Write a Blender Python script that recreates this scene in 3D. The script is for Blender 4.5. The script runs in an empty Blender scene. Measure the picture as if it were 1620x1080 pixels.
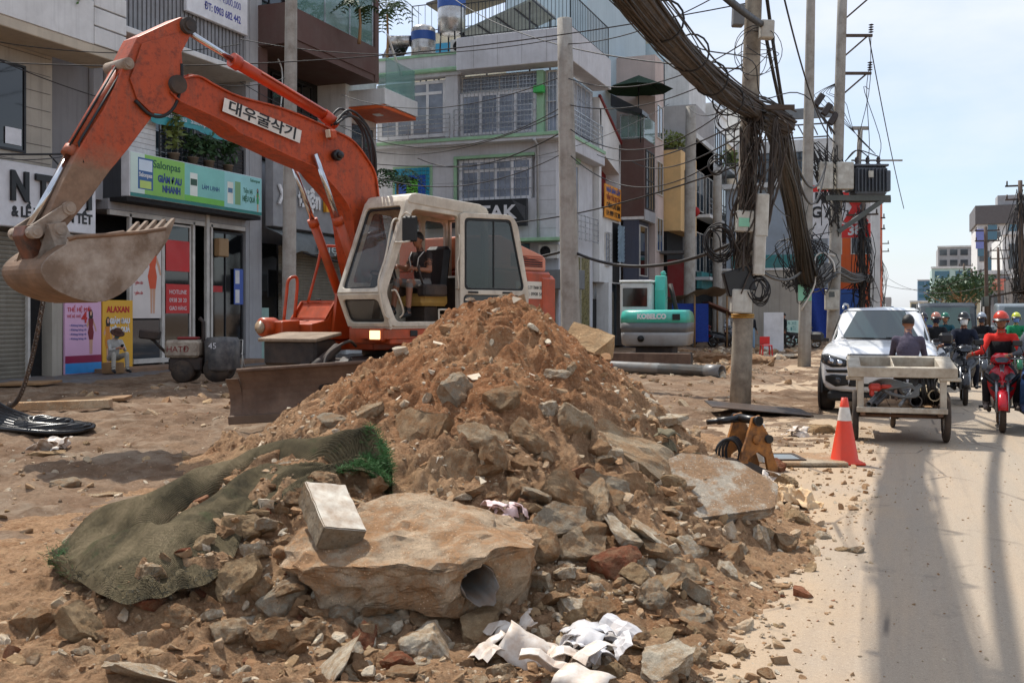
import bpy,bmesh,math,random
import numpy as np
from mathutils import Vector,Matrix,Euler,Quaternion
random.seed(7);rng = np.random.default_rng(7)
SC = bpy.context.scene
COL = SC.collection
PI = math.pi
R = math.radians
# ------------------------------------------------------------------ camera
YAW = R(20.95);CAM_H = 1.67;FPX = 1620.0;HOR = 497.0
cam_d = bpy.data.cameras.new('camera');cam = bpy.data.objects.new('camera',cam_d);COL.objects.link(cam)
cam.location = (0,0,CAM_H);cam.rotation_euler = (R(90),0,YAW)
cam_d.sensor_width = 36;cam_d.lens = 36.0;cam_d.shift_y = -(540 - HOR) / 1620.0
cam_d.clip_start = 0.1;cam_d.clip_end = 6000
SC.camera = cam
# ------------------------------------------------------------------ sky, sun, exposure
SUN = Vector((-0.535,0.36,1.0)).normalized()
SUN_EL = math.asin(SUN.z);SUN_ROT = math.atan2(SUN.x,SUN.y)
W = bpy.data.worlds.new('World');SC.world = W;W.use_nodes = True
def build_world():
 nt = W.node_tree;N = nt.nodes;L = nt.links;N.clear()
 out = N.new('ShaderNodeOutputWorld');bg = N.new('ShaderNodeBackground');bg.inputs['Strength'].default_value = 0.14
 sky = N.new('ShaderNodeTexSky');sky.sky_type = 'NISHITA';sky.sun_disc = False
 sky.sun_elevation = SUN_EL;sky.sun_rotation = SUN_ROT;sky.air_density = 1.0;sky.dust_density = 1.2;sky.ozone_density = 3.0
 tc = N.new('ShaderNodeTexCoord');mp = N.new('ShaderNodeMapping');mp.inputs['Scale'].default_value = (1.0,1.0,2.4)
 nz = N.new('ShaderNodeTexNoise');nz.inputs['Scale'].default_value = 2.6;nz.inputs['Detail'].default_value = 8;nz.inputs['Roughness'].default_value = 0.55
 rp = N.new('ShaderNodeValToRGB');rp.color_ramp.elements[0].position = 0.36;rp.color_ramp.elements[1].position = 0.66
 rp.color_ramp.elements[0].color = (0.30,) * 3 + (1,);rp.color_ramp.elements[1].color = (0.95,) * 3 + (1,)
 mx = N.new('ShaderNodeMix');mx.data_type = 'RGBA';mx.inputs[7].default_value = (5.3,5.6,6.15,1)
 L.new(tc.outputs['Generated'],mp.inputs['Vector']);L.new(mp.outputs[0],nz.inputs['Vector']);L.new(nz.outputs['Fac'],rp.inputs['Fac'])
 L.new(rp.outputs['Color'],mx.inputs[0]);L.new(sky.outputs[0],mx.inputs[6]);L.new(mx.outputs[2],bg.inputs['Color']);L.new(bg.outputs[0],out.inputs[0])
build_world()
sun_d = bpy.data.lights.new('sun','SUN');sun_d.energy = 3.9;sun_d.angle = R(0.6);sun_d.color = (1.0,0.95,0.87)
sun = bpy.data.objects.new('sun',sun_d);COL.objects.link(sun);sun.rotation_euler = (-SUN).to_track_quat('-Z','Y').to_euler();sun.location = (-20,15,40)
SC.view_settings.view_transform = 'Standard';SC.view_settings.look = 'None';SC.view_settings.exposure = 0.34;SC.view_settings.gamma = 1.0
SC.view_settings.use_curve_mapping = False
SC.render.engine = 'CYCLES';SC.cycles.max_bounces = 6;SC.cycles.diffuse_bounces = 3;SC.cycles.glossy_bounces = 3;SC.cycles.transmission_bounces = 5
SC.cycles.transparent_max_bounces = 6;SC.cycles.caustics_reflective = False;SC.cycles.caustics_refractive = False;SC.cycles.use_denoising = True
# ------------------------------------------------------------------ measuring the place from the photograph
_fx,_fy,_rx,_ry = -math.sin(YAW),math.cos(YAW),math.cos(YAW),math.sin(YAW)
def P(px,py,t):
 u = (px - 810) / FPX
 return Vector((t * (_fx + _rx * u),t * (_fy + _ry * u),CAM_H + t * (HOR - py) / FPX))
def G(px,py,z=0.0): return P(px,py,(CAM_H - z) * FPX / (py - HOR))
def PX(px,py,X): return P(px,py,X / (_fx + _rx * (px - 810) / FPX))
def PY(px,py,Y): return P(px,py,Y / (_fy + _ry * (px - 810) / FPX))
# ------------------------------------------------------------------ objects and their properties
def tag(o,label=None,cat=None,group=None,kind=None):
 if label: o['label'] = label
 if cat: o['category'] = cat
 if group: o['group'] = group
 if kind: o['kind'] = kind
 return o
def thing(name,label,cat,loc=(0,0,0),rz=0.0,group=None,rot=None):
 o = bpy.data.objects.new(name,None);COL.objects.link(o);o.empty_display_size = 0.2
 o.location = loc;o.rotation_euler = rot if rot is not None else (0,0,rz)
 return tag(o,label,cat,group)
def children(o): return [c for c in bpy.data.objects if c.parent == o]
def dup(root,loc=None,rz=None,label=None,group=None):
 def cp(o,par):
  c = o.copy();COL.objects.link(c)
  if par: c.parent = par
  for ch in o.children: cp(ch,c)
  return c
 r = cp(root,None)
 if loc is not None: r.location = loc
 if rz is not None: r.rotation_euler = (0,0,rz)
 if label: r['label'] = label
 if group: r['group'] = group
 return r
 # ------------------------------------------------------------------ mesh builder
def frame_from(d,up=(0,0,1)):
 d = np.array(d,float);d /= np.linalg.norm(d) + 1e-12
 u = np.array(up,float)
 if abs(d @ u) > 0.98: u = np.array((1.0,0,0))
 a = np.cross(u,d);a /= np.linalg.norm(a);b = np.cross(d,a)
 return a,b,d
class MB:
 def __init__(s,M=None): s.v = [];s.f = [];s.mi = [];s.sm = [];s.n = 0;s.M = M;s.m = 0;s.smooth = False
 def add(s,V,F,smooth=None):
  V = np.asarray(V,float).reshape(-1,3)
  if s.M is not None:
   m = np.array(s.M);V = V @ m[:3,:3].T + m[:3,3]
  s.v.append(V);k = s.n;s.f += [tuple(int(i) + k for i in f) for f in F]
  s.mi += [s.m] * len(F);s.sm += [s.smooth if smooth is None else smooth] * len(F);s.n += len(V);return s
 def box(s,x0,x1,y0,y1,z0,z1,b=0.0):
  x0,x1 = min(x0,x1),max(x0,x1);y0,y1 = min(y0,y1),max(y0,y1);z0,z1 = min(z0,z1),max(z0,z1)
  if b <= 0:
   V = [(x,y,z) for z in (z0,z1) for y in (y0,y1) for x in (x0,x1)]
   return s.add(V,[(0,2,3,1),(4,5,7,6),(0,1,5,4),(2,6,7,3),(0,4,6,2),(1,3,7,5)],False)
  b = min(b,(x1 - x0) * .45,(y1 - y0) * .45,(z1 - z0) * .45)
  c = [(x0,x1),(y0,y1),(z0,z1)];V = [];idx = {}
  for i in (0,1):
   for j in (0,1):
    for k in (0,1):
     for a in range(3):
      p = [c[0][i],c[1][j],c[2][k]]
      for q in range(3):
       if q != a: p[q] += b if (i,j,k)[q] == 0 else -b
      idx[i,j,k,a] = len(V);V.append(p)
  F = []
  for a in range(3):
   o1,o2 = [q for q in range(3) if q != a]
   for sd in (0,1):
    def g(u,w):
     t = [0,0,0];t[a] = sd;t[o1] = u;t[o2] = w;return idx[t[0],t[1],t[2],a]
    q = [g(0,0),g(1,0),g(1,1),g(0,1)]
    F.append(q if (sd == 1) == (a != 1) else q[::-1])
   for u in (0,1):
    for w in (0,1):
     def h(e,ax):
      t = [0,0,0];t[a] = e;t[o1] = u;t[o2] = w;return idx[t[0],t[1],t[2],ax]
     F.append([h(0,o1),h(1,o1),h(1,o2),h(0,o2)])
  for i in (0,1):
   for j in (0,1):
    for k in (0,1): F.append([idx[i,j,k,a] for a in range(3)])
  return s.add(V,F,False)
 def rbox(s,c,size,rot=(0,0,0),b=0.0):
  old = s.M;m = Matrix.Translation(c) @ (rot.to_4x4() if isinstance(rot,(Matrix,)) else Euler(rot).to_matrix().to_4x4())
  s.M = m if old is None else Matrix(old) @ m
  s.box(-size[0] / 2,size[0] / 2,-size[1] / 2,size[1] / 2,-size[2] / 2,size[2] / 2,b);s.M = old;return s
 def bar(s,p,q,w,h=None,up=(0,0,1),b=0.0):
  p = np.array(p,float);q = np.array(q,float);h = h or w
  a,bb,d = frame_from(q - p,up);L = np.linalg.norm(q - p)
  m = Matrix(((a[0],bb[0],d[0],p[0]),(a[1],bb[1],d[1],p[1]),(a[2],bb[2],d[2],p[2]),(0,0,0,1)))
  old = s.M;s.M = m if old is None else Matrix(old) @ m
  s.box(-w / 2,w / 2,-h / 2,h / 2,0,L,b);s.M = old;return s
 def tube(s,pts,r,seg=8,closed=False,caps=True,smooth=True,flat=None):
  pts = np.asarray(pts,float);n = len(pts);r = np.broadcast_to(np.asarray(r,float),(n,))
  if closed: tg = np.roll(pts,-1,0) - np.roll(pts,1,0)
  else: tg = np.gradient(pts,axis=0)
  tg /= np.linalg.norm(tg,axis=1)[:,None] + 1e-12
  a,b,_ = frame_from(tg[0]);V = []
  ang = np.arange(seg) * 2 * PI / seg
  for i in range(n):
   d = tg[i];a = a - d * (a @ d);a /= np.linalg.norm(a) + 1e-12;b = np.cross(d,a)
   V.append(pts[i] + r[i] * (np.cos(ang)[:,None] * a + (flat or 1.0) * np.sin(ang)[:,None] * b))
  V = np.concatenate(V);F = []
  for i in range(n if closed else n - 1):
   j = (i + 1) % n
   for k in range(seg):
    l = (k + 1) % seg;F.append((i * seg + k,i * seg + l,j * seg + l,j * seg + k))
  s.add(V,F,smooth)
  if caps and not closed:
   k = s.n - len(V);s.f += [tuple(k + i for i in range(seg))[::-1],tuple(k + (n - 1) * seg + i for i in range(seg))];s.mi += [s.m] * 2;s.sm += [False] * 2
  return s
 def cyl(s,p,q,r0,r1=None,seg=12,smooth=True): return s.tube([p,q],[r0,r0 if r1 is None else r1],seg,smooth=smooth)
 def lathe(s,prof,c=(0,0,0),axis=(0,0,1),seg=20,caps=True,smooth=True):
  a,b,d = frame_from(axis);c = np.array(c,float);V = [];ang = np.arange(seg) * 2 * PI / seg
  for (r,z) in prof: V.append(c + d * z + r * (np.cos(ang)[:,None] * a + np.sin(ang)[:,None] * b))
  n = len(prof);F = []
  for i in range(n - 1):
   for k in range(seg):
    l = (k + 1) % seg;F.append((i * seg + k,i * seg + l,(i + 1) * seg + l,(i + 1) * seg + k))
  if caps: F += [tuple(range(seg))[::-1],tuple((n - 1) * seg + i for i in range(seg))]
  return s.add(np.concatenate(V),F,smooth)
 def loft(s,rings,caps=True,smooth=True,closed=True):
  m = len(rings[0]);n = len(rings);V = np.concatenate([np.asarray(r,float) for r in rings]);F = []
  for i in range(n - 1):
   for k in range(m if closed else m - 1):
    l = (k + 1) % m;F.append((i * m + k,i * m + l,(i + 1) * m + l,(i + 1) * m + k))
  if caps: F += [tuple(range(m))[::-1],tuple((n - 1) * m + i for i in range(m))]
  return s.add(V,F,smooth)
 def ell(s,c,r,rot=None,nu=14,nv=9,smooth=True):
  V = [];F = []
  for i in range(nv + 1):
   th = PI * i / nv
   for j in range(nu):
    ph = 2 * PI * j / nu;V.append((r[0] * math.sin(th) * math.cos(ph),r[1] * math.sin(th) * math.sin(ph),r[2] * math.cos(th)))
  for i in range(nv):
   for j in range(nu):
    k = (j + 1) % nu;F.append((i * nu + j,(i + 1) * nu + j,(i + 1) * nu + k,i * nu + k))
  V = np.array(V)
  if rot is not None: V = V @ np.array(Euler(rot).to_matrix()).T
  return s.add(V + np.array(c),F,smooth)
 def prism(s,poly,o,a,b,n,d0,d1,smooth=False):
  o,a,b,n = (np.array(x,float) for x in (o,a,b,n));m = len(poly)
  base = np.array([o + a * p[0] + b * p[1] for p in poly])
  V = np.concatenate([base + n * d0,base + n * d1])
  F = [tuple(range(m))[::-1],tuple(range(m,2 * m))] + [(i,(i + 1) % m,m + (i + 1) % m,m + i) for i in range(m)]
  return s.add(V,F,smooth)
 def grid(s,V,nu,nv,smooth=True,wrap=False):
  F = []
  for i in range(nu - 1):
   for j in range(nv if wrap else nv - 1):
    k = (j + 1) % nv;F.append((i * nv + j,i * nv + k,(i + 1) * nv + k,(i + 1) * nv + j))
  return s.add(V,F,smooth)
 def mesh(s,name,mats):
  me = bpy.data.meshes.new(name)
  V = np.concatenate(s.v) if s.v else np.zeros((0,3))
  me.from_pydata(V.tolist(),[],s.f)
  for m in (mats if isinstance(mats,(list,tuple)) else [mats]): me.materials.append(m)
  me.polygons.foreach_set('material_index',s.mi);me.polygons.foreach_set('use_smooth',s.sm);me.update();return me
 def build(s,name,mats,parent=None,bev=0.0,seg=2,fix=False,**kw):
  me = s.mesh(name,mats)
  if fix or bev:
   bm = bmesh.new();bm.from_mesh(me);bmesh.ops.remove_doubles(bm,verts=bm.verts,dist=1e-5);bmesh.ops.recalc_face_normals(bm,faces=bm.faces);bm.to_mesh(me);bm.free()
  o = bpy.data.objects.new(name,me);COL.objects.link(o)
  if parent: o.parent = parent
  if bev:
   md = o.modifiers.new('bevel','BEVEL');md.width = bev;md.segments = seg;md.limit_method = 'ANGLE';md.angle_limit = R(35);md.harden_normals = False
  return tag(o,kw.get('label'),kw.get('cat'),kw.get('group'),kw.get('kind'))
def link(me,name,parent=None,loc=None,rot=None,sc=None,**kw):
 o = bpy.data.objects.new(name,me);COL.objects.link(o)
 if parent: o.parent = parent
 if loc is not None: o.location = loc
 if rot is not None: o.rotation_euler = rot
 if sc is not None: o.scale = sc
 return tag(o,kw.get('label'),kw.get('cat'),kw.get('group'),kw.get('kind'))
def fast_mesh(name,V,F,mats,smooth=True,midx=None):
 """many faces at once; F is an (n,3) or (n,4) integer array"""
 V = np.asarray(V,np.float32);F = np.asarray(F,np.int32);k = F.shape[1]
 me = bpy.data.meshes.new(name);me.vertices.add(len(V));me.vertices.foreach_set('co',V.ravel())
 me.loops.add(F.size);me.loops.foreach_set('vertex_index',F.ravel());me.polygons.add(len(F))
 me.polygons.foreach_set('loop_start',np.arange(len(F),dtype=np.int32) * k)
 me.polygons.foreach_set('use_smooth',np.full(len(F),smooth))
 for m in (mats if isinstance(mats,(list,tuple)) else [mats]): me.materials.append(m)
 if midx is not None: me.polygons.foreach_set('material_index',np.asarray(midx,np.int32))
 me.update(calc_edges=True);me.validate();return me
def arc(c,r,a0,a1,n,ax='xz'):
 out = []
 for i in range(n):
  a = a0 + (a1 - a0) * i / (n - 1);p = [c[0],c[1],c[2]]
  p['xyz'.index(ax[0])] += r * math.cos(a);p['xyz'.index(ax[1])] += r * math.sin(a);out.append(p)
 return out
def spline(pts,n):
 """Catmull-Rom through pts, n samples"""
 p = np.asarray(pts,float);p = np.vstack([2 * p[0] - p[1],p,2 * p[-1] - p[-2]]);m = len(p) - 3;out = []
 for i in range(n):
  t = i / (n - 1) * m;k = min(int(t),m - 1);t -= k;a,b,c,d = p[k:k + 4]
  out.append(0.5 * (2 * b + (c - a) * t + (2 * a - 5 * b + 4 * c - d) * t * t + (3 * b - a - 3 * c + d) * t ** 3))
 return np.array(out)
 # ------------------------------------------------------------------ noise
def _h(ix,iy,iz,seed):
 n = (ix.astype(np.uint64) * np.uint64(374761393) + iy.astype(np.uint64) * np.uint64(668265263) + iz.astype(np.uint64) * np.uint64(2147483647) + np.uint64((seed * 974711) & 0x7fffffff))
 n = (n ^ (n >> np.uint64(13))) * np.uint64(1274126177);n = n & np.uint64(0xffffffff);n = n ^ (n >> np.uint64(16))
 return (n & np.uint64(0xffff)).astype(np.float64) / 32767.5 - 1.0
def noise3(x,y,z,seed=0):
 x = np.asarray(x,float) + 1000.0;y = np.asarray(y,float) + 1000.0;z = np.asarray(z,float) + 1000.0
 x,y,z = np.broadcast_arrays(x,y,z)
 ix,iy,iz = np.floor(x).astype(np.int64),np.floor(y).astype(np.int64),np.floor(z).astype(np.int64)
 fx,fy,fz = x - ix,y - iy,z - iz
 u,v,w = (f * f * f * (f * (f * 6 - 15) + 10) for f in (fx,fy,fz))
 r = 0
 for a in (0,1):
  for b in (0,1):
   for c in (0,1): r = r + _h(ix + a,iy + b,iz + c,seed) * (u if a else 1 - u) * (v if b else 1 - v) * (w if c else 1 - w)
 return r
def fbm(x,y,z=0.0,oct=4,seed=0,gain=0.5):
 s = 0;a = 1.0;f = 1.0
 for i in range(oct): s = s + a * noise3(np.asarray(x) * f,np.asarray(y) * f,np.asarray(z) * f,seed + i * 17);a *= gain;f *= 2.03
 return s
# ------------------------------------------------------------------ materials
_M = {}
def lin(c):
 """sRGB 0-255 triple of a thing's own colour -> linear"""
 return tuple(((x / 255) / 12.92 if x / 255 <= .04045 else ((x / 255 + .055) / 1.055) ** 2.4) for x in c)
class NT:
 def __init__(s,name):
  s.mat = bpy.data.materials.new(name);s.mat.use_nodes = True;nt = s.mat.node_tree;s.N = nt.nodes;s.L = nt.links
  s.b = s.N['Principled BSDF']
  tc = s.N.new('ShaderNodeTexCoord');oi = s.N.new('ShaderNodeObjectInfo');ml = s.N.new('ShaderNodeMath');ml.operation = 'MULTIPLY';ml.inputs[1].default_value = 57.0
  ad = s.N.new('ShaderNodeVectorMath');ad.operation = 'ADD'
  s.L.new(oi.outputs['Random'],ml.inputs[0]);s.L.new(tc.outputs['Object'],ad.inputs[0]);s.L.new(ml.outputs[0],ad.inputs[1])
  s.co = ad.outputs[0];s.rnd = oi.outputs['Random']
 def map(s,sc=(1,1,1),rot=(0,0,0),co=None):
  m = s.N.new('ShaderNodeMapping');m.inputs['Scale'].default_value = sc;m.inputs['Rotation'].default_value = rot;s.L.new(co or s.co,m.inputs['Vector']);return m.outputs[0]
 def noise(s,scale,detail=4,rough=.55,co=None,dist=0.0):
  n = s.N.new('ShaderNodeTexNoise');n.inputs['Scale'].default_value = scale;n.inputs['Detail'].default_value = detail;n.inputs['Roughness'].default_value = rough;n.inputs['Distortion'].default_value = dist
  s.L.new(co or s.co,n.inputs['Vector']);return n.outputs['Fac']
 def voro(s,scale,feat='F1',co=None,out='Distance'):
  n = s.N.new('ShaderNodeTexVoronoi');n.feature = feat;n.inputs['Scale'].default_value = scale;s.L.new(co or s.co,n.inputs['Vector']);return n.outputs[out]
 def wave(s,scale,axis='X',dist=0.0,co=None,prof='SIN'):
  n = s.N.new('ShaderNodeTexWave');n.wave_profile = prof;n.bands_direction = axis;n.inputs['Scale'].default_value = scale;n.inputs['Distortion'].default_value = dist;s.L.new(co or s.co,n.inputs['Vector']);return n.outputs['Fac']
 def ramp(s,fac,stops):
  r = s.N.new('ShaderNodeValToRGB');e = r.color_ramp.elements
  while len(e) < len(stops): e.new(0.5)
  for k,(p,c) in enumerate(stops):
   e[k].position = p;e[k].color = (c,c,c,1) if isinstance(c,(int,float)) else tuple(c) + (1,)
  s.L.new(fac,r.inputs[0]);return r.outputs[0]
 def mix(s,fac,a,b,mode='MIX'):
  m = s.N.new('ShaderNodeMix');m.data_type = 'RGBA';m.blend_type = mode
  for i,x in ((0,fac),(6,a),(7,b)):
   if isinstance(x,(int,float)): m.inputs[i].default_value = x if i == 0 else (x,x,x,1)
   elif isinstance(x,(tuple,list)): m.inputs[i].default_value = tuple(x) + (1,)
   else: s.L.new(x,m.inputs[i])
  return m.outputs[2]
 def math(s,op,a,b=0.0):
  m = s.N.new('ShaderNodeMath');m.operation = op;m.use_clamp = op in ('MULTIPLY_ADD',)
  for i,x in ((0,a),(1,b)):
   if isinstance(x,(int,float)): m.inputs[i].default_value = x
   else: s.L.new(x,m.inputs[i])
  return m.outputs[0]
 def bump(s,h,strength=.3,dist=.02,prev=None):
  b = s.N.new('ShaderNodeBump');b.inputs['Strength'].default_value = strength;b.inputs['Distance'].default_value = dist;s.L.new(h,b.inputs['Height'])
  if prev is not None: s.L.new(prev,b.inputs['Normal'])
  return b.outputs[0]
 def done(s,color=None,rough=None,normal=None,metal=None,**kw):
  for k,x in (('Base Color',color),('Roughness',rough),('Normal',normal),('Metallic',metal)):
   if x is None: continue
   if isinstance(x,(int,float)): s.b.inputs[k].default_value = x
   elif isinstance(x,tuple): s.b.inputs[k].default_value = x + (1,)
   else: s.L.new(x,s.b.inputs[k])
  for k,x in kw.items(): s.b.inputs[k.replace('_',' ')].default_value = x
  return s.mat
def mat(name,c,rough=.6,metal=0.0,var=.12,vs=2.5,dirt=None,da=.35,ds=1.8,bump=.15,bs=60.0,bd=.004,streak=0.0,spec=None):
 """painted / plain surface: own colour with mottling, dirt patches, vertical run-off streaks and fine relief; c is sRGB 0-255"""
 if name in _M: return _M[name]
 t = NT(name);col = lin(c)
 k = t.noise(vs,5,.6)
 a = tuple(min(1,x * (1 - var)) for x in col);b = tuple(min(1,x * (1 + var)) for x in col)
 cc = t.ramp(k,[(.3,a),(.7,b)])
 if dirt is not None:
  d = t.noise(ds,7,.68);m = t.ramp(d,[(.5 - .12,0.0),(.5 + .2,1.0)]);m = t.math('MULTIPLY',m,da);cc = t.mix(m,cc,lin(dirt))
 if streak > 0:
  d = t.noise(1.0,6,.65,co=t.map((7,7,.35)));m = t.ramp(d,[(.5,0.0),(.75,1.0)]);m = t.math('MULTIPLY',m,streak);cc = t.mix(m,cc,tuple(x * .42 for x in col))
 n = t.bump(t.noise(bs,4,.6),bump,bd) if bump else None
 rr = t.ramp(t.noise(vs * 3,3),[(.3,max(.03,rough - .08)),(.7,min(1,rough + .08))])
 m = t.done(cc,rr,n,metal)
 if spec is not None: t.b.inputs['Specular IOR Level'].default_value = spec
 _M[name] = m;return m
def emis(name,c,s):
 if name in _M: return _M[name]
 t = NT(name);t.done(lin(c),.4);t.b.inputs['Emission Color'].default_value = lin(c) + (1,);t.b.inputs['Emission Strength'].default_value = s;_M[name] = t.mat;return t.mat
def glass(name,tint=(20,30,32),rough=.04,alpha=1.0,spec=.7):
 """dark reflecting pane seen by day"""
 if name in _M: return _M[name]
 t = NT(name);n = t.bump(t.noise(1.2,2),.04,.02);t.done(lin(tint),rough,n);t.b.inputs['Specular IOR Level'].default_value = spec;t.b.inputs['Coat Weight'].default_value = .3
 if alpha < 1: t.b.inputs['Alpha'].default_value = alpha
 _M[name] = t.mat;return t.mat
def earth_mat(name,cols,dust,stones=True,bumps=.9):
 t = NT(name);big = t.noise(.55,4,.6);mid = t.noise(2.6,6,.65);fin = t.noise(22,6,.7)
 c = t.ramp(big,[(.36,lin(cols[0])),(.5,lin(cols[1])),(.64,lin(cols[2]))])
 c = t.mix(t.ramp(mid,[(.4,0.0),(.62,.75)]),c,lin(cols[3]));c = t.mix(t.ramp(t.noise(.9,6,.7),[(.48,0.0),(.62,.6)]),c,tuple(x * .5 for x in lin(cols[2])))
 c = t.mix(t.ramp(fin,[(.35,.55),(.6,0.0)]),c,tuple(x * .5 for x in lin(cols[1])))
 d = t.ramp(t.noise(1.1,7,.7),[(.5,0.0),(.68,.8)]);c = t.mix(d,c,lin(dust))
 if stones:
  v = t.voro(34);sp = t.ramp(v,[(.10,1.0),(.2,0.0)]);keep = t.ramp(t.noise(9,3),[(.52,0.0),(.6,.8)]);c = t.mix(t.math('MULTIPLY',sp,keep),c,lin((190,180,168)))
 c = t.mix(1.0,c,(.92,.91,.90),'MULTIPLY');n = t.bump(t.noise(9,8,.72),bumps,.05);n = t.bump(t.noise(60,6,.75),bumps * .8,.012,n)
 return t.done(c,.95,n,Specular_IOR_Level=.15)
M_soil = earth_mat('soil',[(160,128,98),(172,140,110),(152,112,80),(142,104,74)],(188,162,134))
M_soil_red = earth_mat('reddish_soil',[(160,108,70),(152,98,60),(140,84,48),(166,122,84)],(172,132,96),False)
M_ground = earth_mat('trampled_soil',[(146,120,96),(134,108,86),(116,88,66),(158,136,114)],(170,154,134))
def concrete_mat(name,c,dusty,amt,rnd=.25,bump=.9,k=1.0):
 """broken concrete: mottled paste, clinging soil, dark pits, pale and dark aggregate; k scales the grain"""
 t = NT(name);base = lin(c);dk = tuple(x * .42 for x in base)
 g = t.noise(3.5 * k,7,.7);cc = t.ramp(g,[(.3,tuple(x * .66 for x in base)),(.7,tuple(min(1,x * 1.2) for x in base))])
 if rnd: cc = t.mix(t.math('MULTIPLY',t.rnd,rnd),cc,dk)
 d = t.ramp(t.noise(2.0 * k,8,.75),[(.44,0.0),(.56,1.0)]);ds = t.ramp(t.noise(16 * k,5,.7),[(.3,tuple(x * .68 for x in lin(dusty))),(.7,tuple(x * 1.15 for x in lin(dusty)))]);cc = t.mix(t.math('MULTIPLY',d,amt),cc,ds)
 v = t.voro(24 * k);keep = t.ramp(t.noise(6 * k,3),[(.46,0.0),(.56,1.0)]);cc = t.mix(t.math('MULTIPLY',t.ramp(v,[(.14,.75),(.24,0.0)]),keep),cc,tuple(min(1,x * 1.55) for x in base))
 v2 = t.voro(17 * k,co=t.map((1,1,1),(.7,.4,.2)));cc = t.mix(t.math('MULTIPLY',t.ramp(v2,[(.10,.8),(.18,0.0)]),keep),cc,dk)
 cc = t.mix(t.ramp(t.noise(40 * k,5,.75),[(.32,.75),(.46,0.0)]),cc,dk)
 n = t.bump(t.noise(9 * k,8,.75),bump,.05 / k ** .5);n = t.bump(t.noise(60 * k,5,.75),bump * .8,.01 / k ** .5,n);n = t.bump(v,.25,.01,n)
 return t.done(cc,.95,n,Specular_IOR_Level=.12)
M_conc = concrete_mat('broken_concrete',(202,180,150),(184,148,112),.95,.12)
M_conc_b = concrete_mat('earthy_concrete',(180,152,120),(166,126,90),.95,.14)
M_conc_w = concrete_mat('pale_concrete',(226,212,188),(190,154,116),.75,.06)
M_conc_g = concrete_mat('grey_concrete',(184,170,148),(178,144,110),.85,.12)
M_stone = concrete_mat('tan_stone',(192,164,128),(166,132,96),.7,.14)
M_brick = concrete_mat('red_brick',(156,96,70),(158,120,92),.85,.3)
M_tile = mat('cream_tile',(222,208,182),.5,var=.1,dirt=(170,130,92),da=.5,ds=8)
def M_(name,*a,**k): return mat(name,*a,**k)
M_white = mat('white_paint',(216,214,208),.5,dirt=(150,140,128),da=.3,streak=.25)
M_black = mat('black_rubber',(26,26,27),.6,var=.25)
M_blackp = mat('black_plastic',(22,22,24),.35,var=.2)
M_steel = mat('bare_steel',(150,148,146),.35,metal=.9,dirt=(90,74,60),da=.4)
M_chrome = mat('polished_rod',(205,208,212),.15,metal=1.0,bump=0,dirt=(120,105,90),da=.25)
M_darksteel = mat('dark_steel',(62,56,52),.55,metal=.4,dirt=(110,82,58),da=.6,var=.3)
M_polec = mat('weathered_pole_concrete',(172,168,160),.9,dirt=(96,84,72),da=.7,ds=2.5,streak=.5,bump=.5,bs=30,bd=.01)
M_cable = mat('black_cable',(34,31,30),.6,var=.3,bump=.1)
M_cable_d = mat('dusty_cable',(56,49,44),.8,var=.35,dirt=(96,80,66),da=.5,ds=6)
# ------------------------------------------------------------------ terrain: heap, dug ground, road
_slices = {
4.2: [(-150,.12),(0,.14),(200,.15),(500,.12),(800,.08),(1000,.03),(1150,-.03),(1350,-.05)],
4.8: [(-150,.14),(100,.2),(300,.22),(500,.14),(700,.1),(900,.06),(1050,.05),(1150,-.02),(1350,-.05)],
5.5: [(-150,.06),(80,.14),(250,.36),(450,.32),(650,.27),(820,.24),(950,.16),(1080,.08),(1200,-.02),(1350,-.05)],
6.5: [(-100,.04),(100,.10),(250,.4),(420,.62),(650,.74),(850,.66),(1000,.42),(1120,.2),(1230,.0),(1350,-.05)],
7.5: [(-50,.0),(100,.03),(250,.2),(340,.42),(450,.68),(600,.98),(800,1.16),(950,.88),(1080,.5),(1180,.22),(1280,.0),(1380,-.05)],
8.5: [(50,-.02),(200,.02),(330,.25),(420,.66),(550,1.04),(680,1.4),(800,1.55),(900,1.3),(1000,.92),(1100,.48),(1200,.15),(1290,-.02)],
9.5: [(150,-.04),(310,.1),(420,.5),(500,.83),(570,1.08),(650,1.33),(700,1.58),(760,1.72),(810,1.75),(860,1.66),(920,1.36),(980,1.05),(1050,.64),(1100,.36),(1160,.1),(1230,-.03)],
10.5: [(250,-.04),(350,0),(450,.35),(550,.75),(650,1.0),(750,1.3),(810,1.35),(880,1.2),(950,.95),(1030,.6),(1100,.3),(1170,.02),(1240,-.04)],
12: [(350,-.05),(450,0),(600,.3),(750,.6),(850,.6),(950,.45),(1050,.3),(1120,.1),(1190,-.03)],
14: [(420,-.06),(550,-.03),(700,.05),(900,.05),(1050,.1),(1100,.05),(1190,-.04)],
15.5: [(450,-.08),(700,-.08),(900,-.08),(1050,-.07),(1190,-.08)]}
_cp = np.array([(*P(px,497,t)[:2],z) for t,l in _slices.items() for px,z in l])
_cp = np.vstack([_cp,[(x,y,-.1) for x,y in ((-8,9),(-8,12),(-7,7),(0.5,6),(0.5,9),(0,12),(-7,16),(-2,16),(-6,4),(-7.5,10),(-7,14))]])
def _phi(r2): return np.sqrt(r2 + .03)
_A = _phi(((_cp[:,None,:2] - _cp[None,:,:2]) ** 2).sum(2));_wt = np.linalg.solve(_A + 1e-3 * np.eye(len(_cp)),_cp[:,2])
def heap_base(X,Y):
 X = np.asarray(X,float);Y = np.asarray(Y,float);s = np.zeros(np.broadcast(X,Y).shape)
 for (cx,cy,_),w in zip(_cp,_wt): s = s + w * _phi((X - cx) ** 2 + (Y - cy) ** 2)
 return s
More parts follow.
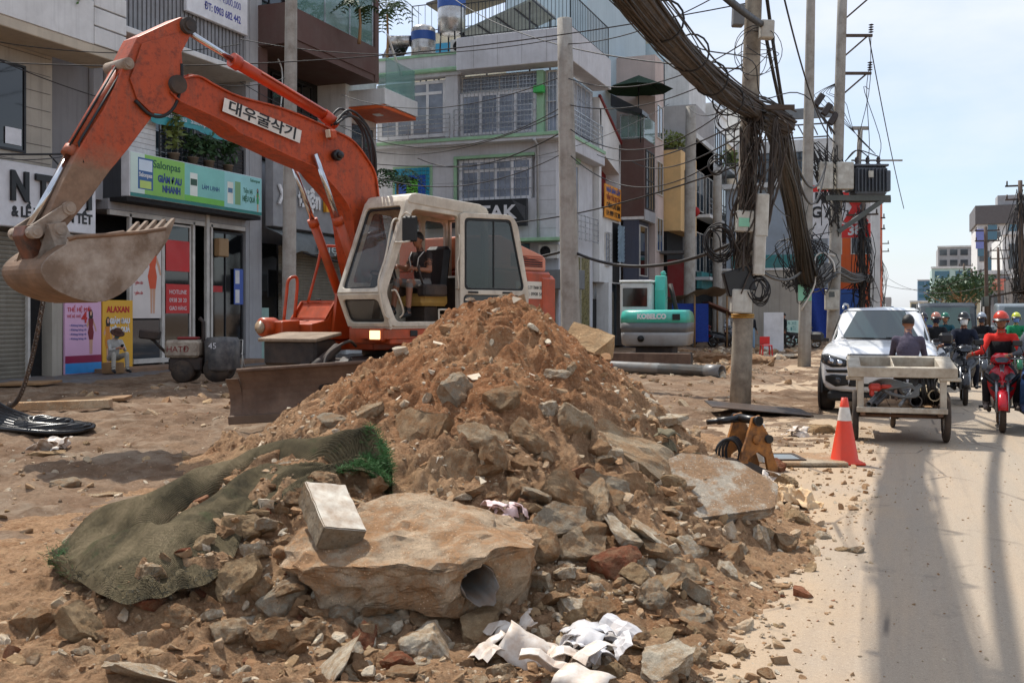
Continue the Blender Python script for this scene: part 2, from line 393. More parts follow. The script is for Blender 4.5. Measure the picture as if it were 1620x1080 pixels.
def smst(x,a,b): t = np.clip((x - a) / (b - a),0,1);return t * t * (3 - 2 * t)
def heap_h(X,Y):
 h = heap_base(X,Y);m = smst(h,-.02,.28)
 wx = X + .12 * fbm(X * 2,Y * 2,3,2,5);wy = Y + .12 * fbm(X * 2,Y * 2,9,2,8)
 d = .03 * np.clip(fbm(wx * 10,wy * 10,6,2,33),0,1) + .085 * fbm(wx * 1.1,wy * 1.1,0,3,11) + .06 * (0.5 - np.abs(fbm(wx * 2.4,wy * 2.4,1,3,21))) + .05 * np.clip(fbm(wx * 6.5,wy * 6.5,2,3,31),-.4,1) + .03 * fbm(wx * 17,wy * 17,3,3,41)
 return h + m * d + (1 - m) * .012 * fbm(X * 14,Y * 14,4,2,51)
ROAD_X = -0.95
def ground_h(X,Y):
 X = np.asarray(X,float);Y = np.asarray(Y,float)
 e = ROAD_X + .30 * fbm(Y * .35,0 * Y,0,3,61) + .12 * fbm(Y * 2.1,X * 0,5,3,62) + np.where(Y > 16,-.6 * smst(Y,16,24),0)
 m = smst(e - X,-.25,1.6)
 z = .022 * fbm(X * 5,Y * 5,1,3,71) * (.35 + m) + m * (.06 * fbm(X * .5,Y * .5,0,3,72) + .05 * (.4 - np.abs(fbm(X * 1.5,Y * 1.5,3,3,73)))) + .035 * smst(e - X,-.35,.25) - .03
 flat = smst(-X,17.5,19.5);z = z * (1 - flat) + flat * (.03 + .012 * fbm(X * 6,Y * 6,2,2,77))
 return z
def terrain(X,Y): return np.maximum(np.maximum(heap_h(X,Y),ground_h(X,Y)),np.where(np.asarray(X) > -3.5,0.0,-1.0))
def hit(px,py,tmin=3.6,tmax=60):
 t = np.geomspace(tmin,tmax,900);u = (px - 810) / FPX
 X = t * (_fx + _rx * u);Y = t * (_fy + _ry * u);Z = CAM_H + t * (HOR - py) / FPX
 k = np.argmax(terrain(X,Y) >= Z)
 return Vector((X[k],Y[k],float(terrain(X[k],Y[k])))),t[k]
def hitn(px,py):
 p,t = hit(px,py);e = .06
 hx = (terrain(p.x + e,p.y) - terrain(p.x - e,p.y)) / (2 * e);hy = (terrain(p.x,p.y + e) - terrain(p.x,p.y - e)) / (2 * e)
 return p,t,Vector((-float(hx),-float(hy),1)).normalized()
def sheet(name,xs,ys,fn,mt,kind='structure'):
 X,Y = np.meshgrid(xs,ys,indexing='ij');Z = fn(X,Y);nu,nv = X.shape
 V = np.stack([X,Y,Z],-1).reshape(-1,3);i = np.arange(nu - 1)[:,None] * nv + np.arange(nv - 1)[None];i = i.ravel()
 F = np.stack([i,i + nv,i + nv + 1,i + 1],-1)
 return link(fast_mesh(name,V,F,mt),name,kind=kind)
def heap_mat():
 t = NT('heap_soil');h = t.N.new('ShaderNodeTexCoord').outputs['Object'];sx = t.N.new('ShaderNodeSeparateXYZ');t.L.new(h,sx.inputs[0])
 big = t.noise(.6,5,.6);mid = t.noise(2.4,6,.65);fin = t.noise(24,7,.78)
 tan = t.ramp(mid,[(.35,lin((158,126,98))),(.5,lin((178,146,116))),(.66,lin((150,114,84)))])
 red = t.ramp(mid,[(.35,lin((166,118,82))),(.5,lin((156,104,68))),(.68,lin((180,138,102)))])
 k = t.math('ADD',t.math('MULTIPLY',sx.outputs['Z'],.75),t.math('MULTIPLY',big,1.2));c = t.mix(t.ramp(k,[(.72,0.0),(1.0,0.6),(1.0,1.0)]),tan,red)
 k2 = t.math('ADD',t.math('MULTIPLY',sx.outputs['Z'],.8),t.math('MULTIPLY',big,.8));c = t.mix(t.ramp(t.math('MULTIPLY',k2,.5),[(.52,0.0),(.68,.8)]),tan,red)
 c = t.mix(t.ramp(fin,[(.36,.85),(.54,0.0)]),c,t.mix(.6,c,(.03,.018,.01)));c = t.mix(t.ramp(t.noise(38,5,.8),[(.54,0.0),(.68,.55)]),c,lin((214,190,160)))
 d = t.ramp(t.noise(1.3,7,.72),[(.54,0.0),(.7,.75)]);c = t.mix(d,c,lin((196,166,132)))
 v = t.voro(30);sp = t.ramp(v,[(.1,1.0),(.2,0.0)]);keep = t.ramp(t.noise(7,3),[(.5,0.0),(.58,.7)]);c = t.mix(t.math('MULTIPLY',sp,keep),c,lin((205,188,166)))
 c = t.mix(1.0,c,(1.12,1.06,.98),'MULTIPLY');n = t.bump(t.noise(11,8,.75),1.0,.06);n = t.bump(t.noise(75,6,.75),.9,.015,n)
 return t.done(c,.95,n,Specular_IOR_Level=.12)
def road_mat():
 t = NT('sandy_asphalt');tc = t.N.new('ShaderNodeTexCoord').outputs['Object'];sx = t.N.new('ShaderNodeSeparateXYZ');t.L.new(tc,sx.inputs[0])
 w = t.noise(.9,5,.6);k = t.math('ADD',t.math('MULTIPLY',sx.outputs['X'],.42),t.math('MULTIPLY',w,.9))
 c = t.ramp(k,[(.08,lin((180,158,132))),(.42,lin((168,154,138))),(.95,lin((164,153,138)))])
 s = t.noise(1.0,6,.7,co=t.map((2.6,.22,1)));c = t.mix(t.ramp(s,[(.42,0.0),(.72,.45)]),c,lin((190,164,134)))
 c = t.mix(t.ramp(t.noise(1.0,5,.7,co=t.map((4.0,.12,1))),[(.5,0.0),(.7,.22)]),c,lin((112,104,98)))
 c = t.mix(t.ramp(t.noise(90,4,.85),[(.34,.5),(.46,0.0)]),c,lin((92,84,78)));c = t.mix(t.ramp(t.noise(60,4,.85),[(.56,0.0),(.68,.45)]),c,lin((214,200,180)));c = t.mix(t.ramp(t.noise(190,2,.8),[(.58,0.0),(.7,.4)]),c,lin((206,194,178)))
 st = t.ramp(t.noise(2.2,6,.7),[(.6,0.0),(.68,.4)]);c = t.mix(st,c,lin((104,98,92)));ck = t.voro(.75,'DISTANCE_TO_EDGE',co=t.map((1,.6,1)));kp = t.ramp(t.noise(.8,2),[(.5,0.0),(.6,.7)]);c = t.mix(t.math('MULTIPLY',t.ramp(ck,[(.004,1.0),(.014,0.0)]),kp),c,lin((74,68,64)));c = t.mix(t.ramp(t.noise(26,5,.75),[(.58,0.0),(.68,.35)]),c,lin((110,94,78)))
 c = t.mix(1.0,c,(1.0,.97,.92),'MULTIPLY');c = t.mix(t.ramp(t.noise(480,2,.8),[(.36,.5),(.5,0.0)]),c,lin((96,88,82)));n = t.bump(t.noise(220,3,.7),.5,.005);n = t.bump(t.noise(5,4,.6),.15,.02,n)
 return t.done(c,.82,n,Specular_IOR_Level=.3)
M_heap = heap_mat();M_road = road_mat()
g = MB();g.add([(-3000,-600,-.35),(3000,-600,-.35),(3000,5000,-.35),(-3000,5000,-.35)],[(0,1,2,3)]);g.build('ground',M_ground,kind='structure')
g = MB();g.add([(-3.5,-20,0),(9.5,-20,0),(9.5,1500,0),(-3.5,1500,0)],[(0,1,2,3)]);g.build('road',M_road,kind='structure')
xs = np.concatenate([np.linspace(-60,-22.5,30),np.arange(-22,-12,.09),np.arange(-12,0.15,.05)]);ys = np.concatenate([np.linspace(-12,3,24),np.arange(3.1,20,.06),np.geomspace(20.1,420,170)])
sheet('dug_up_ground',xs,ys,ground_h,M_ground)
sheet('rubble_heap',np.arange(-7.6,.05,.017),np.arange(3.0,15.4,.02),lambda X,Y: np.where(heap_base(X,Y) < -.06,-.3,heap_h(X,Y)),M_heap)
M_gravel = concrete_mat('grey_gravel_bed',(120,120,122),(130,108,88),.5,0,1.0)
sheet('pavement',np.linspace(-24,-17.4,70),np.linspace(10,40,220),lambda X,Y: .045 + .012 * fbm(X * 5,Y * 5,0,3,5) - .10 * smst(X,-19.6 + .6 * fbm(Y * .5,Y * 0,0,2,3),-18.2),M_gravel)
# ------------------------------------------------------------------ broken stones
def _ico(n):
 bm = bmesh.new();bmesh.ops.create_icosphere(bm,subdivisions=n,radius=1.0);V = np.array([v.co[:] for v in bm.verts]);F = np.array([[v.index for v in f.verts] for f in bm.faces]);bm.free();return V,F
ICO = {n: _ico(n) for n in (1,2,4,5,6)}
def clip_rock(planes,lev=4,seed=0,rough=.03,freq=3.0,start=2.5):
 V,F = ICO[lev];V = V * start
 for it in range(3):
  for n,d in planes:
   n = np.asarray(n,float);n = n / np.linalg.norm(n);e = np.maximum(V @ n - d,0);V = V - e[:,None] * n
 N = V / (np.linalg.norm(V,axis=1)[:,None] + 1e-9)
 a = fbm(V[:,0] * freq,V[:,1] * freq,V[:,2] * freq,4,seed) * rough + (np.abs(fbm(V[:,0] * freq * 2.6,V[:,1] * freq * 2.6,V[:,2] * freq * 2.6,3,seed + 50)) - .3) * rough * .7 * (lev > 2)
 return V + N * a[:,None],F
def rock_planes(rs,dims,n=9):
 r = np.random.default_rng(rs);pl = []
 for a in range(3):
  for s in (1,-1):
   v = r.normal(0,.16,3);v[a] = s;pl.append((v,dims[a] * r.uniform(.85,1.0)))
 for i in range(n):
  v = r.normal(0,1,3);v /= np.linalg.norm(v);ext = math.sqrt(sum((v[k] * dims[k]) ** 2 for k in range(3)));pl.append((v,ext * r.uniform(.78,1.0)))
 return pl
def poly_planes(poly,z0,z1,tilt=.06,seed=0):
 """convex outline (counter-clockwise) -> side planes with a little batter"""
 r = np.random.default_rng(seed);pl = [((r.normal(0,.03),r.normal(0,.03),1),z1),((r.normal(0,.04),r.normal(0,.04),-1),-z0)]
 for i in range(len(poly)):
  a,b = np.array(poly[i]),np.array(poly[(i + 1) % len(poly)]);n = np.array([(b - a)[1],-(b - a)[0]]);n = n / np.linalg.norm(n);v = np.array([n[0],n[1],r.normal(0,tilt)]);pl.append((v,n @ a / np.linalg.norm(v)))
 return pl
def rock_mesh(name,planes,mt,lev=4,seed=0,rough=.03,freq=3.0,start=2.5):
 V,F = clip_rock(planes,lev,seed,rough,freq,start);return fast_mesh(name,V,F,mt,lev < 4)
_kinds = []  # (mesh per material) of generic chunks
SH = [(1,.7,.42),(1,.8,.5),(1,.6,.2),(1,.65,.42),(1,.9,.17),(1,.75,.65),(1,.45,.24),(1,.85,.3)]
def chunk(mt,k,seed=0):
 key = (mt.name,k)
 if key not in chunk.c: chunk.c[key] = rock_mesh('stone',rock_planes(100 + k * 7,SH[k % 8],9),mt,4,k,.085,2.4,1.3)
 return chunk.c[key]
chunk.c = {}
def place_rock(px,py,size,k,mt,yaw=0.0,tilt=(0,0),sink=.3,name='concrete_chunk',label=None,cat='concrete chunk',group=None,dims=None):
 """size = half length in metres; lies on the terrain with its normal, then tilted"""
 size *= .84;p,t,n = hitn(px,py)
 me = chunk(mt,k);s = (size,) * 3 if dims is None else tuple(size * d for d in dims)
 q = n.to_track_quat('Z','Y').to_matrix() @ Euler((tilt[0],tilt[1],0)).to_matrix() @ Euler((0,0,yaw)).to_matrix()
 o = link(me,name,loc=p + n * (size * SH[k % 8][2] * (1 - 2 * sink) if dims is None else size * dims[2] * SH[k % 8][2] * (1 - 2 * sink)),rot=q.to_euler(),sc=s)
 return tag(o,label,cat,group)
RU = lambda a,b: float(rng.uniform(a,b))
HERO = [  # px, py, half length, kind, material, yaw deg, tilt, label
(1018,728,.50,4,M_conc,-62,(.15,.0),'long broken concrete slab leaning down the right slope of the heap',(1,.6,.8)),
(1022,852,.33,2,M_conc_w,-28,(.1,.1),'pale flat concrete slab right in front of the earth strewn concrete plate',(1,.9,.9)),
(655,684,.32,2,M_conc_b,-25,(.2,0),'dark earthy slab bedded across the middle of the heap below the red soil',None),
(722,618,.27,6,M_conc_g,25,(0,.1),'grey ridged slab poking out under the dark red clod near the top',None),
(735,750,.26,2,M_conc_b,-40,(.2,.1),'flat brown slab sloping just above the big holed block',(1,1.1,.9)),
(798,632,.16,1,M_conc_b,10,(0,0),'brown lump in the middle of the heap below the ridged slab',None),
(866,652,.10,5,M_conc_w,10,(.9,.2),'round pale concrete plug facing outward on the upper right slope',None),
(915,672,.24,6,M_conc,-22,(.1,.1),'long grey block sloping down behind the round pale plug',None),
(880,600,.17,6,M_conc_w,-12,(.2,0),'thin pale sliver of concrete on the right side of the summit',(1,.6,.5)),
(905,582,.14,6,M_conc,8,(.1,0),'thin grey sliver under the summit beside the pale sliver',(1,.6,.5)),
(845,788,.20,2,M_conc_g,-15,(.1,.2),'grey slab with a dark edge right above the pink rag',None),
(905,790,.28,6,M_conc_b,-55,(.3,.1),'long brown block lying downhill right of the grey slab with the dark edge',None),
(945,800,.22,6,M_conc,-48,(.2,0),'long pale brown block parallel to its darker neighbour on the right slope',None),
(880,838,.22,3,M_conc_g,-20,(.1,0),'grey brown block on the right of the pink rag',None),
(850,872,.2,0,M_conc_b,-8,(0,0),'blunt earthy block beside the holed block',None),
(915,880,.19,3,M_conc,-24,(.2,.1),'sunlit wedge of concrete behind the upright white stone',None),
(975,895,.20,1,M_brick,-4,(0,0),'squared block with a strip of red brick on its top edge',(1,.8,.9)),
(862,935,.13,2,M_conc_w,75,(1.25,.1),'upright white stone standing on edge by the holed block',None),
(1032,952,.13,5,M_conc_g,20,(0,0),'round grey boulder at the right foot of the heap',None),
(1100,938,.21,6,M_conc_g,-32,(.1,.1),'long grey lump of concrete at the road edge beyond the round boulder',None),
(1070,918,.17,3,M_conc,-20,(.2,.2),'brown flat sided stone leaning on the long grey lump',None),
(1010,915,.11,0,M_stone,50,(.2,.3),'tan clod leaning between the bricks and the round boulder',None),
(920,975,.20,4,M_conc_w,12,(.1,0),'flat cream slab just above the white plastic sheet',None),
(1120,970,.13,6,M_conc_w,-5,(0,.1),'white knobbly piece alone on the sand by the road',(1,.6,.6)),
(1258,822,.175,1,M_stone,-12,(0,0),'squared tan stone next to the beige rag at the road edge',(1,.72,.75)),
(1300,684,.27,0,M_stone,-10,(0,0),'tan boulder behind the traffic cone',(1,.8,.9)),
(1335,870,.10,2,M_stone,5,(0,0),'flattish tan stone touching a grey one out on the sandy road edge',(1,.8,.8)),
(1356,873,.07,1,M_conc_g,30,(0,0),'small grey stone touching the tan one on the sandy road edge',None),
(1205,858,.12,3,M_conc_w,60,(.3,.2),'pale pointed stone below the earth covered plate',None),
(1170,872,.11,2,M_conc_g,-10,(0,0),'flat grey stone below the earth covered plate',None),
(1240,862,.16,3,M_conc_b,-20,(.1,.1),'brown flat stone in the row along the road edge',None),
(1245,770,.14,5,M_stone,40,(0,0),'brown rounded stone behind the beige rag',None),
(1228,745,.15,5,M_brick,10,(0,0),'reddish rounded stone beside the excavator coupler',None),
(388,838,.15,0,M_stone,-15,(.15,.1),'tan boulder resting in a fold of the net',(1,.9,.95)),
(378,925,.17,3,M_stone,25,(.3,.1),'brown triangular stone at the lower edge of the net',(1,1.1,1)),
(447,955,.18,6,M_conc_g,42,(.1,.1),'long grey stone left of the holed block',None),
(415,935,.10,6,M_conc_b,30,(0,0),'brown stone between the triangular and the long grey stone',None),
(545,975,.11,1,M_conc_g,0,(0,0),'grey stone under the left end of the holed block',None),
(600,985,.14,4,M_conc_g,10,(.1,0),'flat grey stone in the shade under the holed block',None),
(690,972,.24,2,M_conc_b,5,(.1,0),'broad brown slab in the shade under the holed block',None),
(668,1028,.19,0,M_conc_w,-8,(.2,.1),'big pale grey angular stone in front of the holed block',(1,.9,1)),
(755,1002,.17,3,M_stone,28,(.1,.1),'tan stone left of the white plastic sheet',None),
(575,1018,.11,3,M_brick,50,(.4,.2),'red brick piece tipped up in front of the holed block',None),
(628,1055,.10,1,M_brick,5,(.1,0),'squared red brick half at the bottom front of the heap',None),
(530,1062,.2,4,M_conc_w,-55,(.6,.2),'tilted white slab at the bottom front of the heap',None),
(432,1020,.14,5,M_conc_b,15,(0,0),'round dark boulder right of the net',None),
(490,1000,.13,6,M_conc_b,40,(.1,.1),'narrow brown block right of the round dark boulder',None),
(130,1002,.16,3,M_stone,70,(.4,0),'brown stone half sunk in the soil below the net',None),
(225,1068,.2,4,M_conc_w,25,(.3,0),'pale slab half sunk in the soil at the bottom of the picture',None),
(60,985,.14,1,M_conc_b,0,(0,0),'dark lump at the lower left end of the net',None),
(108,770,.20,0,M_conc_g,-5,(0,0),'grey rubble lump alone on the trampled ground left of the net',(1,.7,.7)),
(170,782,.2,4,M_conc,-30,(0,0),'flat pinkish slab beside the grey lump on the trampled ground',(1,.6,.4)),
(75,718,.3,4,M_stone,20,(0,0),'low tan stone among white scraps near the black hose',(1,.8,.6)),
(985,845,.26,4,M_conc_w,-30,(.25,.1),'thin pale paving plate tilted against the pale flat concrete slab',(1,.8,1)),
(915,835,.24,2,M_conc,-50,(.3,.1),'flat broken plate sliding down above the sunlit wedge',(1,1,1)),
(965,780,.25,4,M_conc_g,-40,(.3,.2),'grey plate half buried beside the long leaning slab',(1,.6,1)),
(1090,870,.2,2,M_conc_w,-15,(.15,0),'chalky plate at the road edge under the earth strewn plate',(1,.9,1)),
(1005,905,.18,4,M_conc_w,20,(.2,.1),'small chalky plate above the round grey boulder',(1,.8,1)),
(760,700,.24,2,M_conc,-35,(.2,.1),'brown grey plate in the middle of the heap beneath the brown lump',(1,.8,1)),
(835,705,.2,6,M_conc_b,-45,(.2,.1),'narrow earthy plate right of the middle of the heap',None),
(1150,905,.1,3,M_conc_w,30,(.1,.1),'pale chip on the sand below the row along the road edge',None),
(1300,850,.08,1,M_conc_w,10,(0,0),'pale chip on the sand between the squared tan stone and the small pair',None),
(1050,1062,.2,3,M_conc_w,12,(.15,.1),'pale broken block at the bottom edge right of the plastic sheet',None),
(585,655,.13,3,M_conc,10,(0,0),'grey stone on the left slope level with the blade end',None),
(525,665,.16,2,M_conc_g,-30,(.2,0),'thin slab on the left ridge of the heap',None),
(1095,600 + 90,.16,1,M_conc,30,(0,0),'stone on the far right shoulder of the heap',None),
]
for px,py,s,k,mt,yw,tl,lb,dm in HERO:
 nm = 'brick_piece' if mt is M_brick and s < .13 else ('stone' if mt is M_stone else 'concrete_chunk')
 place_rock(px,py,s,k,mt,R(yw) + YAW,tl,.36,nm,lb,{'brick_piece': 'brick','stone': 'stone','concrete_chunk': 'concrete chunk'}[nm],dims=dm)
 # earth covered plate at the right foot
M_plate = concrete_mat('earth_strewn_concrete',(196,184,166),(164,130,98),.95,0,.9,2.0)
p,t,n = hitn(1130,800)
pl = poly_planes([(-.42,-.2),(.3,-.3),(.5,-.12),(.36,.2),(.02,.42),(-.2,.34)],-.07,.07,.1,3)
o = link(rock_mesh('concrete_plate',pl,M_plate,5,9,.012,9,1.2),'concrete_plate',loc=p + Vector((0,0,.05)),rot=(n.lerp(Vector((.25,-.42,1)).normalized(),.75).to_track_quat('Z','Y').to_matrix() @ Euler((0,0,YAW)).to_matrix()).to_euler())
tag(o,'broad earth strewn concrete plate with a white broken rim, right foot of heap','concrete slab')
# big block with a pipe in it
def holed_block():
 t = thing('concrete_block','huge rough concrete block with a broken pipe in its end, front of the heap','concrete block',rz=0)
 p = P(650,868,5.42);t.location = p;t.rotation_euler = (Euler((0,0,YAW)).to_matrix() @ Euler((R(13),R(-1),0)).to_matrix()).to_euler()
 pl = poly_planes([(-.64,-.2),(-.5,-.36),(.2,-.42),(.62,-.2),(.7,.22),(.55,.42),(-.05,.46),(-.45,.2)],-.2,.13,.22,5);pl[1] = ((-.24,-.1,-1),.24);pl += [((-.5,-.3,.8),.40),((.3,.2,1),.22),((.1,-.7,.75),.36),((-.1,-.6,-1),.34),((-.7,-.5,-.6),.5)]
 V,F = clip_rock(pl,6,3,.02,3.0,1.6)
 N_ = V / np.linalg.norm(V,axis=1)[:,None];V = V + np.stack([fbm(V[:,0] * 6,V[:,1] * 6,V[:,2] * 9,3,s) * .022 for s in (1,2,3)],-1) + N_ * (.03 * (.35 - np.abs(fbm(V[:,0] * 9,V[:,1] * 9,V[:,2] * 9,3,8))) + .009 * fbm(V[:,0] * 32,V[:,1] * 32,V[:,2] * 32,2,9))[:,None]
 body = link(fast_mesh('body',V,F,M_conc_big,False),'body',t)
 ax = Vector((.46,-.88,.02)).normalized();c = Vector((.36,-.32,-.03))
 b = MB();b.cyl(c - ax * .30,c + ax * .3,.098,seg=28,smooth=False);cut = link(b.mesh('cut',M_conc_big),'cut',t)
 bpy.context.view_layer.update()
 md = body.modifiers.new('hole','BOOLEAN');md.operation = 'DIFFERENCE';md.object = cut;md.solver = 'FAST'
 me = bpy.data.meshes.new_from_object(body.evaluated_get(bpy.context.evaluated_depsgraph_get()));body.modifiers.clear();body.data = me
 bpy.data.objects.remove(cut)
 b = MB();a,bb,d = frame_from(ax);ca = np.array(c)
 n = 26;rings = []
 for rr,z in ((.094,-.28),(.094,.10),(.088,.10),(.088,-.28)):
  ring = []
  for i in range(n):
   an = 2 * PI * i / n;zz = z + (0 if z < 0 else -.07 * (0.5 + .5 * math.sin(an * 2 + 1)) - .09 * max(0,math.cos(an - 1.9)) - .02 * math.sin(an * 7));ring.append(ca + np.array(d) * zz + rr * (math.cos(an) * np.array(a) + math.sin(an) * np.array(bb)))
  rings.append(ring)
 b.loft(rings,caps=False);b.build('embedded_pipe',mat('dirty_pvc',(104,102,98),.5,dirt=(120,92,66),da=.9,ds=9,var=.25),t,label='grey plastic pipe broken off in the block')
M_conc_big = concrete_mat('rough_old_concrete',(196,172,144),(178,136,98),.9,0,1.0,2.2)
holed_block()
def kerb_block():
 t = thing('kerb_block','white painted concrete block tilted on top of the holed block and the net','concrete block');t.location = P(524,815,5.33)
 t.rotation_euler = (Euler((0,0,YAW)).to_matrix() @ Euler((R(27),R(10),R(32))).to_matrix()).to_euler()
 M_kw = mat('worn_white_paint',(214,206,190),.8,dirt=(150,120,92),da=.9,ds=7,bump=.5,bs=50,var=.1);M_kg = concrete_mat('block_side',(150,136,116),(140,112,80),.7,0)
 bm = bmesh.new();bmesh.ops.create_cube(bm,size=1.0);bmesh.ops.scale(bm,vec=(.235,.40,.135),verts=bm.verts)
 bmesh.ops.bevel(bm,geom=bm.edges[:],offset=.006,segments=2,affect='EDGES');bmesh.ops.subdivide_edges(bm,edges=[e for e in bm.edges if e.calc_length() > .06],cuts=7,use_grid_fill=True)
 for v in bm.verts: v.co += Vector((float(fbm(v.co.x * 22,v.co.y * 22,v.co.z * 22,2,4)) * .003,) * 3)
 for f in bm.faces: f.material_index = 0 if f.normal.z > .7 else 1
 me = bpy.data.meshes.new('body');bm.to_mesh(me);bm.free();me.materials.append(M_kw);me.materials.append(M_kg);link(me,'body',t)
kerb_block()
p = P(926,556,9.75)
o = link(rock_mesh('stone_block',rock_planes(5,(.23,.19,.17),4),M_stone,4,2,.012,6,.5),'stone_block',loc=p,rot=(R(20),R(12),YAW + R(-25)))
tag(o,'squared tan stone block on the right shoulder of the summit','stone')
# scattered chunks: the larger ones each an object, the small ones one mass
M_clod = concrete_mat('soil_clod',(186,150,114),(166,126,92),.8,.2,.9)
def scatter():
 cand = []
 r = np.random.default_rng(11)
 def zone(n,x0,x1,y0,y1,smin,smax,pw=2.6,keep=None):
  for i in range(n):
   x,y = r.uniform(x0,x1),r.uniform(y0,y1);s = smin + (smax - smin) * r.random() ** pw
   if keep is None or keep(x,y): cand.append((x,y,s))
 hb = lambda x,y: float(heap_base(x,y))
 zone(520,-3.6,-.75,3.9,5.6,.012,.10,3.0,lambda x,y: hb(x,y) > -.03)
 zone(800,-2.2,-.55,4.6,9.5,.008,.06,3.6,lambda x,y: -.05 < hb(x,y) < .45)
 zone(1000,-5.2,-.8,5.2,11.5,.008,.07,4.2,lambda x,y: hb(x,y) > .12)
 zone(300,-2.6,-1.0,5.0,8.5,.03,.15,2.6,lambda x,y: .1 < hb(x,y) < .8)
 zone(1200,-11,-3.5,4.5,14,.01,.06,3.6,lambda x,y: hb(x,y) < .25)
 zone(1100,-4.2,-1.5,3.4,5.4,.01,.05,2.5)
 zone(1100,-16,-2.5,13,32,.02,.13,3.4)
 zone(500,-9,-4,28,50,.04,.22,2.5)
 zone(500,-1.9,-.3,9,16,.01,.05,3)
 zone(600,-1.3,-.2,4.4,12,.005,.024,3.2)
 zone(900,-1.2,1.2,4.3,16,.003,.013,2)
 zone(2600,-5.2,-.9,5.2,11,.006,.032,1.8,lambda x,y: hb(x,y) > .1)
 zone(1500,-3.8,-.6,3.8,6.5,.006,.022,1.5)
 cand = np.array(cand);dist = np.hypot(cand[:,0],cand[:,1]);app = cand[:,2] / dist
 order = np.argsort(-app);top = order[:230];rest = order[230:]
 Z = terrain(cand[:,0],cand[:,1])
 mats = [M_conc,M_conc_b,M_clod,M_conc_w,M_stone,M_conc_g,M_brick,M_clod]
 wts = [.17,.24,.22,.12,.14,.05,.02,.04]
 for i in top:
  x,y,s = cand[i];mi = r.choice(8,p=wts);mt = mats[mi];k = int(r.integers(0,8))
  o = link(chunk(mt,k),'concrete_chunk' if mi not in (4,6) else ('stone' if mi == 4 else 'brick_piece'),loc=(x,y,float(Z[i]) + s * .12),rot=(r.normal(0,.35),r.normal(0,.35),r.uniform(0,6.28)),sc=(s,s,s))
  h_ = hb(x,y);wh = 'on the summit of the heap' if h_ > 1.0 else 'on the ' + ('right' if x > -2.6 else ('left' if x < -3.9 else 'middle')) + ' slope of the heap' if h_ > .35 else ('at the front foot of the heap' if y < 6 else 'along the road edge at the foot of the heap') if h_ > .02 and x > -3.2 else ('on the bare ground left of the heap' if x < -3.2 and y < 13 else ('on the dug up ground behind the heap' if y > 9.5 else 'on the sandy road edge'))
  kd = {0: ('concrete_chunk','grey brown concrete chunk'),1: ('concrete_chunk','dark earthy concrete chunk'),2: ('soil_clod','crumbly soil clod'),3: ('concrete_chunk','pale concrete chunk'),4: ('stone','tan stone'),5: ('concrete_chunk','grey concrete chunk'),6: ('brick_piece','red brick piece'),7: ('soil_clod','crumbly soil clod')}[mi]
  sz = 'fist sized ' if s > .055 else 'small ';o.name = kd[0];tag(o,sz + kd[1] + ' ' + wh,kd[0].replace('_',' '),sz + kd[1] + 's ' + wh)
 VV,FF,MI = [],[],[];off = 0
 base = {}
 for lev in (1,2):
  for k in range(6):
   base[lev,k] = clip_rock(rock_planes(300 + k,SH[k],7),lev,k,.08,2,1.3)
 for i in rest:
  x,y,s = cand[i];lev = 2 if app[i] > .0035 else 1;V,F = base[lev,int(r.integers(0,6))]
  e = Euler((r.normal(0,.4),r.normal(0,.4),r.uniform(0,6.28))).to_matrix();V = (V * s) @ np.array(e).T + np.array((x,y,Z[i] + s * .12))
  VV.append(V);FF.append(F + off);off += len(V);MI.append(np.full(len(F),r.choice(8,p=[.2,.14,.2,.26,.12,.04,.02,.02])))
 o = link(fast_mesh('loose_rubble',np.concatenate(VV),np.concatenate(FF),mats,False,np.concatenate(MI)),'loose_rubble',kind='stuff')
 tag(o,'loose small stones and crumbs of concrete strewn over heap and ground')
 # cream tile shards
 for i in range(46):
  while True:
   x,y = r.uniform(-5,-1),r.uniform(5.2,10.5)
   if hb(x,y) > .2: break
  n = int(r.integers(3,6));an = np.sort(r.uniform(0,6.28,n));s = r.uniform(.025,.07);b = MB()
  b.prism([(s * math.cos(a) * r.uniform(.7,1.2),s * math.sin(a)) for a in an],(0,0,0),(1,0,0),(0,1,0),(0,0,1),0,.008)
  p = Vector((x,y,float(terrain(x,y)) + .012));e = .08
  nn = Vector((-(float(terrain(x + e,y)) - float(terrain(x - e,y))) / .16,-(float(terrain(x,y + e)) - float(terrain(x,y - e))) / .16,1)) + Vector(r.normal(0,.35,3))
  o = b.build('tile_shard',M_tile);o.location = p;o.rotation_euler = nn.to_track_quat('Z','Y').to_euler();tag(o,'cream tile shard lying on the heap','tile shard','tile shards on the heap')
scatter()
# ------------------------------------------------------------------ people
from mathutils.kdtree import KDTree
M_skin = mat('skin',(176,122,92),.55,var=.06,bump=.1,bs=120)
M_skin2 = mat('tanned_skin',(146,98,72),.55,var=.06,bump=.1,bs=120)
M_hair = mat('black_hair',(22,19,18),.5,var=.3,bump=.6,bs=160,bd=.01)
M_eye = mat('dark_eye',(24,18,16),.25,bump=0)
M_lip = mat('lips',(140,78,66),.5,bump=0)
def cloth(name,c,var=.14,rough=.9):
 if name in _M: return _M[name]
 t = NT(name);col = lin(c);k = t.noise(9,5,.6);cc = t.ramp(k,[(.3,tuple(x * (1 - var) for x in col)),(.7,tuple(min(1,x * (1 + var)) for x in col))])
 n = t.bump(t.noise(16,4,.55,dist=.6),.55,.03);n = t.bump(t.noise(300,2),.2,.002,n);_M[name] = t.done(cc,rough,n,Specular_IOR_Level=.2);return _M[name]
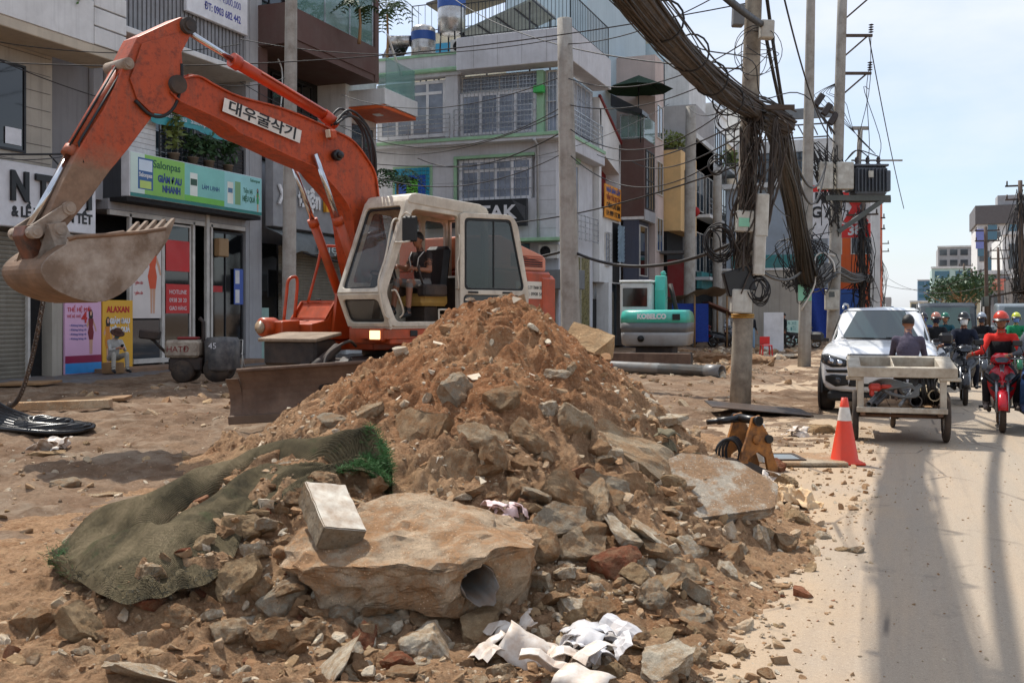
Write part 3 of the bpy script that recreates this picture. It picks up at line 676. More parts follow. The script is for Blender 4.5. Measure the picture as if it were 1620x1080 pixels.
def plate(polys,depth,bevel=0.0,res=2):
 """flat plate with holes: first polygon outer, the rest holes; in XY, thickness along Z"""
 cu = bpy.data.curves.new('plate','CURVE');cu.dimensions = '2D';cu.fill_mode = 'BOTH';cu.extrude = max(depth / 2 - bevel,1e-4);cu.bevel_depth = bevel;cu.bevel_resolution = res
 if bevel: cu.offset = -bevel
 for pl in polys:
  sp = cu.splines.new('POLY');sp.points.add(len(pl) - 1);sp.use_cyclic_u = True
  for k,q in enumerate(pl): sp.points[k].co = (q[0],q[1],0,1)
 ob = bpy.data.objects.new('plate',cu);COL.objects.link(ob);bpy.context.view_layer.update()
 me = bpy.data.meshes.new_from_object(ob.evaluated_get(bpy.context.evaluated_depsgraph_get()));bpy.data.objects.remove(ob);bpy.data.curves.remove(cu)
 for p in me.polygons: p.use_smooth = False
 return me
def rounded(pl,r,n=4):
 out = [];m = len(pl)
 for i in range(m):
  p,a,b = Vector(pl[i][:2]),Vector(pl[i - 1][:2]),Vector(pl[(i + 1) % m][:2]);rr = min(r,(a - p).length * .45,(b - p).length * .45)
  s,e = p + (a - p).normalized() * rr,p + (b - p).normalized() * rr
  for k in range(n + 1):
   t = k / n;q = s * (1 - t) ** 2 + p * 2 * t * (1 - t) + e * t * t;out.append((q.x,q.y))
 return out
def as_obj(me,name,mt,parent=None,M=None,**kw):
 if not me.materials: me.materials.append(mt)
 if M is not None: me.transform(M)
 return link(me,name,parent,**kw)
def plane_M(o,a,b):
 """matrix taking local X,Y to directions a,b at o"""
 a,b = Vector(a).normalized(),Vector(b).normalized();n = a.cross(b);return Matrix(((a.x,b.x,n.x,o[0]),(a.y,b.y,n.y,o[1]),(a.z,b.z,n.z,o[2]),(0,0,0,1)))
def lettering(text,size,mt,parent,M,depth=.004,align='CENTER',bold=0.0,width=None,shear=0.0,name='lettering',spacing=1.0,**kw):
 cu = bpy.data.curves.new('t','FONT');cu.body = text;cu.size = size;cu.extrude = depth / 2;cu.align_x = align;cu.align_y = 'CENTER';cu.offset = bold;cu.shear = shear;cu.space_character = spacing;cu.resolution_u = 3
 ob = bpy.data.objects.new('t',cu);COL.objects.link(ob);bpy.context.view_layer.update()
 me = bpy.data.meshes.new_from_object(ob.evaluated_get(bpy.context.evaluated_depsgraph_get()));bpy.data.objects.remove(ob);bpy.data.curves.remove(cu)
 if width and len(me.vertices):
  w = max(v.co.x for v in me.vertices) - min(v.co.x for v in me.vertices);me.transform(Matrix.Diagonal((width / w,1,1,1)))
 me.materials.clear();me.materials.append(mt);me.transform(M)
 return link(me,name,parent,**kw)
def person(label,J,colors,loc=(0,0,0),rz=0.0,voxel=.016,fem=False,hair='short',extra=None,look=(0,0),grip=True,sleeves='long',legs='long',group=None,skin=None):
 """J: joints in local metres, x forward, y left, z up: pelvis, chest, neck, head, and lists [left, right] for sh, el, wr, hip, kn, an, toe"""
 root = thing('person',label,'person',loc,rz,group);SK = skin or M_skin
 mats = [SK,colors['top'],colors['bottom'],colors.get('shoe',M_black)];ID = dict(skin=0,top=1,bottom=2,shoe=3)
 mb = MB();pv = [];V_ = lambda p: np.array(p,float)
 def mark(part):
  n0 = sum(len(q[0]) for q in pv);n = mb.n - n0;pv.append((np.full(n,ID[part]),))
 def cap(p,q,r0,r1,part,seg=12):
  p,q = V_(p),V_(q);d = q - p;L = np.linalg.norm(d) + 1e-9;d = d / L;pts,rr = [],[]
  for a in (0.2,.6,.9): pts.append(p - d * r0 * math.cos(a * PI / 2));rr.append(r0 * math.sin(a * PI / 2))
  for k in range(5): f = k / 4;pts.append(p + d * L * f);rr.append(r0 + (r1 - r0) * f)
  for a in (.9,.6,.2): pts.append(q + d * r1 * math.cos(a * PI / 2));rr.append(r1 * math.sin(a * PI / 2))
  mb.tube(pts,rr,seg);mark(part)
 def el(c,r,part,rot=None): mb.ell(c,r,rot,16,10);mark(part)
 pel,ch,nk,hd = (V_(J[k]) for k in ('pelvis','chest','neck','head'))
 acr = V_(J['sh'][0]) - V_(J['sh'][1]);acr /= np.linalg.norm(acr);up = (nk - pel) / np.linalg.norm(nk - pel);fw = np.cross(acr,up)
 Rm = Matrix((fw,np.cross(up,fw),up)).transposed().to_euler()
 el(pel + up * .02,(.115,.165,.13),'bottom',Rm);mid = (pel + ch) / 2;el(mid,(.118,.155,.19),'top',Rm);el(ch,(.122,.168,.2),'top',Rm);el(ch + up * .09,(.105,.155,.11),'top',Rm)
 cap(ch + up * .14,nk,.075,.056,'top');cap(nk,hd - up * .03,.054,.052,'skin')
 for s in (0,1):
  sg = 1 if s == 0 else -1
  sh,eb,wr = V_(J['sh'][s]),V_(J['el'][s]),V_(J['wr'][s]);sh = ch + up * .10 + (sh - ch - up * .10) * .84 - up * .02;cap(ch + up * .11 + acr * sg * .06,sh,.07,.062,'top')
  eb = eb - acr * sg * .045;cap(sh,sh + (eb - sh) * .55,.06,.052,'top');cap(sh + (eb - sh) * .5,eb,.05,.045,'top' if sleeves == 'long' else 'skin')
  cap(eb,wr,.045,.031,'top' if sleeves == 'long' else 'skin')
  hp,kn,an,to = V_(J['hip'][s]),V_(J['kn'][s]),V_(J['an'][s]),V_(J['toe'][s])
  cap(hp,kn,.088,.062,'bottom');cap(kn,an,.06,.04,'bottom' if legs == 'long' else 'skin')
  if legs == 'long': cap(kn,kn + (an - kn) * .95,.066,.055,'bottom')
  cap(an + np.array((0,0,-.03)),to,.046,.036,'shoe');cap(an,an + (an - to) * .2 + np.array((0,0,-.04)),.045,.04,'shoe')
  # hand: palm, four fingers of unequal length with a bend, a thumb from the side
  d = (wr - eb) / np.linalg.norm(wr - eb);side = np.cross(d,np.array((0,0,1.0)));side /= np.linalg.norm(side) + 1e-9;nrm = np.cross(side,d);curl = -nrm
  pc = wr + d * .05;cap(wr,pc + d * .02,.03,.034,'skin',10)
  for k,ln in enumerate((.07,.08,.075,.058)):
   b0 = pc + d * .03 + side * (-.03 + .02 * k);k1 = b0 + d * ln * .5 + curl * ln * (.25 if grip else .08);k2 = k1 + curl * ln * (.55 if grip else .2) + d * ln * (.05 if grip else .45)
   cap(b0,k1,.0105,.0095,'skin',8);cap(k1,k2,.0095,.0085,'skin',8)
  tb = pc - side * .034 * sg - d * .02;t1 = tb - side * .022 * sg + d * .03 + curl * .012;cap(tb,t1,.013,.011,'skin',8);cap(t1,t1 + d * .025 + curl * .02,.011,.0095,'skin',8)
  # head
 hl = Euler((0,look[1],look[0]));hR = (Matrix.Rotation(look[0],3,'Z') @ Matrix.Rotation(look[1],3,'Y'));hq = lambda p: hd + np.array(hR @ Vector(p))
 he = hR.to_euler()
 el(hq((-.008,0,.035)),(.096,.077,.098),'skin',he);el(hq((.022,0,-.035)),(.07,.06,.075),'skin',he);el(hq((.055,0,-.078)),(.028,.032,.026),'skin',he)
 el(hq((.094,0,-.012)),(.018,.014,.026),'skin',he);el(hq((.084,0,.012)),(.012,.011,.03),'skin',he)
 for s in (1,-1): el(hq((-.005,s * .078,-.002)),(.02,.012,.032),'skin',he);el(hq((.06,s * .034,-.01)),(.03,.026,.026),'skin',he)
 src = np.concatenate(mb.v);ids = np.concatenate([q[0] for q in pv])
 nm = mb.n;ids = np.resize(ids,nm)
 me0 = mb.mesh('src',SK);ob = bpy.data.objects.new('src',me0);COL.objects.link(ob)
 md = ob.modifiers.new('r','REMESH');md.mode = 'VOXEL';md.voxel_size = voxel;md.use_smooth_shade = True
 ms = ob.modifiers.new('s','SMOOTH');ms.factor = .5;ms.iterations = 3
 bpy.context.view_layer.update();me = bpy.data.meshes.new_from_object(ob.evaluated_get(bpy.context.evaluated_depsgraph_get()));bpy.data.objects.remove(ob);bpy.data.meshes.remove(me0)
 kd = KDTree(len(src))
 for i,p in enumerate(src): kd.insert(p,i)
 kd.balance();me.materials.clear()
 for m in mats: me.materials.append(m)
 nv = len(me.vertices);co = np.zeros(nv * 3,np.float32);me.vertices.foreach_get('co',co);co = co.reshape(-1,3)
 vid = np.array([ids[kd.find(p)[1]] for p in co])
 if legs == 'short':  # shorts: cloth ends above the knee
  pass
 me.polygons.foreach_set('material_index',np.array([vid[p.vertices[0]] for p in me.polygons],np.int32));me.polygons.foreach_set('use_smooth',np.ones(len(me.polygons),bool));me.name = 'body'
 link(me,'body',root)
 hm = Matrix.Translation(Vector(hd)) @ hR.to_4x4()
 e = MB(hm)
 for s in (1,-1): e.ell((.083,s * .033,.012),(.012,.015,.008),None,10,6)
 e.build('eyes',M_eye,root)
 e = MB(hm)
 for s in (1,-1): e.rbox((.088,s * .034,.034),(.012,.036,.007),(0,0,-s * .25),.002)
 e.build('eyebrows',M_hair,root)
 e = MB(hm);e.ell((.083,0,-.052),(.012,.024,.008),None,10,6);e.build('mouth',M_lip,root)
 if hair == 'short':
  e = MB(hm);V = []
  for i in range(12):
   for j in range(24):
    th = PI * .62 * i / 11;ph = 2 * PI * j / 24;fr = math.cos(ph);lim = 1 - .36 * max(0,fr) ** .8;th *= lim
    rr = 1.09 + .02 * float(noise3(i * .9,j * .9,3,2));V.append((-.01 + .097 * rr * math.sin(th) * math.cos(ph),.079 * rr * math.sin(th) * math.sin(ph),.034 + .1 * rr * math.cos(th)))
  e.grid(np.array(V),12,24,wrap=True);e.build('hair',M_hair,root)
 if extra: extra(root,hm)
 return root
def helmet(c,visor=None,full=False):
 def f(root,hm):
  m = mat('helmet_' + '_'.join(map(str,c)),c,.22,var=.04,bump=0);e = MB(hm);V = []
  for i in range(10):
   for j in range(28):
    ph = 2 * PI * j / 28;th = PI * (.5 + .14 * (math.cos(ph) < .35)) * i / 9;V.append((-.006 + .128 * math.sin(th) * math.cos(ph),.108 * math.sin(th) * math.sin(ph),.03 + .125 * math.cos(th)))
  e.grid(np.array(V),10,28,wrap=True);e.tube([(-.006 + .129 * math.cos(a),.109 * math.sin(a),.03 - .04 * (math.cos(a) < .35)) for a in np.linspace(0,2 * PI,28,endpoint=False)],.007,6,closed=True)
  o = e.build('helmet',m,root)
  e = MB(hm);V = []
  for i in range(3):
   for j in range(13):
    a = -1.15 + 2.3 * j / 12;k = i / 2;V.append(((.12 + .05 * k * math.cos(a)) * math.cos(a) ,(.104 + .03 * k) * math.sin(a),.045 - .03 * k * k))
  e.grid(np.array(V),3,13);e.build('visor',visor or M_blackp,o)
  e = MB(hm)
  for s in (1,-1): e.tube([(.0,s * .1,.0),(.035,s * .072,-.07),(.05,s * .02,-.108)],.006,6)
  e.build('chin_strap',M_black,root)
 return f
def mask(c=(226,228,230)):
 def f(root,hm):
  e = MB(hm);V = []
  for i in range(7):
   for j in range(13):
    a = -1.25 + 2.5 * j / 12;k = i / 6;z = .005 - .105 * k;rx = .098 + .016 * math.sin(k * PI) - .03 * k * k;V.append((.012 + rx * math.cos(a) * (1 - .05 * k),(.075 - .014 * k) * math.sin(a),z))
  e.grid(np.array(V),7,13);e.build('face_mask',cloth('mask_' + '_'.join(map(str,c)),c,.05),root)
 return f
def seated_ride(lean=.12,arm=(.42,.25,.92),kn=.42,foot=(.38,.34),sw=.2):
 """riding a scooter: pelvis at .78 m"""
 ax,ay,az = arm
 return dict(pelvis=(-.05,0,.84),chest=(.02 + lean * .4,0,1.18),neck=(.03 + lean,0,1.40),head=(.06 + lean,0,1.54),
 sh=[(.02 + lean * .8,sw,1.34),(.02 + lean * .8,-sw,1.34)],el=[(.14 + lean,sw + .1,1.10),(.14 + lean,-sw - .1,1.10)],wr=[(ax,ay + .03,az + .05),(ax,-ay - .03,az + .05)],
 hip=[(-.02,.1,.82),(-.02,-.1,.82)],kn=[(kn,.2,.74),(kn,-.2,.74)],an=[(foot[0] - .04,.2,foot[1]),(foot[0] - .04,-.2,foot[1])],toe=[(foot[0] + .14,.21,foot[1] - .05),(foot[0] + .14,-.21,foot[1] - .05)])
def standing(bend=0.0,arms=((.1,.26,.86),(.1,-.26,.86))):
 return dict(pelvis=(0,0,.93),chest=(.02,0,1.24),neck=(.02,0,1.46),head=(.04,0,1.6),sh=[(.01,.2,1.41),(.01,-.2,1.41)],el=[(0,.26,1.12),(0,-.26,1.12)],wr=[arms[0],arms[1]],
 hip=[(0,.1,.9),(0,-.1,.9)],kn=[(.03,.12,.5),(.03,-.11,.5)],an=[(-.02,.13,.09),(.02,-.12,.09)],toe=[(.16,.15,.04),(.2,-.14,.04)])
# ------------------------------------------------------------------ orange wheeled excavator
EXA = R(180 - 107.05 + 180)  # heading
EX_LOC = (-7.782,15.138,0);EX_RZ = math.radians(-107.05)
def dirt_metal(name,c,dust,zmid,zw,axis='Z',rough=.5):
 """paint that is caked with dust below a height on the machine"""
 t = NT(name);tc = t.N.new('ShaderNodeTexCoord').outputs['Object'];sx = t.N.new('ShaderNodeSeparateXYZ');t.L.new(tc,sx.inputs[0])
 col = lin(c);cc = t.ramp(t.noise(1.7,5,.6),[(.3,tuple(x * .8 for x in col)),(.7,tuple(x * 1.1 for x in col))])
 sc = t.ramp(t.noise(11,7,.8),[(.5,0.0),(.64,.85)]);cc = t.mix(sc,cc,tuple(x * .38 for x in col))
 cc = t.mix(t.ramp(t.noise(4,7,.75),[(.58,0.0),(.72,.75)]),cc,lin((92,62,42)))
 st = t.ramp(t.noise(1.0,6,.7,co=t.map((9,9,.6))),[(.5,0.0),(.72,.5)]);cc = t.mix(st,cc,tuple(x * .45 for x in lin(dust)))
 k = t.math('ADD',sx.outputs[axis],t.math('MULTIPLY',t.noise(2.5,6,.7),zw * 2));m = t.ramp(t.math('MULTIPLY',t.math('SUBTRACT',zmid + zw * 1.6,k),1 / zw),[(.0,0.0),(1.0,.97)])
 ds = t.ramp(t.noise(7,6,.7),[(.3,tuple(x * .55 for x in lin(dust))),(.7,lin(dust))]);cc = t.mix(m,cc,ds)
 return t.done(cc,t.mix(m,rough,.92),t.bump(t.noise(28,6,.7),.35,.01))
ORANGE = (184,72,26)
M_or = mat('orange_paint',ORANGE,.42,var=.14,vs=1.6,dirt=(104,62,40),da=.6,ds=4,streak=.45,bump=.12,bs=30)
M_boom = dirt_metal('orange_boom',ORANGE,(120,92,72),.6,.25)
M_stick = dirt_metal('orange_stick',(180,74,30),(150,124,102),3.55,.32)
M_bucket = mat('earthy_bucket_steel',(112,88,68),.75,var=.28,dirt=(150,118,92),da=.8,ds=3,bump=.5,bs=18,bd=.012)
M_bucketw = mat('worn_bucket_plate',(126,106,88),.8,var=.25,dirt=(190,178,164),da=.85,ds=2.6,bump=.6,bs=22,bd=.01)
M_cabw = mat('cream_cab_paint',(214,204,186),.42,var=.05,dirt=(128,108,86),da=.5,ds=3.5,streak=.45,bump=.08)
M_gask = mat('window_gasket',(24,24,24),.6)
M_clear = glass('cab_glass',(26,34,34),.03,.30)
M_clear2 = glass('door_glass',(34,52,52),.03,.72)
M_blade = mat('earthy_blade_steel',(92,70,56),.8,var=.25,dirt=(122,98,80),da=.8,ds=2.2,bump=.5,bs=16,bd=.01,streak=.3)
M_tyre = mat('dusty_tyre',(44,40,37),.9,var=.3,dirt=(110,88,68),da=.5,ds=3)
M_chas = mat('dark_chassis',(40,34,31),.7,var=.3,dirt=(96,74,58),da=.45,ds=2.5)
def excavator():
 t = thing('wheeled_excavator','big orange wheeled excavator with cream cab and raised boom behind the heap','excavator',EX_LOC,EX_RZ)
 XZ = lambda pts,y0,y1,mb,**k: mb.prism(pts,(0,0,0),(1,0,0),(0,0,1),(0,-1,0),-y1,-y0,**k)
 # boom: smooth banana from foot to stick pivot, box section with proud flanges
 up = spline([(.25,2.0),(.56,2.9),(.70,3.52),(.77,3.87),(.95,4.10),(1.25,4.34),(1.61,4.44),(2.19,4.56),(2.67,4.63),(3.38,4.67),(3.78,4.76),(4.03,4.83),(4.27,4.76)],40)
 lo = spline([(.95,1.9),(1.15,2.55),(1.285,3.2),(1.49,3.48),(1.81,3.727),(1.96,3.84),(2.49,3.96),(3.03,4.10),(3.36,4.17),(3.55,4.27),(4.02,4.39),(4.3,4.45),(4.46,4.55)],40)
 b = MB();L = []
 for (a,c) in zip(up,lo): L.append([(a[0],.2,a[1]),(c[0],.2,c[1]),(c[0],-.2,c[1]),(a[0],-.2,a[1])])
 b.loft(L,smooth=False)
 for crv,off in ((up,.014),(lo,-.014)):
  rings = []
  for i in range(40):
   d = crv[min(i + 1,39)] - crv[max(i - 1,0)];d /= np.linalg.norm(d);n = np.array((d[1],-d[0])) * (-1)
   p0 = crv[i] - n * .012 * np.sign(off);p1 = crv[i] + n * off;rings.append([(p0[0],.235,p0[1]),(p1[0],.235,p1[1]),(p1[0],-.235,p1[1]),(p0[0],-.235,p0[1])])
  b.loft(rings,smooth=False)
 boom = b.build('boom',M_boom,t,bev=.008)
 b = MB();b.tube([(4.36,.27,4.66),(4.36,-.27,4.66)],.12,20);b.build('pivot_pin',M_darksteel,boom)
 # printed plate
 A0,A1 = Vector((3.638,.2415,4.606)),Vector((2.291,.2415,4.349))
 xd = (A1 - A0).normalized();yd = Vector((-xd.z,0,xd.x)) * -1;yd = yd if yd.z > 0 else -yd
 b = MB();W_,H_ = 1.37,.19;o = A0 - yd * H_ / 2 + Vector((.0,.0,.0));b.prism([(0,-H_ / 2),(W_,-H_ / 2),(W_,H_ / 2),(0,H_ / 2)],o,xd,yd,(0,1,0),0,.004)
 pl = b.build('name_plate',mat('white_plate',(226,222,214),.5,dirt=(150,130,110),da=.35),boom)
 lettering('대우굴삭기',.19,M_blackp,pl,plane_M(o + xd * (W_ / 2) + Vector((0,.0065,0)),xd,yd),bold=.004,width=1.18)
 # cables along the boom top
 b = MB();b.tube([(p[0],.1,p[1] + .03) for p in up[8:38]],.014,6);b.tube([(p[0],-.02,p[1] + .035) for p in up[10:38]],.014,6);b.tube([(p[0],.05,p[1] + .03) for p in up[8:38]],.010,6);b.build('hydraulic_pipe',M_or,boom)
 b = MB();b.lathe([(.0,-.03),(.07,-.03),(.085,0),(.085,.06),(.06,.075),(0,.075)],(1.62,.24,4.07),(0,1,0),18);b.lathe([(.05,.075),(.055,.12),(.02,.13)],(1.62,.24,4.07),(0,1,0),14);b.build('cylinder_pin',M_blackp,boom)
 b = MB();b.rbox((1.76,.30,4.36),(.13,.12,.15),(0,.15,0),.025);lm = b.build('work_lamp',M_or,boom);b = MB();b.rbox((1.833,.30,4.365),(.02,.10,.12),(0,.15,0),.008);b.build('lens',mat('lamp_lens',(214,206,184),.15,bump=.3,bs=40),lm)
 # hoses hanging over the boom bend
 for k,(y,sg) in enumerate(((.05,.0),(.12,.05),(-.08,.1),(.16,-.05))):
  b = MB();b.tube(spline([(1.55,y,4.56),(1.25 - sg * .3,y,4.78 + sg),(.92 - sg,y + .03,4.62),(.78,y + .05,4.25),(.72,y + .02,3.8)],24),.02,8);b.build('hydraulic_hose',M_black,boom)
  # stick
 so = [(4.897,5.176),(4.27,5.57),(4.16,5.57),(4.10,5.50),(4.108,5.38),(4.253,5.114),(4.23,4.85),(4.33,4.60),(4.52,4.42),(4.7,4.184),(5.03,3.738),(5.28,3.433),(5.485,3.148),(5.712,2.862),(5.93,2.60),(6.06,2.60),(6.08,2.80),(5.863,3.279),(5.64,3.729),(5.36,4.18),(5.20,4.50),(5.06,4.85)]
 b = MB();XZ(so,-.17,.17,b);st = b.build('stick',M_stick,t,bev=.012)
 b = MB();dk = [(4.36 + .42 * math.cos(a) * 1.0 + .12,4.58 + .42 * math.sin(a)) for a in np.linspace(0,2 * PI,24,endpoint=False)]
 XZ([(4.31,5.35),(4.85,5.10),(5.02,4.62),(4.92,4.38),(4.72,4.24),(4.50,4.25),(4.34,4.40),(4.27,4.62)],.172,.20,b);b.build('side_plate',M_stick,st,bev=.006)
 b = MB();b.tube([(p[0],.20,p[1]) for p in spline([(4.28,4.95),(4.28,4.7),(4.38,4.38),(4.56,4.22),(4.76,4.22),(4.95,4.36)],18)],.022,8);b.build('hose',M_black,st)
 for x,z,r in ((4.18,5.47,.11),(5.06,4.80,.075),(5.83,2.93,.08)):
  b = MB();b.tube([(x,.24,z),(x,-.24,z)],r,18);b.tube([(x,.26,z),(x,-.26,z)],r * .6,14);b.build('pin',M_darksteel if r > .1 else M_bucketw,st)
  # stick cylinder on top of the boom
 b = MB();b.tube([(3.30,0,5.205),(1.62,0,4.70)],.085,18);b.tube([(3.34,0,5.22),(3.22,0,5.18)],.105,18);b.tube([(1.66,0,4.71),(1.42,0,4.60)],.1,16)
 cy = b.build('stick_cylinder',mat('red_orange_cylinder',(190,64,28),.35,dirt=(110,60,40),da=.4),t)
 b = MB();b.cyl((4.14,0,5.48),(3.3,0,5.205),.045,seg=14);b.build('rod',M_chrome,cy)
 b = MB();b.tube([(2.9,.1,5.10),(1.7,.1,4.74)],.014,6);b.tube([(2.6,-.09,5.0),(1.7,-.09,4.74)],.014,6);b.build('feed_pipe',M_or,cy)
 # bucket cylinder along the stick
 b = MB();b.tube([(5.04,0,4.76),(5.70,0,3.62)],.085,16);b.tube([(5.06,0,4.84),(5.0,0,4.74)],.1,14);b.tube([(5.66,0,3.69),(5.72,0,3.59)],.1,14);b.M = None
 bc = b.build('bucket_cylinder',M_stick,t);b = MB();b.cyl((5.70,0,3.62),(6.19,0,2.70),.045,seg=14);b.build('rod',M_chrome,bc)
 b = MB();b.tube([(5.1,.12,4.70),(5.66,.13,3.74),(5.62,.16,3.5)],.016,6);b.tube([(5.14,.06,4.76),(5.74,.06,3.7)],.014,6);b.build('hose',M_black,bc)
 # links
 for y in (.2,-.2):
  b = MB();b.prism([(5.76,2.99),(5.86,3.00),(6.28,2.70),(6.34,2.60),(6.26,2.54),(6.16,2.58),(5.80,2.86)],(0,y,0),(1,0,0),(0,0,1),(0,-1,0),-.02,.02);b.build('side_link',M_bucketw,t,bev=.008)
 b = MB();b.prism([(6.19,2.66),(6.31,2.70),(6.34,2.58),(6.15,2.16),(6.05,2.16),(6.02,2.26)],(0,0,0),(1,0,0),(0,0,1),(0,-1,0),-.14,.14);bl = b.build('bucket_link',mat('greasy_link',(66,48,38),.6,dirt=(150,84,48),da=.6,ds=5),t,bev=.01)
 b = MB();b.tube([(6.25,.27,2.62),(6.25,-.27,2.62)],.075,16);b.tube([(6.25,.29,2.62),(6.25,-.29,2.62)],.045,12);b.build('pin',M_bucketw,bl)
 b = MB();b.tube([(5.97,.27,2.655),(5.97,-.27,2.655)],.09,16);b.tube([(5.97,.29,2.655),(5.97,-.29,2.655)],.05,12);b.tube([(6.075,.24,2.23),(6.075,-.24,2.23)],.08,16);b.tube([(6.075,.27,2.23),(6.075,-.27,2.23)],.05,12);b.build('bucket_pin',M_bucketw,t)
 # bucket: curved shell, side cheeks, ears, ribs, teeth
 shell = spline([(6.00,2.48),(6.20,2.34),(6.30,2.20),(6.25,2.05),(6.11,1.94),(5.86,1.845),(5.60,1.815),(5.38,1.88),(5.15,2.04),(4.93,2.28),(4.70,2.60)],30)
 Wd = .46;bk_r = []
 for i,p in enumerate(shell):
  d = shell[min(i + 1,29)] - shell[max(i - 1,0)];d /= np.linalg.norm(d);n = np.array((-d[1],d[0]));q = p + n * -.025
  bk_r.append([(p[0],Wd,p[1]),(q[0],Wd,q[1]),(q[0],-Wd,q[1]),(p[0],-Wd,p[1])])
 b = MB();b.loft(bk_r,smooth=False);bk = b.build('bucket',M_bucket,t,fix=True)
 rim = [(5.98,2.55),(5.88,2.585),(5.45,2.635),(5.05,2.69),(4.70,2.76)]
 for y in (1,-1):
  b = MB();XZ([tuple(p) for p in shell] + rim[::-1][0:],y * Wd - .014,y * Wd + .014,b);b.build('cheek',M_bucketw,bk,bev=.004)
  b = MB();b.tube([(p[0],y * (Wd + .012),p[1] - .01) for p in rim],.026,8);b.build('rim_bar',M_bucket,bk)
 b = MB()
 for i in (17,19,21,23,25,27):
  p = shell[i];d = shell[i + 1] - shell[i - 1];d /= np.linalg.norm(d);n = np.array((d[1],-d[0]));q = p + n * .01;b.rbox((q[0],0,q[1]),(.03,.93,.07),(0,math.atan2(-d[1],d[0]) + PI / 2,0),.008)
 b.build('wear_ribs',M_bucket,bk)
 for y in (.24,-.24):
  b = MB();b.prism([(6.12,2.72),(5.90,2.76),(5.84,2.62),(5.72,2.60),(5.95,2.46),(6.24,2.30),(6.16,2.12),(6.03,2.14),(5.99,2.34)],(0,y,0),(1,0,0),(0,0,1),(0,-1,0),-.025,.025);b.build('ear',M_bucketw,bk,bev=.006)
 for i in range(5):
  y = -.40 + .2 * i;b = MB()
  b.loft([[(4.86,y + .05,2.46),(4.80,y + .05,2.40),(4.80,y - .05,2.40),(4.86,y - .05,2.46)],[(4.74,y + .05,2.70),(4.65,y + .05,2.60),(4.65,y - .05,2.60),(4.74,y - .05,2.70)],[(4.545,y + .036,2.90),(4.525,y + .036,2.885),(4.525,y - .036,2.885),(4.545,y - .036,2.90)]],smooth=False);b.build('tooth',mat('tooth_steel',(140,122,104),.7,var=.25,dirt=(100,74,54),da=.7,ds=8),bk,fix=True,bev=.006)
  # chain hanging from the bucket link
  # upper structure
 b = MB();b.box(-2.6,1.5,-1.15,-.28,1.10,1.26,.02);b.box(-2.6,.9,-.28,.3,1.10,1.3,.02);b.box(-2.6,1.42,.3,1.2,1.22,1.48,.02);up_ = b.build('turntable_frame',M_or,t)
 b = MB();b.box(.42,1.5,.62,1.215,1.30,1.44,.01);b.build('slot_panel',M_or,up_)
 b = MB();b.rbox((.95,1.222,1.385),(.16,.02,.09),b=.01);b.rbox((.55,1.222,1.385),(.16,.02,.09),b=.01);b.build('slot',M_gask,up_)
 # right deck box with sloping front lid, rails and lamp housing
 b = MB();XZ([(.35,1.26),(1.62,1.26),(1.62,1.52),(1.30,1.58),(1.10,1.86),(.35,1.90)],-1.15,-.32,b);XZ([(1.62,1.26),(1.98,1.30),(1.98,1.56),(1.62,1.58)],-.92,-.58,b);dk = b.build('deck_box',M_or,t,bev=.018)
 b = MB()
 for y in (-1.14,-.34): b.bar((1.33,y,1.585),(1.115,y,1.87),.035,.03)
 b.bar((1.32,-1.14,1.60),(1.32,-.34,1.60),.03);b.bar((1.11,-1.14,1.875),(1.11,-.34,1.875),.03);b.build('lid_frame',M_or,dk)
 b = MB();b.rbox((1.10,-.74,1.90),(.03,.10,.04),b=.006);b.build('latch',M_blackp,dk)
 b = MB();b.lathe([(.0,0),(.135,0),(.15,.03),(.15,.26),(.12,.30),(0,.30)],(1.86,-.9,1.47),(1,.12,0),20);b.build('lamp_housing',M_or,dk)
 b = MB();b.lathe([(.0,.305),(.09,.305),(.10,.33),(0,.35)],(1.86,-.9,1.47),(1,.12,0),16);b.build('lens',mat('dirty_lens',(150,128,104),.3,bump=.4,bs=40),dk)
 b = MB();b.tube(spline([(1.52,-1.1,1.54),(1.46,-1.1,2.0),(1.43,-1.1,2.2),(1.33,-1.1,2.27),(1.24,-1.1,2.2),(1.30,-1.1,1.6)],22),.025,8);b.build('handrail',M_or,t)
 b = MB();b.tube(spline([(1.12,-.98,1.86),(.92,-.98,2.45),(.84,-.98,2.72),(.72,-.98,2.80),(.3,-.98,2.80)],20),.022,8);b.tube([(.35,-.98,2.8),(.3,-.98,1.9)],.022,8);b.build('handrail',M_or,t)
 # boom lift cylinders
 for y in (.26,-.30):
  b = MB();b.tube([(1.02,y,1.9),(1.60,y,3.1)],.07,16);b.tube([(1.57,y,3.03),(1.62,y,3.14)],.082,16);c = b.build('boom_cylinder',M_or,t)
  b = MB();b.cyl((1.58,y,3.06),(2.05,y,4.04),.042,seg=12);b.build('rod',M_chrome,c)
 b = MB();b.prism([(.1,1.28),(1.25,1.28),(1.15,2.0),(.95,2.25),(.35,2.3),(.2,2.0)],(0,.27,0),(1,0,0),(0,0,1),(0,-1,0),-.03,.03);b.prism([(.1,1.28),(1.25,1.28),(1.15,2.0),(.95,2.25),(.35,2.3),(.2,2.0)],(0,-.27,0),(1,0,0),(0,0,1),(0,-1,0),-.03,.03);b.build('boom_bracket',M_or,t)
 # engine house and counterweight
 b = MB();b.box(-2.66,-.86,-1.15,1.17,1.45,2.42,.04);b.box(-2.80,-2.3,-1.15,1.2,1.05,2.36,.07);eh = b.build('engine_house',M_or,t)
 b = MB();XZ([(-.86,2.43),(-.86,2.98),(-1.35,3.0),(-2.52,2.72),(-2.62,2.66),(-2.62,2.43)],-1.0,1.08,b);hd = b.build('engine_hood',mat('sunlit_orange_hood',(222,150,120),.4,dirt=(190,100,70),da=.6,ds=2.5),t,bev=.03)  # pale hood tint has the sunlight on its top painted in
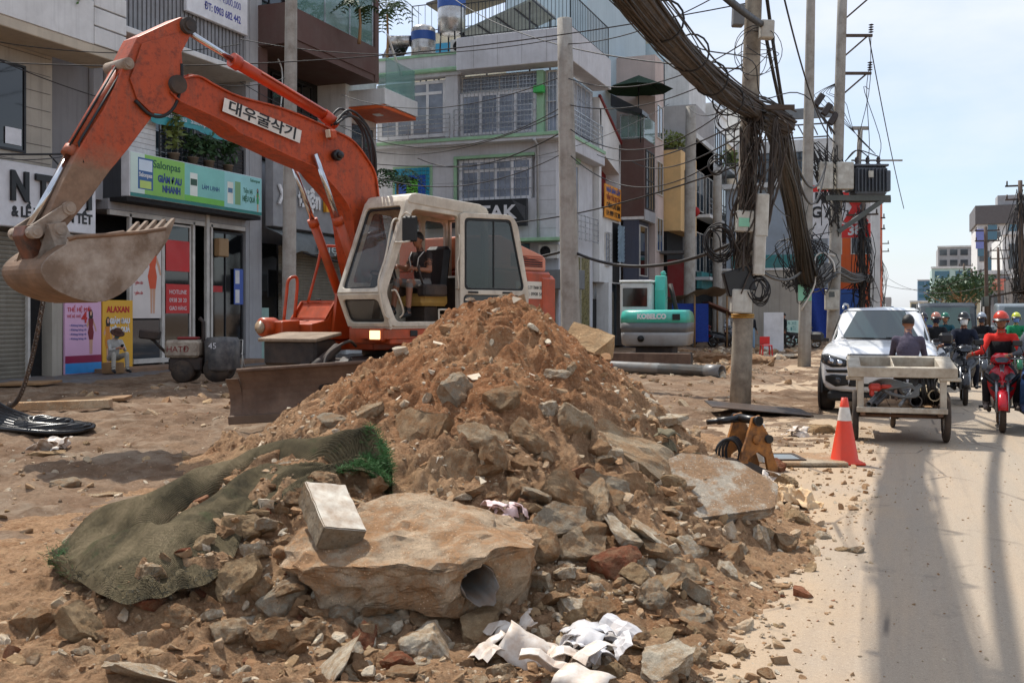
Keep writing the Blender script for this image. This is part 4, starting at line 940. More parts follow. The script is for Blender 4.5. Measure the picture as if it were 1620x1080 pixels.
 b = MB();b.prism([(-2.50,2.50),(-1.6,2.50),(-1.6,2.72),(-2.50,2.60)],(0,1.083,0),(1,0,0),(0,0,1),(0,1,0),0,.006);v = b.build('vent',M_gask,hd)
 b = MB()
 for i in range(5): b.box(-2.5,-1.6,1.088,1.10,2.515 + .04 * i,2.53 + .04 * i)
 b.build('vent_slats',M_or,v)
 b = MB();b.box(-2.62,-1.62,1.172,1.18,1.94,2.24,.002);pn = b.build('notice_panel',mat('notice_white',(226,220,206),.5,dirt=(160,140,110),da=.3),eh)
 Mx = lambda x,z: plane_M((x,1.1825,z),(-1,0,0),(0,0,1))
 lettering('CÔNG TY TNHH XD - DV',.085,M_blackp,pn,Mx(-2.16,2.13),width=.7);lettering('ĐT: 0908 5632',.085,M_blackp,pn,Mx(-2.16,2.02),width=.62)
 b = MB();b.lathe([(0,0),(.07,0),(.07,.003),(0,.003)],(-1.73,1.18,2.09),(0,1,0),6,smooth=False);b.build('star_emblem',mat('yellow_print',(226,196,60),.5),pn)
 b = MB();b.box(-2.78,-2.3,1.203,1.21,1.2,1.5);b.build('grille',M_gask,eh)
 # cab
 out = rounded([(-.80,1.48),(-.80,3.30),(1.06,3.38),(1.655,1.98),(1.42,1.48)],.10)
 hole = rounded([(-.06,1.56),(-.06,3.22),(.97,3.25),(1.53,1.98),(1.32,1.56)],.09)
 hole2 = rounded([(-.70,2.1),(-.70,3.2),(-.16,3.22),(-.16,2.1)],.07)
 MX = lambda y: Matrix(((1,0,0,0),(0,0,-1,y),(0,1,0,0),(0,0,0,1)))
 cab = thing('cab',None,None);cab.parent = t;cab.name = 'cab'
 as_obj(plate([out,hole,hole2],.07,.015),'door_frame',M_cabw,cab,MX(1.19))
 w1 = rounded([(-.70,2.15),(-.70,3.2),(-.2,3.22),(-.2,2.15)],.08);w2 = rounded([(-.1,2.15),(-.1,3.22),(.4,3.22),(.4,2.15)],.08);w3 = rounded([(.5,2.15),(.5,3.22),(.97,3.24),(1.42,2.15)],.08)
 as_obj(plate([out,w1,w2,w3],.07,.015),'right_frame',M_cabw,cab,MX(.36))
 b = MB()
 XZ([(-.82,3.29),(-.78,3.40),(-.6,3.455),(.9,3.50),(1.02,3.47),(1.10,3.37),(1.05,3.33),(-.8,3.25)],.31,1.235,b);b.build('roof',M_cabw,cab,bev=.035,seg=3)
 b = MB();b.box(-.8,1.42,.36,1.2,1.44,1.50,.01);b.build('floor',M_cabw,cab)
 b = MB();b.box(-.83,-.77,.32,1.22,1.46,2.1,.01);b.box(-.83,-.77,.32,.42,2.1,3.35,.01);b.box(-.83,-.77,1.1,1.22,2.1,3.35,.01);b.box(-.83,-.77,.32,1.22,3.22,3.36,.01);b.build('rear_wall',M_cabw,cab)
 # front: two leaning planes
 def front(p0,p1,name,hole_in,mt):
  a = Vector((p0[0],.325,p0[1]));bb = Vector((p1[0],.325,p1[1]));L = (bb - a).length;M = plane_M(a,(0,1,0),bb - a);W_ = .90
  as_obj(plate([[(0,0),(W_,0),(W_,L),(0,L)],rounded([(hole_in,.07),(W_ - hole_in,.07),(W_ - hole_in,L - .09),(hole_in,L - .09)],.09)],.06,.012),name,M_cabw,cab,M)
  h = rounded([(hole_in - .005,.065),(W_ - hole_in + .005,.065),(W_ - hole_in + .005,L - .085),(hole_in - .005,L - .085)],.09);h2 = rounded([(hole_in + .035,.105),(W_ - hole_in - .035,.105),(W_ - hole_in - .035,L - .125),(hole_in + .035,L - .125)],.07)
  as_obj(plate([h,h2],.03,.006),'gasket',M_gask,cab,M @ Matrix.Translation((0,0,-.02)))
  as_obj(plate([h],.006),'windscreen',mt,cab,M @ Matrix.Translation((0,0,-.012)))
 front((1.655,1.98),(1.08,3.37),'front_frame',.075,M_clear);front((1.43,1.49),(1.655,1.98),'lower_front_frame',.075,glass('muddy_glass',(60,56,50),.3,.62))
 b = MB()
 for w in (w1,w2,w3): pass
 for w,nm in ((w1,'side_glass'),(w2,'side_glass'),(w3,'side_glass')): as_obj(plate([w],.006),nm,glass('pale_side_glass',(120,140,138),.05,.28),cab,MX(.36))
 as_obj(plate([hole2],.006),'rear_side_glass',M_clear,cab,MX(1.19))
 # interior
 b = MB();b.rbox((.12,.62,1.90),(.62,.60,.20),b=.05);b.build('seat_base',mat('tan_seat_shell',(196,158,82),.6,dirt=(110,84,50),da=.4),cab)
 b = MB();b.rbox((.12,.62,2.05),(.56,.54,.14),b=.06);b.rbox((-.22,.62,2.42),(.16,.52,.72),(0,-.15,0),.07);b.build('seat',M_black,cab)
 b = MB();b.box(.0,.3,.4,.85,1.5,1.8,.02);b.build('seat_post',M_chas,cab)
 b = MB();b.tube([(1.18,.62,1.5),(1.05,.62,2.2)],.06,10);b.lathe([(.17,-.012),(.19,0),(.17,.012)],(1.03,.62,2.26),(-.45,0,1),20,caps=False);b.bar((1.03,.45,2.26),(1.03,.79,2.26),.03);b.rbox((1.12,.62,2.12),(.16,.2,.24),(0,-.3,0),.03);b.build('steering_column',M_blackp,cab)
 for y in (.44,.98):
  b = MB();b.box(.0,.55,y - .09,y + .09,1.95,2.14,.03);b.tube([(.5,y,2.14),(.58,y,2.36)],.016,8);b.ell((.585,y,2.39),(.025,.025,.05));b.build('control_console',M_chas,cab)
 b = MB();b.rbox((-.62,.7,1.9),(.3,.9,.8),b=.03);b.build('rear_box',M_chas,cab)
 # mirror, grab handles
 b = MB();b.rbox((1.27,1.44,2.92),(.05,.24,.38),(0,0,.35),.03);mr = b.build('mirror',M_gask,cab)
 b = MB();b.tube(spline([(1.28,1.235,2.74),(1.46,1.34,2.72),(1.42,1.46,2.72),(1.30,1.47,2.74)],12),.014,8);b.tube(spline([(1.22,1.235,3.12),(1.3,1.4,3.16),(1.26,1.46,3.12)],10),.012,8);b.build('mirror_bracket',M_cabw,cab)
 def handle(pts,name='grab_handle',mt=None,r=.014):
  b = MB();b.tube(spline(pts,26),r,8);b.build(name,mt or M_cabw,cab)
 handle([(1.30,1.23,3.05),(1.40,1.29,3.07),(1.50,1.30,2.98),(1.62,1.29,2.5),(1.74,1.28,2.2),(1.73,1.27,2.02),(1.64,1.27,1.70),(1.55,1.26,1.62),(1.47,1.22,1.62)])
 handle([(1.43,1.22,2.02),(1.38,1.28,2.0),(1.24,1.28,1.72),(1.25,1.22,1.62)]);handle([(-.02,1.23,2.9),(.0,1.30,2.9),(.01,1.30,2.6),(.05,1.30,2.45),(.02,1.30,2.1),(-.02,1.23,2.08)])
 handle([(.48,1.23,1.50),(.48,1.30,1.52),(.48,1.30,1.72),(.46,1.30,1.74),(.26,1.30,1.74),(.24,1.30,1.72),(.24,1.3,1.52),(.24,1.23,1.5)])
 # door swung back
 dr = thing('door',None,None,(-.06,1.25,0),R(180 - 13));dr.parent = cab
 ou = rounded([(0,1.52),(0,3.30),(1.0,3.33),(1.42,2.25),(1.44,1.99),(1.30,1.52)],.10);ou = rounded([(0,1.52),(0,3.28),(1.05,3.30),(1.18,3.15),(1.42,2.05),(1.40,1.62),(1.30,1.52)],.09)
 wi = rounded([(.09,2.06),(.09,3.20),(1.03,3.22),(1.31,2.12),(1.28,2.06)],.08);lw = rounded([(.07,1.78),(.07,1.98),(1.22,1.98),(1.22,1.62),(.38,1.62)],.08)
 DM = Matrix(((1,0,0,0),(0,0,-1,0),(0,1,0,0),(0,0,0,1)))
 as_obj(plate([ou,wi,lw],.05,.012),'door_panel',M_cabw,dr,DM)
 for w,mt in ((wi,M_clear2),(lw,glass('dark_low_glass',(22,20,19),.1,.95))):
  as_obj(plate([w],.008),'door_glass',mt,dr,DM)
  inn = [((x - sum(p[0] for p in w) / len(w)) * .94 + sum(p[0] for p in w) / len(w),(z - sum(p[1] for p in w) / len(w)) * .94 + sum(p[1] for p in w) / len(w)) for x,z in w];as_obj(plate([w,inn],.035,.004),'gasket',M_gask,dr,DM)
 b = MB();b.bar((.68,0,2.1),(.68,0,3.2),.03,.02);b.build('sliding_rail',M_gask,dr)
 b = MB();b.rbox((1.32,-.04,1.82),(.05,.03,.14),b=.01);b.build('door_handle',M_gask,dr)
 for x in (.25,.95):
  b = MB();b.rbox((x,-.035,2.02),(.2,.02,.03),b=.005);b.build('latch',M_gask,dr)
  # cab front headlamp, lit
 b = MB();b.rbox((1.46,.98,1.36),(.14,.30,.20),(0,0,.1),.03);hl = b.build('headlight',M_or,t);b = MB();b.rbox((1.535,.985,1.365),(.02,.20,.13),(0,0,.1),.01);b.build('lit_lens',emis('lit_headlamp',(255,214,150),1.7),hl)
 # chassis turned 28 degrees against the upper part
 ch = thing('chassis',None,None,(0,0,0),R(17));ch.parent = t
 b = MB();b.box(-2.3,2.3,-.45,.45,.62,1.0,.03);b.lathe([(.6,0),(.62,.05),(.62,.14)],(0,0,.98),(0,0,1),24);b.box(-1.5,-1.2,-1.1,1.1,.45,.7,.03);b.box(1.2,1.5,-1.1,1.1,.45,.7,.03);b.build('frame',M_chas,ch)
 for x in (1.35,-1.35):
  for y in (1,-1):
   b = MB();b.lathe([(.25,-.2),(.42,-.22),(.50,-.16),(.515,-.06),(.515,.06),(.50,.16),(.42,.22),(.25,.2)],(x,y * .98,.5),(0,1,0),28)
   for i in range(22):
    a = 2 * PI * i / 22;b.rbox((x + .51 * math.cos(a),y * .98,.5 + .51 * math.sin(a)),(.05,.36,.05),(0,-a,(.35 if i % 2 else -.35)),.01)
   b.lathe([(0,-.08),(.24,-.1),(.26,0),(.24,.1),(0,.08)],(x,y * .98,.5),(0,1,0),20);b.build('wheel',M_tyre,ch)
 b = MB();b.box(1.75,2.35,-1.05,-.15,.92,1.30,.04);b.build('tool_box',M_chas,ch);b = MB();b.rbox((2.05,-.6,1.335),(.72,1.0,.05),(0,.12,0),.01);b.build('step_plate',mat('dusty_step',(150,132,112),.85,var=.25,dirt=(96,76,58),da=.6,ds=6),ch)
 b = MB();b.bar((2.2,.3,1.0),(2.85,.3,.6),.14);b.bar((2.2,-.3,1.0),(2.85,-.3,.6),.14);b.tube([(2.0,.0,1.18),(2.8,.0,.85)],.07,12);b.tube(spline([(1.8,.2,1.2),(2.2,.3,1.28),(2.5,.15,1.1),(2.7,.2,.9)],14),.022,8);b.build('blade_arms',M_chas,ch)
 bl = thing('dozer_blade',None,None,(2.95,.12,.60),0,rot=(R(4),0,R(16)));bl.parent = ch
 V = []
 for i in range(9):
  a = -.62 + 1.24 * i / 8
  for y in np.linspace(-1.02,1.02,12): V.append((.14 * (a / .62) ** 2 - .14 + .06,y,a * .56))
 prof = [(.14 * (z / .35) ** 2 - .09,z) for z in np.linspace(-.35,.35,9)];pb = [(x - .05,z) for x,z in prof[::-1]]
 b = MB();b.prism(prof + pb,(0,0,0),(1,0,0),(0,0,1),(0,-1,0),-.98,.98);b.build('plate',M_blade,bl,bev=.006)
 for s in (1,-1):
  b = MB();b.prism([(x,z * .86 - .05) for x,z in prof + pb],(0,s * 1.07,0),(1,0,0),(0,0,1),(0,-1,0),-.09,.09);b.build('end_plate',M_blade,bl,bev=.006)
 b = MB();b.box(-.02,.07,-1.15,1.15,-.38,-.26,.01);b.build('cutting_edge',mat('worn_edge',(110,90,74),.6,metal=.3,dirt=(84,64,50),da=.7),bl);b = MB();b.tube([(.05,-.98,.36),(.05,.98,.36)],.03,10);b.build('top_bar',M_blade,bl)
 return t
EXC = excavator()
def operator():
 J = dict(pelvis=(.05,0,.0),chest=(.08,0,.34),neck=(.12,0,.56),head=(.17,0,.70),sh=[(.1,.2,.5),(.1,-.2,.5)],el=[(.14,.27,.22),(.22,-.25,.25)],wr=[(.40,.16,.24),(.45,-.14,.28)],
 hip=[(.08,.1,-.01),(.08,-.1,-.01)],kn=[(.50,.14,.02),(.5,-.14,.04)],an=[(.56,.16,-.44),(.58,-.15,-.42)],toe=[(.72,.17,-.50),(.74,-.16,-.48)])
 M = Matrix.Translation(Vector(EX_LOC)) @ Matrix.Rotation(EX_RZ,4,'Z');p = M @ Vector((.12,.68,2.14))
 def shoes(root,hm):
  b = MB();b.tube([(.17,-.13,.52),(.26,-.1,.42),(.25,-.05,.2)],.008,6);b.tube([(.17,.13,.52),(.26,.1,.42),(.25,.05,.2)],.008,6);b.build('shirt_trim',M_white,root)
 return person('man in dark polo shirt and grey shorts sitting at the controls of the orange excavator',J,dict(top=cloth('grey_black_shirt',(58,52,52)),bottom=cloth('grey_shorts',(122,118,114)),shoe=M_black),p,EX_RZ,.014,sleeves='short',legs='short',extra=shoes,look=(0,.1),skin=M_skin2)
operator()
from mathutils.bvhtree import BVHTree
# ------------------------------------------------------------------ vehicles and riders on the road
M_carw = mat('white_car_paint',(224,226,228),.18,var=.02,dirt=(170,160,148),da=.18,ds=1.2,bump=0)
M_wind = glass('windscreen_glass',(44,62,64),.02,1.0,.9)
M_lampg = mat('lamp_glass',(70,72,76),.08,var=.5,vs=14,metal=.4,bump=.2,bs=25)
M_alloy = mat('alloy',(150,152,154),.3,metal=.8)
M_gold = mat('gold_emblem',(206,160,60),.3,metal=.6,bump=0)
def wheel_parts(parent,x,y,z,r,w,name='wheel',spokes=5,seg=28):
 wt = thing(name,None,None,(x,y,z));wt.parent = parent
 b = MB();b.lathe([(r * .66,-w * .5),(r * .9,-w * .52),(r * .985,-w * .36),(r,-w * .12),(r,w * .12),(r * .985,w * .36),(r * .9,w * .52),(r * .66,w * .5)],(0,0,0),(0,1,0),seg,caps=False);b.build('tyre',M_tyre,wt)
 b = MB();b.lathe([(r * .67,-w * .48),(r * .62,-w * .2),(r * .62,w * .2),(r * .67,w * .48)],(0,0,0),(0,1,0),seg,caps=False)
 for s in (1,-1):
  b.lathe([(0,s * w * .30),(r * .16,s * w * .32),(r * .18,s * w * .2)],(0,0,0),(0,1,0),12,caps=False)
  for i in range(spokes):
   a = 2 * PI * i / spokes;b.bar((r * .1 * math.cos(a),s * w * .25,r * .1 * math.sin(a)),(r * .64 * math.cos(a),s * w * .3,r * .64 * math.sin(a)),r * .16,w * .1,(0,1,0))
 b.build('rim',M_alloy,wt);return wt
def pickup():
 t = thing('pickup_truck','white pickup truck with a gold bowtie badge behind the hand cart','pickup truck',(-.40,18.75,0),R(-90))
 # x forward from the front axle, y left, z up.  sections: x, half width, sill z, belt z, top z (bonnet or deck), shoulder half width
 def sec(x,w,z0,zb,zt,wt,crown=.03):
  h = [(0,z0),(w * .8,z0),(w * .96,z0 + .08),(w,z0 + .25),(w,zb - .12),(w * .985,zb - .02),(wt,zt - .035),(wt - .12,zt),(0,zt + crown)]
  return [(x,-y,z) for y,z in h[::-1]][:-1] + [(x,y,z) for y,z in h][0:] if False else [(x,y,z) for y,z in h] + [(x,-y,z) for y,z in h[::-1][1:-1]]
 S = [sec(.93,.60,.44,.80,.86,.54,.01),sec(.90,.72,.40,.88,.96,.66,.02),sec(.80,.85,.36,.98,1.02,.76,.03),sec(.62,.91,.34,1.04,1.08,.82,.04),sec(.3,.94,.34,1.08,1.12,.85,.045),(sec(-.2,.945,.34,1.10,1.15,.87,.045)),sec(-.62,.945,.34,1.11,1.19,.88,.04),sec(-.9,.945,.34,1.12,1.2,.88,.02),sec(-2.5,.945,.36,1.13,1.18,.9,.0),sec(-4.1,.94,.40,1.12,1.17,.9,.0),sec(-4.3,.92,.44,1.10,1.15,.88,.0)]
 b = MB();b.loft(S);body = b.build('body',M_carw,t);body.modifiers.new('sub','SUBSURF').render_levels = 1
 bpy.context.view_layer.update();bv = BVHTree.FromObject(body,bpy.context.evaluated_depsgraph_get())
 def decal(poly,off,name,mt,par=None):
  bm = bmesh.new();bm.faces.new([bm.verts.new((0,p[0],p[1])) for p in poly]);lo = [min(p[k] for p in poly) for k in (0,1)];hi = [max(p[k] for p in poly) for k in (0,1)]
  for k in (0,1):
   q = lo[k] + .04
   while q < hi[k]:
    no = [0,0,0];co = [0,0,0];no[k + 1] = 1;co[k + 1] = q;bmesh.ops.bisect_plane(bm,geom=bm.verts[:] + bm.edges[:] + bm.faces[:],plane_co=co,plane_no=no);q += .04
  for v in bm.verts:
   hp = bv.ray_cast(Vector((4,v.co.y,v.co.z)),Vector((-1,0,0)))[0];v.co.x = (hp.x if hp else .3) + off
  me = bpy.data.meshes.new(name);bm.to_mesh(me);bm.free();me.materials.append(mt)
  for p in me.polygons: p.use_smooth = True
  o = link(me,name,par or t);md = o.modifiers.new('s','SOLIDIFY');md.thickness = .018;md.offset = 0;return o
  # cabin: glasshouse loft then glass set into it
 C = []
 for x,w0,z0,w1,z1 in ((-.52,.84,1.10,.80,1.16),(-.72,.86,1.12,.77,1.30),(-1.25,.88,1.12,.68,1.72),(-1.55,.89,1.12,.66,1.785),(-2.1,.89,1.12,.66,1.80),(-2.75,.89,1.12,.65,1.76),(-3.0,.88,1.12,.68,1.55),(-3.15,.87,1.12,.8,1.15)):
  h = [(w0,z0),(w0 - (w0 - w1) * .5,z0 + (z1 - z0) * .5),(w1,z1 - .05),(w1 - .08,z1 - .012),(0,z1 + .012)]
  C.append([(x,y,z) for y,z in h] + [(x,-y,z) for y,z in h[::-1][1:]])
 b = MB();b.loft(C,closed=True);b.build('cabin',M_carw,t)
 # windscreen: slightly proud curved pane with dark frame
 def pane(y0,y1,k0,k1,off,n=12):
  V = []
  for i in range(2):
   for j in range(n): pass
  return V
 wb,wt_ = Vector((-.60,0,1.215)),Vector((-1.285,0,1.735));nrm = Vector((.60,0,.79)).normalized()
 for nm,mt,e,off in (('windscreen_frame',M_gask,0.0,.012),('windscreen',M_wind,.028,.018)):
  V = []
  for i in range(6):
   k = i / 5;k = e * 1.2 + k * (1 - 2.4 * e);hw = (.80 + (.655 - .80) * k) - e
   for j in range(13):
    q = -1 + j / 6;p = wb.lerp(wt_,k) + nrm * off;V.append((p.x - .10 * q * q * 1.0 + .03,q * hw,p.z - .012 * q * q))
  b = MB();b.grid(np.array(V),6,13);b.build(nm,mt,t)
 for s in (1,-1):
  b = MB();b.add([(-1.0,s * .862,1.20),(-1.02,s * .845,1.26),(-1.42,s * .722,1.66),(-1.95,s * .712,1.68),(-1.95,s * .882,1.20)],[(0,1,2,3,4)]);b.build('side_window',M_wind,t)
  b = MB();b.add([(-2.02,s * .884,1.20),(-2.02,s * .714,1.68),(-2.65,s * .704,1.66),(-2.9,s * .75,1.5),(-2.9,s * .88,1.20)],[(0,1,2,3,4)]);b.build('side_window',M_wind,t)
  b = MB();b.tube(spline([(-1.3,s * .66,1.78),(-1.4,s * .655,1.84),(-1.6,s * .65,1.86),(-2.6,s * .64,1.85),(-2.72,s * .64,1.78)],16),.022,8);b.build('roof_rail',M_alloy,t)
  # mirror
  b = MB();b.rbox((-.86,s * 1.09,1.25),(.10,.24,.19),(0,0,s * .2),.05);b.bar((-.85,s * .88,1.2),(-.86,s * 1.0,1.21),.06);b.build('side_mirror',M_blackp,t)
  # swept headlight
  h = decal([(s * .46,.90),(s * .50,.80),(s * .72,.79),(s * .90,.86),(s * .93,.98),(s * .80,1.0),(s * .62,.95)],.012,'headlight',M_gask)
  o = decal([(s * .50,.885),(s * .53,.82),(s * .71,.81),(s * .87,.87),(s * .89,.965),(s * .79,.98),(s * .63,.935)],.02,'lens',M_lampg,h)
  for q,z in ((.60,.865),(.74,.89)): decal([(s * q + .05 * math.cos(a_),z + .045 * math.sin(a_)) for a_ in np.linspace(0,2 * PI,12,endpoint=False)],.028,'reflector',M_chrome,h)
  f = decal([(s * .48,.66),(s * .46,.50),(s * .66,.47),(s * .83,.56),(s * .83,.64),(s * .72,.67)],.012,'fog_recess',M_gask)
  decal([(s * .63 + .06 * math.cos(a_),.565 + .06 * math.sin(a_)) for a_ in np.linspace(0,2 * PI,14,endpoint=False)],.025,'fog_lamp',M_lampg,f)
  decal([(s * .46,.755),(s * .46,.705),(s * .80,.70),(s * .83,.745)],.012,'bumper_slot',M_gask)
  # flared arches
  for xa in (0,-3.1):
   b = MB();V = []
   for i in range(15):
    a = -.12 + (PI + .24) * i / 14
    for rr,yy in ((.43,.90),(.43,.965),(.52,.955),(.53,.90)): V.append((xa + rr * math.cos(a),s * yy,.40 + rr * math.sin(a)))
   b.grid(np.array(V),15,4);b.build('wheel_arch',M_blackp,t,fix=True)
   b = MB();V = [(xa + .43 * math.cos(a),s * y_,.40 + .43 * math.sin(a)) for a in np.linspace(-.1,PI + .1,14) for y_ in (.952,.5)];b.grid(np.array(V),14,2);b.lathe([(0,0),(.43,0)],(xa,s * .951,.40),(0,s,0),24,caps=False);b.build('wheel_well',M_gask,t)
   wheel_parts(t,xa,s * .865,.385,.385,.25,spokes=6)
 for nm,pts in (('upper_grille',[(-.50,.945),(-.47,1.0),(.47,1.0),(.50,.945),(.30,.92),(-.30,.92)]),('grille',[(-.50,.90),(-.30,.885),(.30,.885),(.50,.90),(.44,.77),(-.44,.77)]),('lower_grille',[(-.42,.66),(.42,.66),(.46,.48),(-.46,.48)])):
  gr = decal(pts,.012,nm,M_gask);z0 = min(p[1] for p in pts);z1 = max(p[1] for p in pts)
  for z in np.linspace(z0 + .02,z1 - .02,3): decal([(-.42,z - .007),(.42,z - .007),(.42,z + .007),(-.42,z + .007)],.02,'grille_bar',M_blackp,gr)
 decal([(-.5,.902),(.5,.902),(.5,.92),(-.5,.92)],.024,'chrome_strip',M_alloy);decal([(-.48,.998),(.48,.998),(.46,1.012),(-.46,1.012)],.02,'chrome_strip',M_alloy)
 decal([(-.15,.88),(-.05,.88),(-.05,.845),(.05,.845),(.07,.88),(.17,.88),(.15,.925),(.05,.925),(.05,.955),(-.05,.955),(-.07,.925),(-.17,.925)],.04,'emblem',M_gold)
 b = MB();b.box(.955,.975,-.27,.27,.53,.64,.004);np_ = b.build('number_plate',M_white,t)
 b = MB();b.tube([(-.60,.3,1.235),(-.98,.08,1.50),(-1.2,.12,1.68)],.012,6);b.tube([(-.58,.72,1.235),(-.60,.1,1.255)],.010,6);b.tube([(-.58,-.1,1.245),(-.60,-.66,1.25)],.010,6);b.build('wiper',M_gask,t)
 b = MB();b.tube([(-2.5,.0,1.81),(-2.56,0,1.92)],.008,6);b.build('aerial',M_gask,t)
 b = MB();b.box(-.5,.85,-.8,.8,.22,.40,.05);b.box(-4.2,.3,-.5,.5,.25,.45,.02);b.build('underbody',M_gask,t)
pickup()
def scooter(label,loc,rz,paint,accent,group=None,plate_txt=None,seatc=None,cargo=None):
 """step-through motorbike; x forward, front axle at x=.62"""
 t = thing('motorbike',label,'motorbike',loc,rz,group)
 mp = mat('bike_paint_' + '_'.join(map(str,paint)),paint,.18,var=.05,bump=0);ma = mat('bike_trim_' + '_'.join(map(str,accent)),accent,.3,var=.1,bump=0)
 for x,w in ((.62,.085),(-.62,.10)): wheel_parts(t,x,0,.29,.29,w,spokes=5,seg=26)
 b = MB()
 for s in (1,-1): b.tube([(.62,s * .075,.29),(.46,s * .07,.72)],.024,8)
 b.tube([(.5,0,.62),(.36,0,.98)],.03,8);b.build('fork',M_alloy,t)
 b = MB();V = []
 for i in range(9):
  a = .15 + 2.2 * i / 8
  for j in range(5): q = -1 + j / 2;V.append((.62 + .325 * math.cos(a) * (1 - .02 * q * q),q * .065,.29 + (.325 - .03 * q * q) * math.sin(a)))
 b.grid(np.array(V),9,5);f = b.build('front_fender',mp,t);md = f.modifiers.new('s','SOLIDIFY');md.thickness = .012
 # leg shield: pointed front cowl as loft of horizontal outlines
 rings = []
 for z,hw,xn,xb in ((.42,.10,.36,.26),(.52,.15,.47,.27),(.64,.19,.52,.27),(.76,.195,.50,.27),(.86,.15,.44,.26),(.93,.09,.40,.26)):
  rings.append([(xn,0,z),(xn - .05,hw * .45,z),(xb + .06,hw,z),(xb,hw * .92,z),(xb,-hw * .92,z),(xb + .06,-hw,z),(xn - .05,-hw * .45,z)])
 b = MB();b.loft(rings);c = b.build('front_cowl',mp,t,bev=.006)
 for s in (1,-1):
  b = MB();b.add([(.515,s * .03,.74),(.455,s * .10,.72),(.36,s * .185,.80),(.40,s * .12,.84),(.475,s * .04,.80)],[(0,1,2,3,4)]);b.add([(.50,s * .035,.58),(.43,s * .10,.56),(.36,s * .165,.62),(.45,s * .09,.66)],[(0,1,2,3)]);o = b.build('indicator',M_lampg,c);o.location.x = .022
  b = MB();b.loft([[(.50,s * .02,.70),(.46,s * .11,.66),(.47,s * .10,.63),(.51,s * .02,.64)],[(.30,s * .235,.84),(.30,s * .24,.80),(.29,s * .235,.76),(.31,s * .22,.80)]]);b.build('wing_panel',ma,c)
 b = MB();rings = []
 for z,hw,xn in ((.96,.10,.44),(1.0,.15,.47),(1.06,.14,.44),(1.11,.08,.36)):
  rings.append([(xn,0,z),(xn - .03,hw * .6,z),(xn - .12,hw,z),(.24,hw * .7,z),(.24,-hw * .7,z),(xn - .12,-hw,z),(xn - .03,-hw * .6,z)])
 b.loft(rings);hb = b.build('handlebar_cowl',mp,t,bev=.006)
 b = MB();b.add([(.462,-.06,.985),(.462,.06,.985),(.425,.10,1.035),(.435,.03,1.06),(.435,-.03,1.06),(.425,-.10,1.035)],[(0,1,2,3,4,5)]);o = b.build('headlight',M_lampg,hb);o.location.x = .03
 b = MB();b.tube([(.20,.36,1.04),(.26,.3,1.05),(.32,.12,1.03),(.32,-.12,1.03),(.26,-.3,1.05),(.20,-.36,1.04)],.014,8);b.build('handlebar',M_blackp,t)
 for s in (1,-1):
  b = MB();b.tube([(.27,s * .27,1.05),(.20,s * .38,1.04)],.02,10);b.build('grip',M_black,t)
  b = MB();b.tube([(.33,s * .2,1.05),(.36,s * .3,1.045),(.33,s * .4,1.04)],.007,6);b.build('brake_lever',M_alloy,t)
  b = MB();b.tube([(.28,s * .2,1.06),(.30,s * .26,1.22)],.007,6);b.rbox((.29,s * .30,1.26),(.025,.13,.08),(0,0,0),.02);b.build('mirror',M_blackp,t)
 b = MB();b.loft([[(.3,.09,.40),(.3,-.09,.40),(.3,-.09,.30),(.3,.09,.30)],[(-.2,.14,.44),(-.2,-.14,.44),(-.2,-.12,.28),(-.2,.12,.28)]]);b.tube([(.28,0,.44),(.1,0,.6),(-.1,0,.66)],.06,10);b.rbox((-.1,0,.36),(.34,.22,.22),b=.04);b.tube([(-.1,-.16,.25),(-.5,-.17,.27),(-.85,-.17,.36)],[.03,.05,.055],10);b.build('engine',M_chas,t)
 b = MB();b.loft([[(.05,.12,.60),(.05,-.12,.60),(.05,-.10,.46),(.05,.10,.46)],[(-.4,.15,.70),(-.4,-.15,.70),(-.4,-.13,.48),(-.4,.13,.48)],[(-.92,.07,.80),(-.92,-.07,.80),(-.92,-.05,.70),(-.92,.05,.70)]]);b.build('tail_body',mp,t,bev=.02)
 b = MB();b.loft([[(.08,.11,.66),(.08,-.11,.66),(.08,-.1,.58),(.08,.1,.58)],[(-.25,.14,.76),(-.25,-.14,.76),(-.25,-.14,.66),(-.25,.14,.66)],[(-.8,.11,.82),(-.8,-.11,.82),(-.8,-.09,.74),(-.8,.09,.74)]]);b.build('seat',M_black,t,bev=.03)
 b = MB();b.tube([(-.12,.2,.30),(-.12,-.2,.30)],.014,8)
 for s in (1,-1): b.tube([(-.12,s * .2,.30),(-.12,s * .30,.30)],.022,8)
 b.build('footpeg',M_black,t)
 b = MB();b.tube([(-.62,.14,.29),(-.45,.15,.62)],.03,8);b.tube([(-.62,-.14,.29),(-.45,-.15,.62)],.03,8);b.build('shock_absorber',M_alloy,t)
 b = MB();b.tube([(-.6,.14,.78),(-.92,.1,.86),(-.95,0,.87),(-.92,-.1,.86),(-.6,-.14,.78)],.014,8);b.build('grab_rail',M_alloy,t)
 return t
